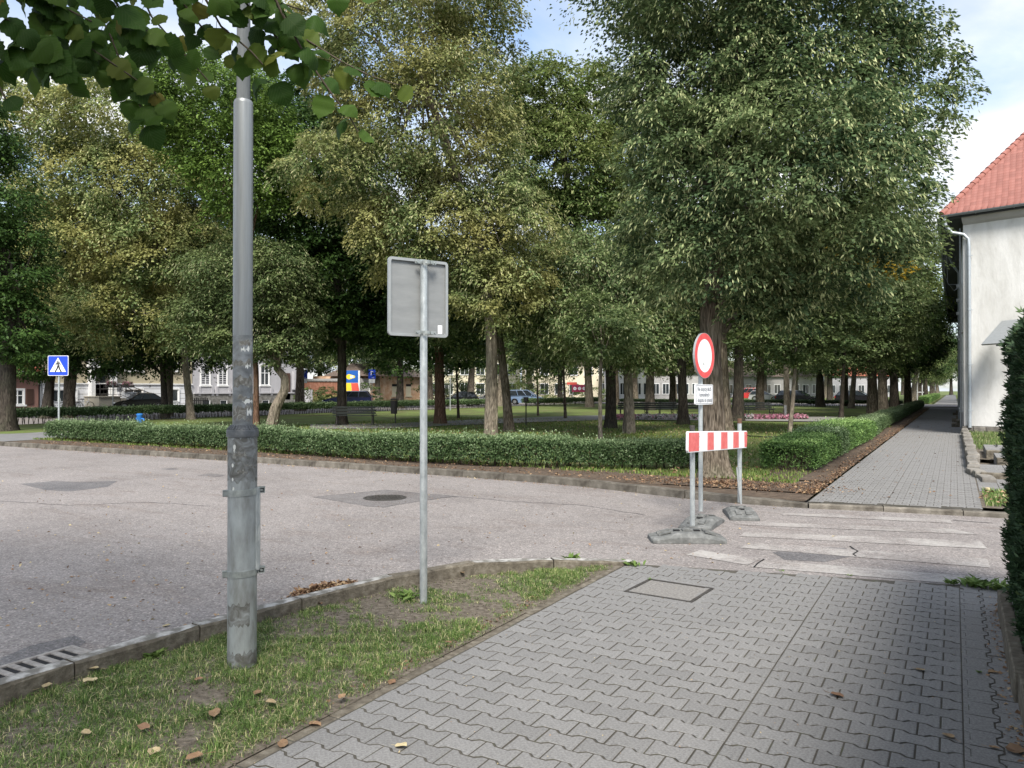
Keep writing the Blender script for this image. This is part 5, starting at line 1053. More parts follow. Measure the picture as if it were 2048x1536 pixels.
def big_leaf(seed, cup, fold):
    r = random.Random(seed); L = .088; mb = MB(); rows = 7; V = [(0, 0, 0)]; Fc = []
    out = [(-.008, .034), (.05, .057), (.14, .066), (.23, .078), (.34, .077), (.45, .082), (.55, .073), (.64, .071), (.73, .055), (.82, .045), (.91, .022)]
    def zf(x, y): return -fold * abs(x) * 1.0 - cup * (y - .4 * L) ** 2 * 40 * .25 + .002 * math.sin(y * 160 + seed)
    left, right, midv = [], [], []
    for t, w in out:
        y = t * L; w *= L / .088 * .62
        jag = r.uniform(.97, 1.04) * (1.0 if len(midv) % 2 else .95)
        midv.append((0, max(y, 0), zf(0, y))); left.append((-w * jag, y, zf(w, y))); right.append((w * r.uniform(.97, 1.03) * (1.08 if len(right) % 2 else 1.02), y, zf(w, y)))
    tip = (r.uniform(-.004, .004), L * 1.06, zf(0, L) - .002)
    V = midv + left + right + [tip]; n = len(midv)
    for i in range(n - 1):
        Fc += [(i, i + 1, n + i + 1, n + i), (i + 1, i, 2 * n + i, 2 * n + i + 1)]
    Fc += [(n - 1, 3 * n, 2 * n - 1), (3 * n, n - 1, 3 * n - 1)]
    mb.add(V, Fc); st = [(0, -.035, .004), (0, -.015, .001), (0, .004, 0)]; mb.tube(st, .0011, 4)
    me = mb.mesh('leaf', 'near_leaf'); me.polygons.foreach_set('use_smooth', [True] * len(me.polygons)); return me
LM = [big_leaf(1, .5, .15), big_leaf(2, 1.4, .35), big_leaf(3, -.5, .05), big_leaf(4, 2.2, .6), big_leaf(5, .8, .25)]
lr = random.Random(17)
twigs = [  # (px, py, depth) points, leaves per 100 px
    ([(-120, -260, 2.7), (20, -60, 2.8), (130, 60, 2.9), (230, 130, 2.95), (310, 185, 3.0)], 6.5),
    ([(-100, -120, 2.6), (-20, 10, 2.6), (60, 80, 2.7), (120, 140, 2.75)], 6.5),
    ([(60, -200, 2.9), (150, -40, 3.0), (215, 60, 3.05), (250, 150, 3.0), (290, 235, 3.0)], 5.5),
    ([(120, -200, 2.6), (190, -60, 2.6), (240, 20, 2.7), (330, 90, 2.8)], 5),
    ([(260, -180, 3.1), (330, -40, 3.1), (400, 50, 3.2), (450, 95, 3.2)], 5),
    ([(330, -160, 2.9), (400, -20, 2.9), (440, 50, 3.0), (500, 100, 3.05), (545, 150, 3.1)], 4.5),
    ([(480, -160, 3.2), (540, -10, 3.2), (600, 70, 3.3), (680, 120, 3.3), (740, 150, 3.3), (795, 168, 3.3)], 3.6),
    ([(500, -120, 3.0), (560, 20, 3.0), (610, 110, 3.1), (665, 190, 3.1), (700, 235, 3.15), (715, 262, 3.15)], 2.9),
    ([(380, -160, 3.0), (470, -20, 3.0), (530, 50, 3.1), (590, 110, 3.1)], 4.5),
    ([(-80, 60, 2.6), (-30, 130, 2.7), (0, 180, 2.7), (18, 215, 2.7)], 2.2),
    ([(-40, -160, 2.8), (40, -60, 2.8), (120, 10, 2.9), (180, 40, 2.9)], 5),
    ([(220, -200, 2.8), (380, -90, 2.9), (520, -10, 3.0), (610, 20, 3.1)], 3.5),
    ([(620, -120, 3.3), (680, -30, 3.3), (735, 0, 3.35)], 3.0),
    ([(-60, -300, 3.3), (60, -80, 3.3), (90, 20, 3.4), (200, 110, 3.4)], 6),
    ([(-160, -40, 2.9), (-60, 60, 2.9), (40, 120, 3.0), (100, 120, 3.0)], 6),
    ([(300, -220, 3.4), (260, -60, 3.4), (300, 30, 3.4), (370, 110, 3.45), (415, 160, 3.45)], 4.0),
]
cr_, sr_ = Vector((cY, sY, 0)), Vector((-sY, cY, 0)); cnt = 0
tw_mb = MB()
limb_end = D(250, -420, 2.6) - nlo
for pts, dens in twigs:
    Pt = [D(*p) - nlo for p in pts]; s_ = MB(); tw_mb.tube([limb_end.lerp(Pt[0], .0) if False else Pt[0] + Vector((-.12, -.3, .22)), Pt[0]] + Pt[1:], [.008, .0065] + [.0055 - .0035 * i / len(Pt) for i in range(1, len(Pt))], 6)
    total = sum(math.hypot(b[0] - a[0], b[1] - a[1]) for a, b in zip(pts, pts[1:])); k = 0; step = 100 / dens; s = 30
    while s < total + 4:
        acc = 0
        for i, (a, b) in enumerate(zip(pts, pts[1:])):
            ln = math.hypot(b[0] - a[0], b[1] - a[1])
            if s <= acc + ln or i == len(pts) - 2: u = min(1, (s - acc) / ln); p = Pt[i].lerp(Pt[i + 1], u); dv = (Pt[i + 1] - Pt[i]).normalized(); break
            acc += ln
        side = 1 if k % 2 else -1; scr = cr_ * side * lr.uniform(.5, 1.0) + dv * lr.uniform(.3, .9) + Vector((0, 0, -1)) * lr.uniform(.2, .75) + sr_ * lr.uniform(-.5, .5)
        if s > total - 12: scr = dv + Vector((0, 0, -.5))
        y_ax = scr.normalized(); nv = (-sr_ * lr.uniform(.35, 1.0) + Vector((0, 0, 1)) * lr.uniform(-.2, .9) + cr_ * lr.uniform(-.6, .6)); nv = (nv - y_ax * nv.dot(y_ax)).normalized()
        if cnt < 298:
            x_ax = y_ax.cross(nv); o = place('leaf', LM[lr.randrange(5)], nl, p + y_ax * .033); o.rotation_euler = Matrix((x_ax, y_ax, nv)).transposed().to_euler(); o.scale = (lr.uniform(.85, 1.1),) * 3; z = lr.uniform(.68, 1.18); o.scale = (z, z, z); cnt += 1
        k += 1; s += step * lr.uniform(.7, 1.3)
tw_mb.build('twig', 'twig', nl, smooth=60)
g2 = np.random.default_rng(15)
lmb = [([Vector((0, 0, 2.6)), Vector((.5, 1.6, 3.9)), limb_end + Vector((-.1, -.2, .5))], .07), ([Vector((0, 0, 3.0)), Vector((-.4, 2.0, 4.2)), D(500, -300, 3.4) - nlo], .05), ([Vector((0, 0, 2.8)), Vector((-1.5, .6, 4.2)), Vector((-2.4, 1.2, 5.2))], .07), ([Vector((0, 0, 3)), Vector((1.2, .3, 4.5)), Vector((2.2, .5, 5.6))], .07)]
place('trunk', trunk_mesh('trunk', [(0, 0, -.05), (.05, 0, 1.5), (0, .1, 3.0), (.1, .3, 7)], [.22, .19, .16, .05], 'bark', 5, 1.5, 20, .05, lmb), nl)
me, _ = crown_mesh('crown', g2, 'main', lobes=[(0, .3, 6.2, 2.9, 2.9, 1.6), (.2, 2.2, 5.4, 2.2, 1.9, .9), (-1.6, 2.0, 5.6, 1.9, 1.9, .9), (1.5, .5, 6.0, 2, 2, 1.2)], n=15000, leaf=.10, bract=.1, droop=.6, bough=.3); place('crown', me, nl)  # sparse crown out of view, added only to shade the hanging leaves

# ------------------------------------------------------------------ lettering helper
def text(name, body, size, mat, parent, loc, rot, ext=.0008, align='CENTER', xs=1.0):
    c = bpy.data.curves.new(name, 'FONT'); c.body = body; c.size = size; c.align_x = align; c.align_y = 'CENTER'; c.extrude = ext; c.resolution_u = 3; c.materials.append(M[mat])
    t = bpy.data.objects.new('t', c); me = bpy.data.meshes.new_from_object(t); bpy.data.objects.remove(t); me.materials.clear(); me.materials.append(M[mat])
    o = bpy.data.objects.new(name, me); o.location = loc; o.rotation_euler = rot; o.scale = (xs, 1, 1); return link(o, parent)
def facing(az):   # rotation of a thing whose front looks to local -Y so that it looks along azimuth az (degrees, 0 = +X, 90 = +Y)
    return R(az + 90)

# ------------------------------------------------------------------ lamp post
lp = W(484, 1336); lamp = empty('lamp_post', (lp.x, lp.y, -.02), 0, 'tall stepped grey metal lamp post with torn poster scraps on the verge', 'lamp post')
cj = 1.47
f = MB(); f.lathe([(.086, -.05), (.086, .02), (.0862, .6), (.0862, 1.0), (.0862, cj - .035)], 40); f.build('lower_tube', 'weath', lamp, smooth=40)
f = MB(); f.lathe([(.0865, cj - .04), (.094, cj - .038), (.095, cj - .002), (.092, cj + .004), (.066, cj + .034), (.060, cj + .036)], 40)
for i in range(28):
    a = 2 * math.pi * i / 28; f.obox((.090 * math.cos(a), .090 * math.sin(a), cj + .009), (.068 * math.cos(a), .068 * math.sin(a), cj + .034), .006, .005)
f.build('collar', 'collar', lamp, smooth=40)
f = MB(); f.lathe([(.0585, cj + .03), (.0585, 1.9), (.0583, 2.05)], 36); f.build('postered_tube', 'pole_mid', lamp, smooth=40)
f = MB(); f.lathe([(.0582, 2.05), (.0570, 3.47), (.0572, 3.475), (.052, 3.49), (.0402, 3.492)], 36); f.build('upper_tube', 'pole_up', lamp, smooth=40)
f = MB(); f.lathe([(.040, 3.48), (.040, 4.5), (.036, 6.6)], 28)
f.tube([(0, 0, 6.55), (.03, -.05, 6.85), (.3, -.6, 7.05)], [.034, .03, .025], 12); f.build('mast', 'mast', lamp, smooth=40)
f = MB(); f.prism([(-.12, 0), (-.10, .09), (.10, .09), (.12, 0)], lambda u, v, w: (.3 + u + w * .25, -.6 - w * .5, 7.0 + v), -.1, .75); lh = f.build('luminaire', 'sign_rim', lamp, bevel=.01)
f = MB(); f.box(.28, .42, -1.0, -.68, 6.985, 7.0); f.build('lens', 'lampglass', lh)
def camside(a):     # direction on the post as seen from the camera: a in degrees, 0 = towards camera, + = to the right
    base = math.atan2(-lp.y, -lp.x); return base + R(a)
cx_r = camside(75)
f = MB(); dirr = Vector((math.cos(camside(78)), math.sin(camside(78)), 0)); c0_ = dirr * .083
f.tube([(c0_.x, c0_.y, .62), (c0_.x, c0_.y, 1.12)], .024, 10); f.build('cable_conduit', 'galv', lamp, smooth=40)
for z_ in (.60, 1.09):
    f = MB(); pts = []
    for k in range(0, 33):
        a = camside(-100 + 200 * k / 32); tz = z_ + .010 * k / 32 * 1.4
        pts.append((.0885 * math.cos(a), .0885 * math.sin(a), tz))
    for a_, b_ in zip(pts, pts[1:]):
        mid_ = (Vector(a_) + Vector(b_)) / 2; f.obox(a_, b_, .005, .038)
    f.tube([(p[0], p[1], p[2]) for p in [(.0885 * math.cos(camside(100 + 160 * k / 16)), .0885 * math.sin(camside(100 + 160 * k / 16)), z_ + .012) for k in range(17)]], .006, 6)
    for sgn in (-1, 1):
        a = camside(sgn * 88); d_ = Vector((math.cos(a), math.sin(a), 0)); t_ = Vector((-d_.y, d_.x, 0)); c_ = d_ * (.094 if sgn < 0 else .112) + Vector((0, 0, z_ + (.0 if sgn < 0 else .014)))
        for o_ in (-.016, .016): f.obox(c_ + t_ * -.022 + Vector((0, 0, o_)), c_ + t_ * .022 + Vector((0, 0, o_)), .040, .005)
        f.obox(c_ + t_ * .018 + d_ * 0, c_ + t_ * .022, .04, .034)
        f.obox(c_ - d_ * .02, c_ - d_ * .015, .040, .034); f.obox(c_ + d_ * .015, c_ + d_ * .02, .040, .034)
        f.tube([c_ - t_ * .02, c_ + t_ * .02], .008, 6)
    f.build('clamp', 'strap', lamp)
def scrap(name, a0, a1, z0, z1, rr, seed, mat, steps=9):
    """torn paper left on the tube, following its curve"""
    r = random.Random(seed); V, Fc = [], []
    for i in range(steps + 1):
        a = camside(a0 + (a1 - a0) * i / steps); zz0 = z0 + r.uniform(-.012, .012); zz1 = z1 + r.uniform(-.018, .018) - .01 * (i in (0, steps))
        if zz1 < zz0 + .004: zz1 = zz0 + .004
        for z_, q in ((zz0, 0), (zz1, 0)): V.append((rr * math.cos(a), rr * math.sin(a), z_))
    for i in range(steps): Fc.append((2 * i, 2 * i + 2, 2 * i + 3, 2 * i + 1))
    mb = MB(); mb.add(V, Fc); return mb.build(name, mat, lamp)
for i, (a0, a1, z0, z1, mt) in enumerate(((-20, 62, 1.985, 2.02, 'grime'), (-10, 40, 1.955, 1.972, 'sticker'), (-75, 70, 1.86, 1.895, 'grime'), (15, 50, 1.855, 1.87, 'sticker'), (-60, 80, 1.74, 1.80, 'grime'), (-30, 75, 1.655, 1.675, 'grime'), (0, 72, 1.64, 1.652, 'sticker'),
                                          (10, 66, 1.60, 1.63, 'grime'), (25, 62, 1.57, 1.60, 'sticker'), (-66, 20, 1.54, 1.62, 'grime'), (20, 48, 1.525, 1.545, 'grime'))):
    scrap('poster_scrap', a0, a1, z0, z1, .0592, i, mt)
for a, z_, s_ in ((-32, 1.375, .012), (-33, 1.35, .007), (-40, 1.265, .009), (-40, 1.18, .008), (-36, 1.125, .008), (-38, 1.118, .006)):
    f = MB(); aa = camside(a); rr = .0872
    ring = [(rr * math.cos(aa + s_ * 10 * math.cos(t) * .9), rr * math.sin(aa + s_ * 10 * math.cos(t) * .9), z_ + s_ * math.sin(t) * (1.2 if math.sin(t) > 0 else 1.6)) for t in [2 * math.pi * q / 9 for q in range(9)]]
    f.add(ring, [tuple(range(9))]); f.build('paint_blob', 'sticker', lamp)
M['smear'] = noisy('dark_smeared_steel', [(.30, (.085, .080, .070)), (.46, (.15, .148, .138)), (.60, (.25, .262, .262)), (.78, (.37, .39, .395))], scale=16, detail=10, rough=.6, metal=.25, distortion=.9, bump=.3, bscale=40, bdist=.003)
scrap('smeared_band', -100, 100, 1.165, 1.428, .0866, 41, 'smear', 26); scrap('smeared_band', -100, 100, .005, .135, .0868, 43, 'smear', 26); scrap('smeared_band', -70, 30, .30, .43, .0866, 44, 'smear', 14)
for a0, a1, z0, z1, sd_ in ((-40, 15, 1.31, 1.34, 51), (10, 60, 1.25, 1.27, 52), (-20, 20, 1.215, 1.228, 53)): scrap('poster_scrap', a0, a1, z0, z1, .0872, sd_, 'grime')
scrap('poster_scrap', 60, 66, .80, .90, .1075, 42, 'sticker', 2)

# ------------------------------------------------------------------ sign seen from behind
sp_ = W(847, 1204); sg = empty('road_sign', (sp_.x, sp_.y, -.01), 0, 'rectangular road sign seen from its grey back on a galvanised pole in the verge', 'road sign')
topz = CAM_H + (779 - 521) / FPX * depth(sp_) + .01
f = MB(); f.lathe([(.030, -.1), (.030, topz), (.026, topz + .004), (.0, topz + .004)], 20); f.build('pole', 'galv', sg, smooth=40)
# plate plane: right vector found from the photograph's perspective
rv = Vector((.24, .507, 0)).normalized(); nb_ = Vector((rv.y, -rv.x, 0))        # nb_: the back's normal, towards the camera
plz0, plz1, off_, wL, wR = 2.135, 2.755, -.045, -.30, .235
pz = math.atan2(rv.y, rv.x)
pl = empty('sign_plate', (0, 0, 0), 0); 
pl_ = MB(); 
def rr_poly(x0, x1, z0, z1, r_, n=4):
    P_ = []
    for cx_, cz_, a0 in ((x1 - r_, z0 + r_, -90), (x1 - r_, z1 - r_, 0), (x0 + r_, z1 - r_, 90), (x0 + r_, z0 + r_, 180)):
        for k in range(n + 1): a = R(a0 + 90 * k / n); P_.append((cx_ + r_ * math.cos(a), cz_ + r_ * math.sin(a)))
    return P_
bpy.data.objects.remove(pl)
pl_.prism(rr_poly(wL, wR, plz0, plz1, .03), lambda u, v, w: (u, w, v), .0, .0025)
plate = pl_.build('plate', 'sign_back', sg, loc=tuple(-nb_ * .038), rz=pz)
mb = MB(); o_ = rr_poly(wL, wR, plz0, plz1, .03); i_ = rr_poly(wL + .022, wR - .022, plz0 + .022, plz1 - .022, .012); n = len(o_)
def ringz(outer, inner, y0, y1):
    V = [(u, y0, v) for u, v in outer] + [(u, y0, v) for u, v in inner] + [(u, y1, v) for u, v in outer] + [(u, y1, v) for u, v in inner]
    Fc = []
    for i in range(n):
        j = (i + 1) % n; Fc += [(i, j, n + j, n + i), (2 * n + i, 3 * n + i, 3 * n + j, 2 * n + j), (i, 2 * n + i, 2 * n + j, j), (n + i, n + j, 3 * n + j, 3 * n + i)]
    return V, Fc
V, Fc = ringz(o_, i_, -.020, .004); mb.add(V, Fc); mb.build('rim', 'sign_rim', plate)
f = MB(); f.prism([(wR - .085, plz0 + .03), (wR - .045, plz0 + .03), (wR - .045, plz0 + .10), (wR - .085, plz0 + .10)], lambda u, v, w: (u, w, v), -.0015, -.0002); f.build('label', 'white', plate)
for z_ in (plz0 + .030, plz1 - .028):
    f = MB(); f.box(-.09, .10, -.0245, -.0185, z_ - .014, z_ + .014)
    ring = [(.034 * math.cos(R(a)), -.0 + .034 * math.sin(R(a)) - .038, z_) for a in range(180, 361, 15)]
    for a_, b_ in zip(ring, ring[1:]): f.obox(a_, b_, .003, .024)
    f.box(.032, .060, -.060, -.020, z_ - .012, z_ + .012)
    for bx_ in (-.075, .05, .085): f.tube([(bx_, -.036, z_), (bx_, -.018, z_)], .008, 6)
    f.build('bracket', 'strap', sg, loc=tuple(-nb_ * .0 ) , rz=pz)
for o in sg.children:
    if o.name.startswith('bracket'): o.location = -nb_ * .038 * 1.0 + nb_ * .038

# ------------------------------------------------------------------ barrier in the street
def foot(name_label, px, py, rz, s=1.0):
    p = W(px, py, -.02); root = empty('post_foot', (p.x, p.y, -.02), rz, name_label, 'post foot', 'recycled plastic feet of the barrier'); root.scale = (s, s, s)
    f = MB(); L_, w_, h_ = .42, .20, .108
    sec = [(-L_, w_ * .78, .012, .045), (-L_ * .97, w_, .012, .05), (-L_ * .34, w_, .012, h_), (-L_ * .30, w_, .012, h_ + .004), (L_ * .30, w_, .012, h_ + .004), (L_ * .34, w_, .012, h_), (L_ * .97, w_, .012, .05), (L_, w_ * .78, .012, .045)]
    V, Fc = [], []
    for x, wy, zb, zt in sec:
        V += [(x, -wy, 0), (x, -wy, zt * .62), (x, -wy * .80, zt), (x, wy * .80, zt), (x, wy, zt * .62), (x, wy, 0)]
    for i in range(len(sec) - 1):
        for k in range(6): Fc.append((i * 6 + k, i * 6 + (k + 1) % 6, (i + 1) * 6 + (k + 1) % 6, (i + 1) * 6 + k))
    Fc += [tuple(range(6)), tuple((len(sec) - 1) * 6 + k for k in range(5, -1, -1))]
    f.add(V, Fc); b_ = f.build('body', 'foot', root, bevel=.004)
    for x0, x1 in ((-.33, -.19), (.19, .33)):      # moulded grip pockets and ribs
        for y0, y1 in ((-.105, -.03), (.03, .105)):
            e = MB(); zz0 = .04 + (.42 - abs(x0 + x1) / 2) / (.42 * .66) * .07
            e.obox((x0, (y0 + y1) / 2, .04 + (.42 - abs(x0)) * .275 + .012), (x1, (y0 + y1) / 2, .04 + (.42 - abs(x1)) * .275 + .012), abs(y1 - y0), .014); e.build('pocket_rib', 'foot', root)
    e = MB(); e.box(-.05, .05, -.05, .05, .100, .132); e.lathe([(.045, .13), (.040, .145), (.036, .145)], 12); e.build('socket', 'foot', root, bevel=.006)
    for x in (-.115, .115): e = MB(); e.box(x - .035, x + .035, -.035, .035, .116, .1215); e.build('socket_hole', 'black', root)
    return p
A1 = foot('grey plastic post foot nearest the pavement, lying across', 1373, 1081, R(28), 1.0)
A2 = foot('grey plastic post foot under the round sign', 1404, 1051, R(92), .98)
A3 = foot('farthest grey plastic post foot, under the right end of the board', 1481, 1032, R(112), .95)
def post(label, px, py_base, ztop, r_, cap, capm):
    p = W(px, py_base, .0); root = empty('barrier_post', (p.x, p.y, .09), 0, label, 'post')
    f = MB(); f.lathe([(r_, 0), (r_, ztop - .09 - (.07 if cap else 0))], 18); f.build('tube', 'galv', root, smooth=40)
    if cap: f = MB(); f.lathe([(r_ * 1.03, ztop - .16), (r_ * 1.03, ztop - .09), (0, ztop - .088)], 18); f.build('cap', capm, root, smooth=40)
    return root, p
p1r, p1 = post('left galvanised post of the striped board with a dark cap', 1385, 1066, 1.275, .030, True, 'iron')
p3r, p3 = post('right galvanised post of the striped board with a rusty cap', 1479.5, 1017, 1.285, .031, True, 'rust')
e = MB(); d3 = Vector((0, 0, 0)); e.tube([(.03, -.048, -.02), (-.005, -.042, .22), (-.032, -.036, .50)], [.014, .012, .009], 8); e.build('white_tape', 'sign_rim', p3r)
e = MB(); e.lathe([(.0335, .49), (.0335, .50)], 12); e.build('tape_ring', 'sign_rim', p3r)
# the board: closed box with slightly slanted ends, stripes stand a hair proud
bd = (p3 - p1); bd.z = 0; bl = bd.length; bd.normalize(); bdn = Vector((bd.y, -bd.x, 0)); by = math.atan2(bd.y, bd.x)
zb0 = CAM_H - (906 - 779) / FPX * (depth(p1) - .3) 
bo = Vector((p1.x, p1.y, 0)) + bdn * .045
x0b, x1b = -.40, bl + .13
ztL, zbL = 1.240, .995; 
board = empty('barrier_board', (bo.x, bo.y, -.036), by, 'red and white striped barrier board between two posts', 'barrier board')
board.rotation_euler = (0, R(2.5), by)
f = MB(); c_ = .028
poly = [(x0b + c_, zbL), (x1b - c_, zbL), (x1b, zbL + .07), (x1b, ztL - .02), (x1b - .02, ztL), (x0b + .02, ztL), (x0b, ztL - .02), (x0b, zbL + c_)]
f.prism(poly, lambda u, v, w: (u, w, v), -.018, .012); f.build('panel', 'white', board, bevel=.004)
W_ = x1b - x0b; bounds = [(.012, .150), (.278, .375), (.500, .610), (.720, .825), (.938, .988)]
for a_, b_ in bounds:
    f = MB(); f.prism([(x0b + a_ * W_ - .002, zbL + .014), (x0b + b_ * W_ + .006, zbL + .014), (x0b + b_ * W_ - .006, ztL - .014), (x0b + a_ * W_ - .002, ztL - .014)] if .02 < a_ < .9 else
            ([(x0b + .03, zbL + .014), (x0b + b_ * W_, zbL + .014), (x0b + b_ * W_, ztL - .014), (x0b + .02, ztL - .014), (x0b + .012, ztL - .03), (x0b + .012, zbL + .04)] if a_ < .02 else [(x0b + a_ * W_ + .02, zbL + .014), (x1b - .035, zbL + .014), (x1b - .012, zbL + .08), (x1b - .012, ztL - .03), (x1b - .028, ztL - .014), (x0b + a_ * W_, ztL - .014)]),
            lambda u, v, w: (u, w, v), -.0205, -.0182); f.build('red_stripe', 'redfade', board)
for bx_ in (.0, bl):
    f = MB()
    for z_ in (zbL + .06, ztL - .06): f.tube([(bx_, -.025, z_), (bx_, -.016, z_)], .008, 6)
    f.build('bolt', 'strap', board)
# round no entry sign with plate below
s0 = W(1401.5, 1036, 0); ne = empty('no_entry_sign', (s0.x, s0.y, .09), 0, 'round white sign with a red rim and a text plate on one pole', 'road sign')
zcs = depth(s0); f = MB(); f.lathe([(.029, 0), (.029, CAM_H + (779 - 668) / FPX * zcs - .09)], 18); f.build('pole', 'galv', ne, smooth=40)
az = -9; nz_ = Vector((math.cos(R(az)), math.sin(R(az)), 0)); zd = CAM_H + (779 - 711.5) / FPX * zcs - .09; rd = .5 * 90.5 / FPX * (zcs)
# local -Y looks along azimuth az
df = empty('sign_disc', (0, 0, 0)); bpy.data.objects.remove(df)
f = MB(); N32 = 40
def disc(mb, r0, r1, y0, y1, zc_):
    V = []
    for r_, y_ in ((r0, y0), (r1, y0), (r1, y1), (r0, y1)):
        V += [(r_ * math.cos(2 * math.pi * k / N32), y_, zc_ + r_ * math.sin(2 * math.pi * k / N32)) for k in range(N32)]
    Fc = []
    for q in range(4):
        for k in range(N32): Fc.append((q * N32 + k, q * N32 + (k + 1) % N32, ((q + 1) % 4) * N32 + (k + 1) % N32, ((q + 1) % 4) * N32 + k))
    if r0 == 0: Fc = [tuple(N32 + k for k in range(N32)), tuple(2 * N32 + k for k in range(N32 - 1, -1, -1))] + [(N32 + k, N32 + (k + 1) % N32, 2 * N32 + (k + 1) % N32, 2 * N32 + k) for k in range(N32)]; V = [(0, y0, zc_)] * N32 + V[N32:3 * N32] + [(0, y1, zc_)] * N32
    mb.add(V, Fc)
dl = tuple(nz_ * .05 + Vector((0, 0, 0)))
f = MB(); disc(f, rd - .004, rd, -.012, .016, zd); V = [(0, 0, 0)]
f2 = MB(); f2.prism([((rd - .002) * math.cos(2 * math.pi * k / N32), zd + (rd - .002) * math.sin(2 * math.pi * k / N32)) for k in range(N32)], lambda u, v, w: (u, w, v), -.010, -.006); dsc = f2.build('disc', 'white', ne, loc=dl, rz=facing(az))
f.build('edge', 'sign_rim', dsc)
f = MB(); disc(f, rd * .735, rd * .985, -.0125, -.0105, zd); f.build('red_ring', 'red', dsc)
f = MB(); f.obox((-.025, -.011, zd - .075), (-.02, -.011, zd - .13), .001, .012, up=(1, 0, 0)); f.obox((-.04, -.011, zd - .10), (-.038, -.011, zd - .125), .001, .008, up=(1, 0, 0)); f.build('scratch', 'grime', dsc)
zp = CAM_H + (779 - 789) / FPX * zcs - .09; pw2, ph2 = .245, .132
f = MB(); f.prism(rr_poly(-pw2, pw2, zp - ph2, zp + ph2, .02), lambda u, v, w: (u, w, v), -.006, .016); plt = f.build('text_plate', 'white', ne, loc=tuple(nz_ * .05 + Vector((-nz_.y, nz_.x, 0)) * .0), rz=facing(-11))
for u0, u1, v0, v1 in ((-pw2 + .012, pw2 - .012, zp + ph2 - .016, zp + ph2 - .011), (-pw2 + .012, pw2 - .012, zp - ph2 + .011, zp - ph2 + .016), (-pw2 + .012, -pw2 + .017, zp - ph2 + .016, zp + ph2 - .016), (pw2 - .017, pw2 - .012, zp - ph2 + .016, zp + ph2 - .016)):
    f = MB(); f.box(u0, u1, -.0082, -.0062, v0, v1); f.build('border_line', 'graytxt', plt)
for i, s_ in enumerate(('Nie dotyczy służb', 'komunalnych', 'i dojazdu do posesji')):
    text('lettering', s_, .082, 'graytxt', plt, (0, -.0075, zp + .070 - i * .072), (R(90), 0, 0), xs=.66)

# ------------------------------------------------------------------ crossing sign and other signs of the park
def pole_sign(name, px, zc, ztop, label, az, build, r_=.03, mat='galv', z0=.06, cat='road sign'):
    p = D(px, 0, zc); p.z = z0; root = empty(name, p, 0, label, cat); f = MB(); f.lathe([(r_, -.05), (r_, ztop)], 12); f.build('pole', mat, root, smooth=40); build(root, ztop, az); return root
def square_plate(root, zc_, hw_, hh_, mat, rim='trim', az=-60, name='plate', dep=.012):
    d_ = Vector((math.cos(R(az)), math.sin(R(az)), 0)); f = MB(); f.prism(rr_poly(-hw_, hw_, zc_ - hh_, zc_ + hh_, min(hw_, hh_) * .12), lambda u, v, w: (u, w, v), -dep, dep); pl0 = f.build(name, rim, root, loc=tuple(d_ * .045), rz=facing(az))
    f = MB(); f.prism(rr_poly(-hw_ * .95, hw_ * .95, zc_ - hh_ * .95, zc_ + hh_ * .95, min(hw_, hh_) * .1), lambda u, v, w: (u, w, v), -dep - .003, -dep - .0006); f.build('field', mat, pl0); return pl0
def crossing(root, zt, az):
    zc_ = 2.46; pl0 = square_plate(root, zc_, .37, .35, 'blue', 'trim', az); y = -.0175
    f = MB(); f.add([(-.29, y, zc_ - .215), (.29, y, zc_ - .215), (0, y, zc_ + .285)], [(0, 1, 2)]); f.build('triangle', 'white', pl0)
    f = MB(); y2 = y - .002; zc_ -= .015
    def limb(a, b, w_): f.obox((a[0] * 1.1, y2, zc_ + a[1] * 1.15), (b[0] * 1.1, y2, zc_ + b[1] * 1.15), w_ * 1.55, .001, up=(0, 1, 0))
    f.add([(.0 + .026 * math.cos(t), y2, zc_ + .165 + .028 * math.sin(t)) for t in [2 * math.pi * k / 12 for k in range(12)]], [tuple(range(12))])
    f.add([(-.032, y2, zc_ + .175), (.03, y2, zc_ + .175), (.03, y2, zc_ + .185), (-.032, y2, zc_ + .185)], [(0, 1, 2, 3)])
    f.add([(-.030, y2, zc_ + .13), (.035, y2, zc_ + .13), (.045, y2, zc_ - .01), (-.015, y2, zc_ - .01)], [(0, 1, 2, 3)])
    limb((-.02, .12), (-.06, .045), .022); limb((-.06, .05), (-.085, .025), .018); limb((.03, .12), (.075, .06), .022); limb((.075, .065), (.065, .01), .018)
    limb((.0, .0), (-.03, -.09), .034); limb((-.03, -.08), (-.085, -.165), .030); limb((.03, .0), (.055, -.09), .034); limb((.055, -.085), (.10, -.165), .030); limb((-.10, -.172), (-.06, -.172), .014); limb((.085, -.172), (.13, -.172), .014)
    f.build('walking_figure', 'ink', pl0)
    for a_, b_ in ((-.215, -.10), (.0, .05), (.12, .215)):
        f = MB(); f.box(a_, b_, y - .0012, y - .0004, zc_ - .125, zc_ - .113); f.build('line', 'ink', pl0)
cs0 = W(117, 884, .08)
pole_sign('crossing_sign', 118, 26.8, 2.5, 'blue square pedestrian crossing sign on a slim pole at the left', -63, crossing, .033, 'galv', .07)
def parking(root, zt, az):
    pl0 = square_plate(root, 2.95, .30, .38, 'blue', 'blue', az); 
    text('lettering', 'P', .50, 'white', pl0, (0, -.017, 3.02), (R(90), 0, 0)); text('lettering', 'OO', .13, 'white', pl0, (.08, -.017, 2.66), (R(90), 0, 0))
    pl1 = square_plate(root, 2.38, .27, .17, 'white', 'sign_rim', az, 'plate_below'); text('lettering', '/\\', .2, 'graytxt', pl1, (0, -.017, 2.38), (R(90), 0, 0))
pole_sign('parking_sign', 608, 64, 3.3, 'blue parking sign farther left, by the grey villa and the weedy gap', -60, parking, .03, 'galv', .02)
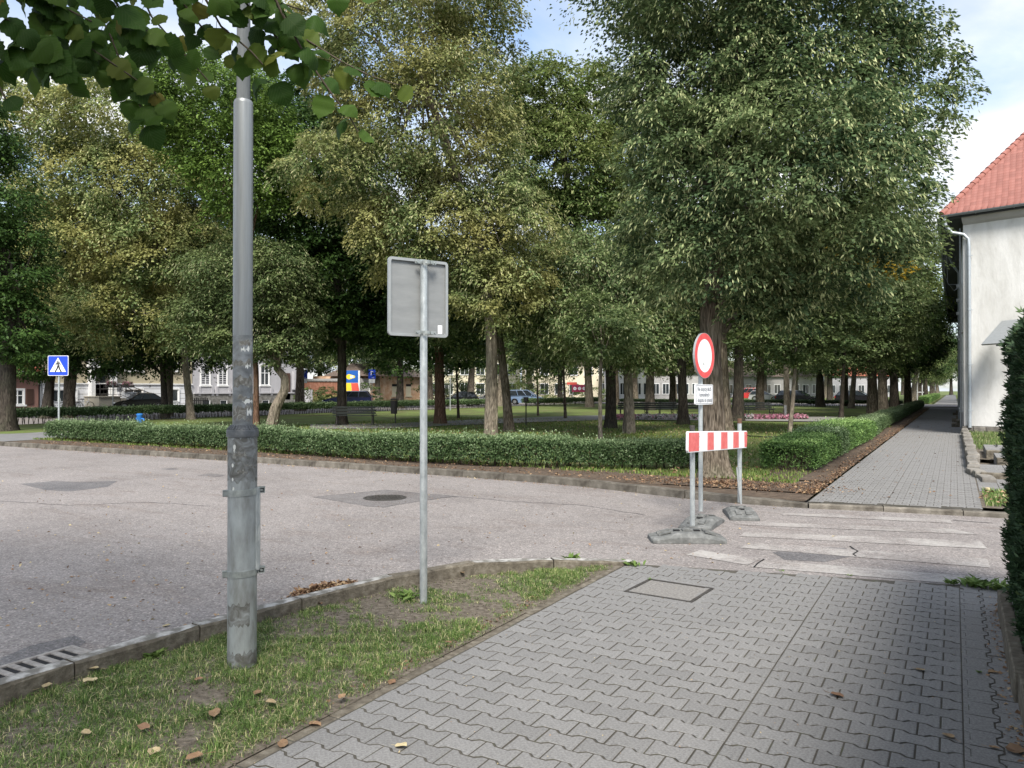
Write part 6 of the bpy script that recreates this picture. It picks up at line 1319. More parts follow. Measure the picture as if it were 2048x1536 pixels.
pole_sign('parking_sign', 744, 64, 3.5, 'blue parking sign right of the blue parked car', -60, parking, .03, 'galv', .02)
def diamond(root, zt, az):
    d_ = Vector((math.cos(R(az)), math.sin(R(az)), 0)); f = MB(); s_ = .46; f.prism([(0, 2.9 - s_), (s_, 2.9), (0, 2.9 + s_), (-s_, 2.9)], lambda u, v, w: (u, w, v), -.01, .01); pl0 = f.build('plate', 'sign_rim', root, loc=tuple(-d_ * .04), rz=facing(az))
    f = MB(); f.prism([(0, 2.9 - s_ * .86), (s_ * .86, 2.9), (0, 2.9 + s_ * .86), (-s_ * .86, 2.9)], lambda u, v, w: (u, w, v), .0106, .014); f.build('field', 'sign_back', pl0)
    f.build('field_front', 'sign_back', pl0, loc=(0, -.025, 0))
pole_sign('priority_sign', 226, 53, 3.3, 'diamond shaped sign seen from its grey back before the beige house', 118, diamond, .035, 'galv', .0)
def smallp(root, zt, az):
    square_plate(root, zt - .35, .22, .25, 'sign_back', 'sign_rim', az, 'plate')
pole_sign('street_pole', 900.5, 60, 2.6, 'slim pale pole with a small sign turned edge on by the dark car', 28, smallp, .045, 'galv', .0, 'pole')
def whitep(root, zt, az):
    square_plate(root, 3.6, .22, .55, 'sign_rim', 'trim', az, 'plate'); f = MB(); f.box(-.75, .75, -.05, .05, 1.28, 1.36); f.box(.55, .62, -.05, .05, 0, 2.2); f.build('crossbar', 'trim', root)
pole_sign('white_post', 1833.5, 92, 6.3, 'tall thin white post with a narrow plate at the end of the side hedge', -80, whitep, .085, 'trim', .06, 'post')
# burgundy advertising board with three white rings
bb = D(1159, 0, 92); bb.z = .0; br_ = empty('burgundy_board', bb, facing(-62), 'burgundy board with three white round signs above light shrubs', 'board')
zq = CAM_H + (779 - 777) / FPX * 92
f = MB(); f.box(-.9, .9, -.03, .03, zq - .42, zq + .45); f.build('panel', 'burgundy', br_); f = MB(); f.box(-1.5, -.3, -.03, .03, zq + .45, zq + .75); f.build('upper_panel', 'ad_red', br_)
for i in range(3):
    f = MB(); f.add([(-.55 + i * .55 + .2 * math.cos(t), -.036, zq + .2 * math.sin(t)) for t in [2 * math.pi * k / 14 for k in range(14)]], [tuple(range(14))]); f.build('white_ring', 'white', br_)
    text('lettering', 'XPO'[i] if False else 'OOO'[i], .26, 'burgundy', br_, (-.55 + i * .55, -.038, zq), (R(90), 0, 0))
for x in (-.8, .8): f = MB(); f.box(x - .04, x + .04, -.02, .04, 0, zq + .4); f.build('leg', 'galv', br_)

# ------------------------------------------------------------------ benches, bins, small things of the park
def bench_proto():
    root = empty('park_bench', (0, 0, 0)); L_ = .95
    for i in range(4): f = MB(); f.box(-L_, L_, -.24 + i * .115, -.24 + i * .115 + .085, .44, .475); f.build('seat_slat', 'bench', root, bevel=.006)
    for i in range(3):
        f = MB(); z0 = .56 + i * .125; y0 = .235 + i * .035; f.obox((-L_, y0, z0), (L_, y0, z0), .09, .03, up=(0, -1, .28)); f.build('back_slat', 'bench', root, bevel=.005)
    for x in (-.78, .78):
        f = MB(); f.tube([(x, -.24, 0), (x, -.20, .20), (x, -.26, .42), (x, .20, .43), (x, .34, .92)], .022, 8); f.tube([(x, .30, 0), (x, .18, .22), (x, .18, .43)], .022, 8)
        f.tube([(x, -.26, .42), (x, -.24, .62), (x, .05, .66), (x, .26, .62)], .016, 8); f.tube([(x, -.2, .2), (x, .0, .28), (x, .18, .2)], .012, 6)
        f.build('side_frame', 'iron', root, smooth=50)
    return root
b0 = bench_proto()
def put_bench(px, py, az, label, first=[True]):
    o = b0 if first[0] else copy_tree(b0); first[0] = False; p = W(px, py, .1); o.location = p; o.rotation_euler = (0, 0, facing(az)); tag(o, label, 'bench', 'park benches'); return o
put_bench(710, 851, 122, 'dark slatted bench under the tall dark chestnut, seen from behind')
put_bench(1268, 834, 118, 'park bench half hidden behind the gnarled linden')
put_bench(1318, 834, 122, 'park bench left of the pair behind the pink and white flower bed')
put_bench(1346, 833, 118, 'park bench just left of the no entry sign pole, behind the flower bed')
put_bench(1382, 833, 118, 'park bench glimpsed behind the no entry sign')
put_bench(1518, 834, -48, 'park bench right of the big linden at the flower bed')
def bin_(px, py, label, h=1.0, r_=.17, zt=1.1, mat='iron'):
    p = W(px, py, .09); root = empty('litter_bin', p, R(20), label, 'litter bin'); f = MB(); f.lathe([(r_ * .85, zt - .62), (r_, zt - .05), (r_, zt), (r_ * .9, zt)], 16); f.build('bin', mat, root, smooth=40)
    f = MB(); f.lathe([(r_ * 1.05, zt + .02), (r_ * .9, zt + .08), (0, zt + .10)], 16); f.build('lid', mat, root); f = MB(); f.lathe([(.03, 0), (.03, zt)], 8, c=(.0, r_ + .03)); f.build('post', mat, root); return root
bin_(788, 848, 'dark litter bin on a post beside the gravel path near the bench')
def stick(px, py, label, h=1.0):
    p = W(px, py, .09); root = empty('lawn_post', p, 0, label, 'post'); f = MB(); f.lathe([(.03, 0), (.03, h)], 8); f.build('stem', 'iron', root); f = MB(); f.box(-.10, .10, -.07, .07, h, h + .22); f.build('head', 'iron', root, bevel=.01)
stick(1052, 850, 'small dark post with a box head on the lawn', 1.05)
bp0 = W(279, 868, .09); bpr = empty('blue_pump', bp0, R(15), 'small bright blue hydrant post behind the front hedge', 'hydrant')
f = MB(); f.lathe([(.13, 0), (.13, .05), (.10, .07), (.095, .66), (.11, .68), (.11, .72), (.08, .74)], 16); f.build('body', 'bluepaint', bpr, smooth=40); f = MB(); f.tube([(.08, 0, .55), (.17, 0, .55), (.19, 0, .48)], .03, 8); f.tube([(-.08, 0, .55), (-.13, 0, .55)], .04, 8); f.build('spout', 'bluepaint', bpr)
wm = W(1571, 838, .1); wmr = empty('bed_marker', wm, R(-20), 'small pale marker stake in the flower bed', 'marker'); f = MB(); f.box(-.05, .05, -.02, .02, 0, .75); f.build('stake', 'sign_rim', wmr)
f = MB(); f.add([(-.07, -.022, .55), (.07, -.022, .55), (.07, -.022, .75), (-.07, -.022, .75)], [(0, 1, 2, 3)]); f.build('card', 'sign_rim', wmr)
# flower bed
n = 5200; t_ = rng.random(n); pxs = 1236 + t_ * 378
PP = []; TT = []
for i in range(n):
    p = W(1236 + t_[i] * 378, 836.5 + 3.2 * (rng.random() - .5), .12); PP.append((p.x, p.y, .12 + .15 * rng.random())); u = t_[i]; pink = (u < .09) or (u > .72) or rng.random() < .12; TT.append(rng.random() * .45 if pink else .6 + .4 * rng.random())
PP = np.array(PP); Q = leaf_quads(PP, rng.normal(size=(n, 3)) + [0, 0, .5], rng.normal(size=(n, 3)), np.full(n, .13), np.full(n, .11))
tag(place('flower_bed', quads_mesh('flower_bed', Q, 1, [(0, 1, 2, 3)], 'flower', np.array(TT))), 'long bed of pink and white flowers before the benches', 'flower bed', kind='stuff')
n = 5000; PP = np.array([tuple(W(1236 + rng.random() * 378, 836.8 + 3.4 * (rng.random() - .5), .1).xy) + (.10 + .12 * rng.random(),) for _ in range(n)])
tag(place('flower_bed_leaves', quads_mesh('flower_bed_leaves', leaf_quads(PP, rng.normal(size=(n, 3)) + [0, 0, .5], rng.normal(size=(n, 3)), np.full(n, .14), np.full(n, .09)), 1, [(0, 1, 2, 3)], 'hedge', rng.random(n) * .6)), 'green leaves of the flower bed', 'flower bed', kind='stuff')
# black hose on the lawn
hp = [(1475, 868), (1500, 872), (1530, 874), (1565, 873), (1600, 872), (1640, 873)]
f = MB(); f.tube([W(x, y, .12) for x, y in hp], .022, 6); tag(f.build('hose', 'hosemat', smooth=60), 'dark hose lying across the lawn right of the big linden', 'hose')
hp = [(1150, 866), (1190, 868), (1240, 867)]

# ------------------------------------------------------------------ cars
def car_proto(name, L_, W2, H_, paintm, kind='hatch'):
    """car along local X, nose to +X, standing on z = 0"""
    root = empty(name, (0, 0, 0)); hl_, hw_ = L_ / 2, W2 / 2
    belt = .62 * H_ if kind != 'van' else .58 * H_
    low = [(-hl_, .34), (-hl_ + .02, .62 * belt + .2), (-hl_ + .06, belt), (-.1 * L_, belt + .03), (.22 * L_, belt - .02), (.38 * L_, belt - .12), (.47 * L_, belt - .25), (hl_, .50), (hl_ - .02, .24), (.42 * L_, .20), (-.44 * L_, .20)]
    wx = (.31 * L_, -.30 * L_); wr = .33
    # body side profile with wheel arches
    prof = []
    prof += [(-hl_ + .02, .26), (-hl_, .45), (-hl_ + .02, belt - .10), (-hl_ + .08, belt + .01), (-.1 * L_, belt + .03), (.20 * L_, belt - .01), (.36 * L_, belt - .10), (.46 * L_, belt - .24), (hl_, .52), (hl_ - .02, .26)]
    for cx_ in wx:
        prof.append((cx_ + wr + .05, .20)); prof += [(cx_ + (wr + .05) * math.cos(R(a)), .33 + (wr + .05) * math.sin(R(a))) for a in range(0, 181, 20)]; prof.append((cx_ - wr - .05, .20))
    f = MB(); N_ = len(prof)
    secs = [(-hw_ + .03, .97), (-hw_, 1.0), (hw_, 1.0), (hw_ - .03, .97)]
    V = []; 
    for yy_, sc_ in ((-hw_ + .06, .985), (-hw_, 1), (hw_, 1), (hw_ - .06, .985)): V += [(x * (sc_ if abs(x) > .4 * L_ else 1), yy_, z if z < .5 else .5 + (z - .5) * (1 if abs(yy_) == hw_ else 1.03)) for x, z in prof]
    Fc = []
    for q in range(3):
        for k in range(N_): Fc.append((q * N_ + k, q * N_ + (k + 1) % N_, (q + 1) * N_ + (k + 1) % N_, (q + 1) * N_ + k))
    # sides as the two end caps, split in a fan of quads against the belt line: use ngons
    Fc += [tuple(range(N_ - 1, -1, -1)), tuple(3 * N_ + k for k in range(N_))]
    f.add(V, Fc); body = f.build('body', paintm, root, smooth=35)
    # greenhouse
    if kind == 'van': g0, g1, r0, r1 = -hl_ + .10, .27 * L_, -hl_ + .25, .06 * L_
    elif kind == 'estate': g0, g1, r0, r1 = -hl_ + .12, .22 * L_, -hl_ + .55, .02 * L_
    elif kind == 'saloon': g0, g1, r0, r1 = -.40 * L_, .22 * L_, -.22 * L_, .03 * L_
    else: g0, g1, r0, r1 = -hl_ + .10, .22 * L_, -hl_ + .50, .02 * L_
    zt = H_; bz = belt + .0; tw_ = hw_ - .20
    f = MB(); f.add([(g0, -hw_ + .06, bz), (g1, -hw_ + .06, bz), (g1, hw_ - .06, bz), (g0, hw_ - .06, bz), (r0, -tw_, zt - .05), (r1, -tw_, zt - .05), (r1, tw_, zt - .05), (r0, tw_, zt - .05)], [(0, 1, 5, 4), (1, 2, 6, 5), (2, 3, 7, 6), (3, 0, 4, 7), (4, 5, 6, 7)])
    f.build('windows', 'carglass', root, bevel=.02)
    f = MB(); f.add([(r0 - .05, -tw_ - .012, zt - .06), (r1 + .08, -tw_ - .012, zt - .06), (r1 + .08, tw_ + .012, zt - .06), (r0 - .05, tw_ + .012, zt - .06), (r0 + .1, -tw_ + .12, zt), (r1 - .15, -tw_ + .12, zt), (r1 - .15, tw_ - .12, zt), (r0 + .1, tw_ - .12, zt)], [(0, 1, 5, 4), (1, 2, 6, 5), (2, 3, 7, 6), (3, 0, 4, 7), (4, 5, 6, 7), (3, 2, 1, 0)])
    f.build('roof', paintm, root, bevel=.02, smooth=40)
    f = MB()
    for sg_ in (-1, 1):
        for (xa, xb) in ((g1, r1), (g0, r0)): f.obox((xa, sg_ * (hw_ - .065), bz), (xb, sg_ * (tw_ + .006), zt - .05), .07, .05)
        for u in (.36, .68):
            xa = g0 + (g1 - g0) * u; xb = r0 + (r1 - r0) * u; f.obox((xa, sg_ * (hw_ - .052), bz), (xb, sg_ * (tw_ + .012), zt - .05), .06, .03)
    f.build('pillars', paintm, root)
    for cx_ in wx:
        for sg_ in (-1, 1):
            f = MB(); V = []; prof_w = [(.20, .10), (.30, .105), (wr, .07), (wr, -.07), (.30, -.105), (.20, -.10)]; n = 20
            for r_, y_ in prof_w: V += [(cx_ + r_ * math.cos(2 * math.pi * k / n), sg_ * (hw_ - .11) + y_, wr + r_ * math.sin(2 * math.pi * k / n)) for k in range(n)]
            Fc = [(i * n + k, i * n + (k + 1) % n, (i + 1) * n + (k + 1) % n, (i + 1) * n + k) for i in range(5) for k in range(n)]
            f.add(V, Fc); wh_ = f.build('wheel', 'hosemat', root, smooth=40)
            f = MB()
            yo = sg_ * (hw_ - .025)
            f.add([(cx_ + .205 * math.cos(2 * math.pi * k / n), yo - sg_ * .05, wr + .205 * math.sin(2 * math.pi * k / n)) for k in range(n)], [tuple(range(n))])
            for k in range(5): a = 2 * math.pi * k / 5; f.obox((cx_, yo - sg_ * .03, wr), (cx_ + .2 * math.cos(a), yo - sg_ * .03, wr + .2 * math.sin(a)), .05, .03, up=(0, 1, 0))
            f.build('rim', 'sign_rim', wh_)
    for sg_ in (-1, 1):
        f = MB(); f.box(hl_ - .26, hl_ - .03, sg_ * (hw_ - .30) - .13, sg_ * (hw_ - .30) + .13 + 0, .58, .70); f.box(hl_ - .20, hl_ - .015, sg_ * (hw_ - .18) - .10, sg_ * (hw_ - .18) + .10, .56, .68); f.build('headlight', 'lampglass', root, bevel=.02)
        f = MB(); f.box(-hl_ - .012, -hl_ + .10, sg_ * (hw_ - .14) - .12, sg_ * (hw_ - .14) + .12, belt - .28, belt - .08); f.build('taillight', 'taillight', root, bevel=.02)
        f = MB(); f.box(.17 * L_, .17 * L_ + .10, sg_ * (hw_ + .10) - .07, sg_ * (hw_ + .10) + .07, belt + .02, belt + .16); f.build('mirror', paintm, root, bevel=.02)
        f = MB()
        for xd in (-.02 * L_, .18 * L_): f.box(xd, xd + .012, sg_ * (hw_ + .001) - .003, sg_ * (hw_ + .001) + .003, .32, belt - .02)
        f.box(-.09 * L_, -.05 * L_, sg_ * (hw_ + .006) - .01, sg_ * (hw_ + .006) + .01, belt - .12, belt - .09); f.build('door_gaps', 'hosemat', root)
    for x, s_ in ((hl_ + .006, 1), (-hl_ - .006, -1)): f = MB(); f.box(x - .008, x + .008, -.26, .26, .42, .53); f.build('number_plate', 'white', root)
    f = MB(); f.box(hl_ - .03, hl_ + .004, -.45, .45, .30, .40); f.build('grille', 'hosemat', root)
    return root
for nm_, c_ in (('black', (.008, .008, .010)), ('navy', (.012, .022, .095)), ('white', (.62, .62, .62)), ('lblue', (.20, .29, .44)), ('gunmetal', (.018, .020, .024)), ('redcar', (.45, .03, .03)), ('silver', (.35, .36, .37))): M['paint_' + nm_] = paintcoat('car_paint_' + nm_, c_)
def put_car(kind, dims, paintm, px, zc, az, label, z=.0, group='cars parked along the streets'):
    r0 = car_proto('parked_car', *dims, 'paint_' + paintm, kind); p = D(px, 0, zc); r0.location = (p.x, p.y, z); r0.rotation_euler = (0, 0, R(az)); tag(r0, label, 'car', group); return r0
put_car('saloon', (4.6, 1.82, 1.44), 'black', 274, 63.5, 262, 'glossy black saloon car parked before the beige house')
put_car('estate', (4.6, 1.78, 1.58), 'navy', 696, 72, 216, 'dark blue estate car parked near the striped advertising board')
put_car('hatch', (4.0, 1.72, 1.48), 'gunmetal', 916, 78, 222, 'dark hatchback parked between the slim pole and the white car', .0)
put_car('estate', (4.5, 1.78, 1.46), 'white', 978, 84, 222, 'white car half hidden by the yellowing linden trunk', .0)
put_car('van', (4.1, 1.75, 1.66), 'lblue', 1053, 88, 20, 'light blue compact minivan parked by the hedge', .0)
put_car('estate', (4.5, 1.78, 1.50), 'gunmetal', 1597, 83, -8, 'first dark car on the crossing street, left of the other', .13)
put_car('estate', (4.7, 1.80, 1.46), 'black', 1717, 86, -6, 'second dark car on the crossing street, nearer the white post', .13)
put_car('van', (4.3, 1.8, 1.9), 'redcar', 1492, 128, 205, 'small red van far behind the bench right of the big linden', .08)
put_car('hatch', (4.2, 1.75, 1.46), 'silver', 1528, 110, 10, 'silver car far away beside the red van', .08)

# ------------------------------------------------------------------ far houses on the plane x = FX
FX = -60.0
def fz(px, py): return plane_X(px, py, FX)
def house_root(name, label, px): y, z = fz(px, 822); return empty(name, (FX, y, 0), 0, label, 'house')
def wallbox(root, px0, px1, z0, z1, mat, name='wall', dep=9.0, x=0.0):
    y0, y1 = fz(px0, 800)[0], fz(px1, 800)[0]; f = MB(); f.box(FX - dep - FX, x, y0 - root.location.y, y1 - root.location.y, z0, z1); return f.build(name, mat, root)
def win(root, px0, px1, py0, py1, mat='winframe', bars=(1, 1), frame=.10, sill=True, proud=.07, shade=None, trim='trim', x0=0.0):
    (y0, zt), (y1, _) = fz(px0, py0), fz(px1, py0); _, zb = fz((px0 + px1) / 2, py1); y0 -= root.location.y; y1 -= root.location.y; w_ = root
    f = MB(); fr_w = frame
    f.box(.002, proud, y0 - .12, y0, zb - .02, zt + .12); f.box(.002, proud, y1, y1 + .12, zb - .02, zt + .12); f.box(.002, proud, y0, y1, zt, zt + .12)
    if sill: f.box(.002, proud + .10, y0 - .18, y1 + .18, zb - .14, zb - .02)
    o = f.build('window', trim, w_, loc=(x0, 0, 0))
    f = MB(); f.box(.012, .045, y0, y0 + fr_w * .6, zb, zt); f.box(.012, .045, y1 - fr_w * .6, y1, zb, zt); f.box(.012, .045, y0 + fr_w * .6, y1 - fr_w * .6, zt - fr_w * .6, zt); f.box(.012, .045, y0 + fr_w * .6, y1 - fr_w * .6, zb, zb + fr_w * .6)
    for i in range(bars[0]): yy_ = y0 + (y1 - y0) * (i + 1) / (bars[0] + 1); f.box(.012, .05, yy_ - .035, yy_ + .035, zb + fr_w * .6, zt - fr_w * .6)
    for i in range(bars[1]): zz_ = zb + (zt - zb) * (.62 if bars[1] == 1 else (i + 1) / (bars[1] + 1)); f.box(.012, .048, y0 + fr_w * .6, y1 - fr_w * .6, zz_ - .03, zz_ + .03)
    f.build('frame', mat, o)
    f = MB(); f.box(.004, .010, y0, y1, zb, zt); f.build('pane', 'pane', o)
    if shade:
        f = MB(); nsl = 9
        for i in range(nsl): zz_ = zb + (zt - zb) * (i + .5) / nsl; f.box(.0102, .030, y0 + .05, y1 - .05, zz_ - .05, zz_ + .035)
        f.build('blinds', shade, o)
    return o
# small red roofed house
h1 = house_root('small_house', 'small pinkish brown house with a steep red tiled roof at far left', 0)
wallbox(h1, -60, 77, 0, 3.05, 'pinkbrown')
y0, y1 = fz(-70, 765)[0] - h1.location.y, fz(80, 765)[0] - h1.location.y
f = MB(); zE = fz(40, 766)[1]; zR = fz(40, 700)[1]; f.add([(.45, y0, 3.0), (.45, y1 + .25, 3.0), (-9.4, y1 + .25, 3.0), (-9.4, y0, 3.0), (-4.0, y0 + 1, 6.6), (-4.0, y1 - 2.4, 6.6)], [(0, 1, 5, 4), (1, 2, 5), (2, 3, 4, 5), (3, 0, 4), (0, 3, 2, 1)]); rfh = f.build('roof', 'tile_old', h1)
nsl = 13; sl = Vector((-4.45, 0, 3.6)) 
for i in range(nsl):                                    # courses of tiles stepping up the slope
    u = i / nsl; f = MB(); a = Vector((.45, y0 + u * 1, 3.0)) + sl * u; b = Vector((.45, y1 + .25 - u * 2.65, 3.0)) + sl * u; up_ = Vector((3.6, 0, 4.45)).normalized()
    f.obox(a + up_ * .05 + sl * (.5 / nsl), b + up_ * .05 + sl * (.5 / nsl), sl.length / nsl * .96, .05, up=up_); f.build('tile_course', 'tile_old', rfh)
f = MB(); f.tube([(.55, y0, 2.98), (.55, y1 + .3, 2.98)], .07, 8); f.tube([(.5, y1 + .12, 2.95), (.25, y1 + .05, 2.6), (.1, y1 - .0, 2.5), (.1, y1 - .0, .3), (.35, y1 + .1, .05)], .055, 8); f.build('drainpipe', 'gutter', h1)
win(h1, 23, 46, 780, 809, bars=(1, 1), sill=True); 
def shutter(root, px0, px1, py0, py1):
    (a, zt), (b, _) = fz(px0, py0), fz(px1, py0); zb = fz(px0, py1)[1]; f = MB(); f.box(.004, .05, a - root.location.y, b - root.location.y, zb, zt)
    for i in range(7): zz_ = zb + (zt - zb) * (i + .5) / 7; f.box(.05, .065, a - root.location.y + .06, b - root.location.y - .06, zz_ - .05, zz_ + .04)
    f.build('shutter', 'shutter', root)
shutter(h1, 53, 67, 778, 809); shutter(h1, 10, 20, 778, 809)
# beige house with white base
h2 = house_root('beige_house', 'beige two storey house with a white ribbed base and front stairs', 95)
wallbox(h2, 84, 384, 2.22, 9.6, 'beige'); wallbox(h2, 84, 384, 0, 2.12, 'lime', 'base', 9.0, .06)
(ya, _), (yb, _) = fz(84, 767), fz(384, 767); ya -= h2.location.y; yb -= h2.location.y
f = MB(); f.box(-.2, .16, ya, yb, 2.12, 2.22); f.build('string_course', 'trim', h2)
for z_ in (.45, .9, 1.32, 1.74):
    f = MB(); f.box(.061, .064, ya, yb, z_, z_ + .035); f.build('joint_line', 'villa_stone', h2)
for a_, b_, c_, d_ in ((102, 128, 780, 804), (140, 151, 780, 804), (248, 283, 779, 803), (337, 355, 779, 803)): win(h2, a_, b_, c_, d_, bars=(1 if b_ - a_ > 20 else 0, 0), sill=False, proud=.10, x0=.062)
for a_, b_, c_, d_ in ((246, 283, 722, 741), (337, 353, 722, 741), (136, 148, 718, 737), (196, 217, 660, 700), (246, 283, 655, 700), (337, 353, 655, 700), (136, 148, 655, 700), (100, 122, 718, 737)): win(h2, a_, b_, c_ - (12 if c_ > 700 else 0), d_, bars=(1, 0))
f = MB()
(pa, _), (pb, _) = fz(175, 800), fz(226, 800); pa -= h2.location.y; pb -= h2.location.y; zt_ = fz(200, 736)[1]; zd0 = fz(200, 792)[1]
f.box(.0, .55, pa, pa + .33, 0 + .9, zt_); f.box(.0, .55, pb - .38, pb, .9, zt_); f.box(.0, .65, pa - .1, pb + .1, zt_, zt_ + .55); f.box(.0, .8, pa - .2, pb + .2, zt_ + .55, zt_ + .70); f.build('portal', 'trim', h2)
f = MB(); f.box(.01, .06, pa + .40, pb - .45, zd0, zt_ - .05); dr0 = f.build('door', 'door', h2)
f = MB(); f.box(.062, .07, pa + 1.0, pa + 1.45, zd0 + .9, zt_ - .35); f.build('pane', 'pane', dr0)
f = MB(); f.box(.064, .10, pa + .55, pa + .60, zd0 + .9, zd0 + 1.1); f.build('handle', 'gutter', dr0)
f = MB(); f.box(.56, .66, pa + .05, pa + .22, zt_ - .55, zt_ - .2); f.build('wall_lamp', 'iron', h2)
# stairs run down to the right along the wall
sy0 = pa + .1; ztop_ = zd0 - .02; run_ = fz(218, 815)[0] - h2.location.y - (pb - 1.1); stn = 7
lt = fz(168, 815)[0] - h2.location.y
f = MB(); f.box(.06, 2.0, lt, pa + .9 + .6, 0, ztop_ - .06); f.build('stair_block', 'stairs', h2)
f = MB(); f.box(.05, 2.1, lt - .05, pa + 1.55, ztop_ - .06, ztop_ + .02); f.build('landing', 'stairs', h2)
for i in range(stn):
    y_ = pa + 1.55 + i * .34; zz_ = ztop_ * (stn - i) / (stn + 1); f = MB(); f.box(.9, 2.1, y_, y_ + .34 + .02, 0, zz_ - .001 * i); f.build('step', 'stairs', h2)
f = MB(); f.box(.06, .9, pb - .3, pb + 2.8, 0, ztop_ * .85); f.build('ramp_wall', 'peach', h2)
def rail(root, pts, z0s, h_=.95, x=2.0, nb=6):
    f = MB()
    for (a, za), (b, zb_) in zip(pts, pts[1:]):
        f.tube([(x, a, za + h_), (x, b, zb_ + h_)], .035, 6); f.tube([(x, a, za + .15), (x, b, zb_ + .15)], .02, 6); f.tube([(x, a, za + h_ * .55), (x, b, zb_ + h_ * .55)], .02, 6)
        f.tube([(x, a, za), (x, a, za + h_)], .035, 6); f.tube([(x, b, zb_), (x, b, zb_ + h_)], .035, 6)
        for k in range(1, nb): u = k / nb; f.tube([(x, a + (b - a) * u, za + (zb_ - za) * u + .15), (x, a + (b - a) * u, za + (zb_ - za) * u + h_)], .012, 4)
    f.build('railing', 'iron', root)
rail(h2, [(lt + .05, ztop_), (pa + 1.5, ztop_), (pa + 1.55 + stn * .34, .1)], 0, x=2.05)
rail(h2, [(pb + .0, ztop_), (pb + .6, ztop_), (pb + 3.2, .3)], 0, x=.85)
f = MB(); f.box(.5, 1.2, pb + .0, pb + 1.3, .0, ztop_ + .35); f.build('planter_wall', 'lime', h2)
for i, (yf, xf) in enumerate(((lt + .9, 2.1), (pb + .4, 1.25))):
    fb = empty('flower_box', (FX + xf, h2.location.y + yf, 0), 0, 'hanging box of pinkish flowers on the stair railing, %s of the door' % ('left' if i == 0 else 'right'), 'flower box')
    zf_ = ztop_ + .82; f = MB(); f.box(0, .25, -.5, .5, zf_ - .12, zf_ + .08); f.build('trough', 'iron', fb)
    n = 260; Pq = np.stack([.12 + .12 * rng.normal(size=n) * .6, .42 * (rng.random(n) * 2 - 1), zf_ + .12 + .22 * rng.random(n)], 1); place('flowers', quads_mesh('flowers', leaf_quads(Pq, rng.normal(size=(n, 3)), rng.normal(size=(n, 3)), np.full(n, .10), np.full(n, .08)), 1, [(0, 1, 2, 3)], ['flower', 'hedge'], rng.random(n) * .4, (rng.random(n) < .55).astype(int)), fb)
f = MB(); zr = 9.6; f.add([(.5, ya - .3, zr), (.5, yb + .3, zr), (-9.5, yb + .3, zr), (-9.5, ya - .3, zr), (-4.5, ya + 3, zr + 2.2), (-4.5, yb - 3, zr + 2.2)], [(0, 1, 5, 4), (1, 2, 5), (2, 3, 4, 5), (3, 0, 4), (0, 3, 2, 1)]); f.build('roof', 'darkroof', h2)
# picket fence in front of the villa garden
pf = empty('picket_fence', (FX + 2.2, fz(338, 815)[0], 0), 0, 'low dark picket fence beside the trunk before the villa', 'fence'); yl_ = fz(385, 815)[0] - fz(338, 815)[0]
k = 0
while k * .22 < yl_: f = MB(); f.box(-.02, .02, k * .22, k * .22 + .11, 0, .95 + .05 * (k % 2)); f.build('picket', 'hosemat', pf); k += 1
f = MB(); f.box(-.05, -.02, 0, yl_, .25, .32); f.box(-.05, -.02, 0, yl_, .7, .77); f.build('rail', 'hosemat', pf)
# grey villa
h3 = house_root('grey_villa', 'grey lilac villa with shuttered tall windows over a dark stone base', 386)
(va, _), (vb, _) = fz(386, 800), fz(592, 800); va -= h3.location.y; vb -= h3.location.y
wallbox(h3, 386, 592, 1.35, 9.2, 'villa'); wallbox(h3, 386, 592, 0, 1.30, 'villa_stone', 'stone_base', 9.0, .12)
f = MB(); f.box(-.1, .22, va, vb, 1.30, 1.42); f.build('string_course', 'villa', h3)
for a_, b_, sh__ in ((402, 419, 'trim'), (437, 453, 'trim'), (521, 537, None), (470, 485, 'trim')):
    win(h3, a_, b_, 731, 770, bars=(1, 1), shade='villa' if sh__ else None, sill=True)
    (a0_, zt2), (a1_, _) = fz(a_ - 5, 774), fz(b_ + 5, 774); zb2 = fz(a_, 789)[1]; f = MB(); f.box(.0, .10, a0_ - h3.location.y, a1_ - h3.location.y, zb2, zt2); f.box(.0, .16, a0_ - h3.location.y - .1, a0_ - h3.location.y + .15, zb2 - .1, zt2 + .02); f.box(.0, .16, a1_ - h3.location.y - .15, a1_ - h3.location.y + .1, zb2 - .1, zt2 + .02); f.build('balustrade', 'villa', h3)
    win(h3, a_, b_, 655, 700, bars=(1, 1))
    win(h3, a_ + 1, b_ - 1, 800, 811, bars=(0, 0), sill=False, trim='villa_stone', x0=.122)
f = MB(); d0_, d1_ = fz(570, 800)[0] - h3.location.y, fz(579, 800)[0] - h3.location.y; f.box(.01, .12, d0_, d1_, .6, 3.4); f.build('door', 'shutter', h3)
for i in range(4): f = MB(); f.box(.12, 1.9 - i * .35, d0_ - .6, d1_ + .8, i * .16, (i + 1) * .16); f.build('step', 'villa_stone', h3)
f = MB(); f.box(.12, 2.0, d1_ + .85, d1_ + 1.3, 0, 1.7); f.box(.1, .5, d1_ + .2, d1_ + 1.3, 1.7, 3.6); f.build('porch', 'villa', h3)
f = MB(); f.add([(.5, va - .2, 9.2), (.5, vb + .2, 9.2), (-9.5, vb + .2, 9.2), (-9.5, va - .2, 9.2), (-4.5, va + 3, 11.2), (-4.5, vb - 3, 11.2)], [(0, 1, 5, 4), (1, 2, 5), (2, 3, 4, 5), (3, 0, 4), (0, 3, 2, 1)]); f.build('roof', 'darkroof', h3)
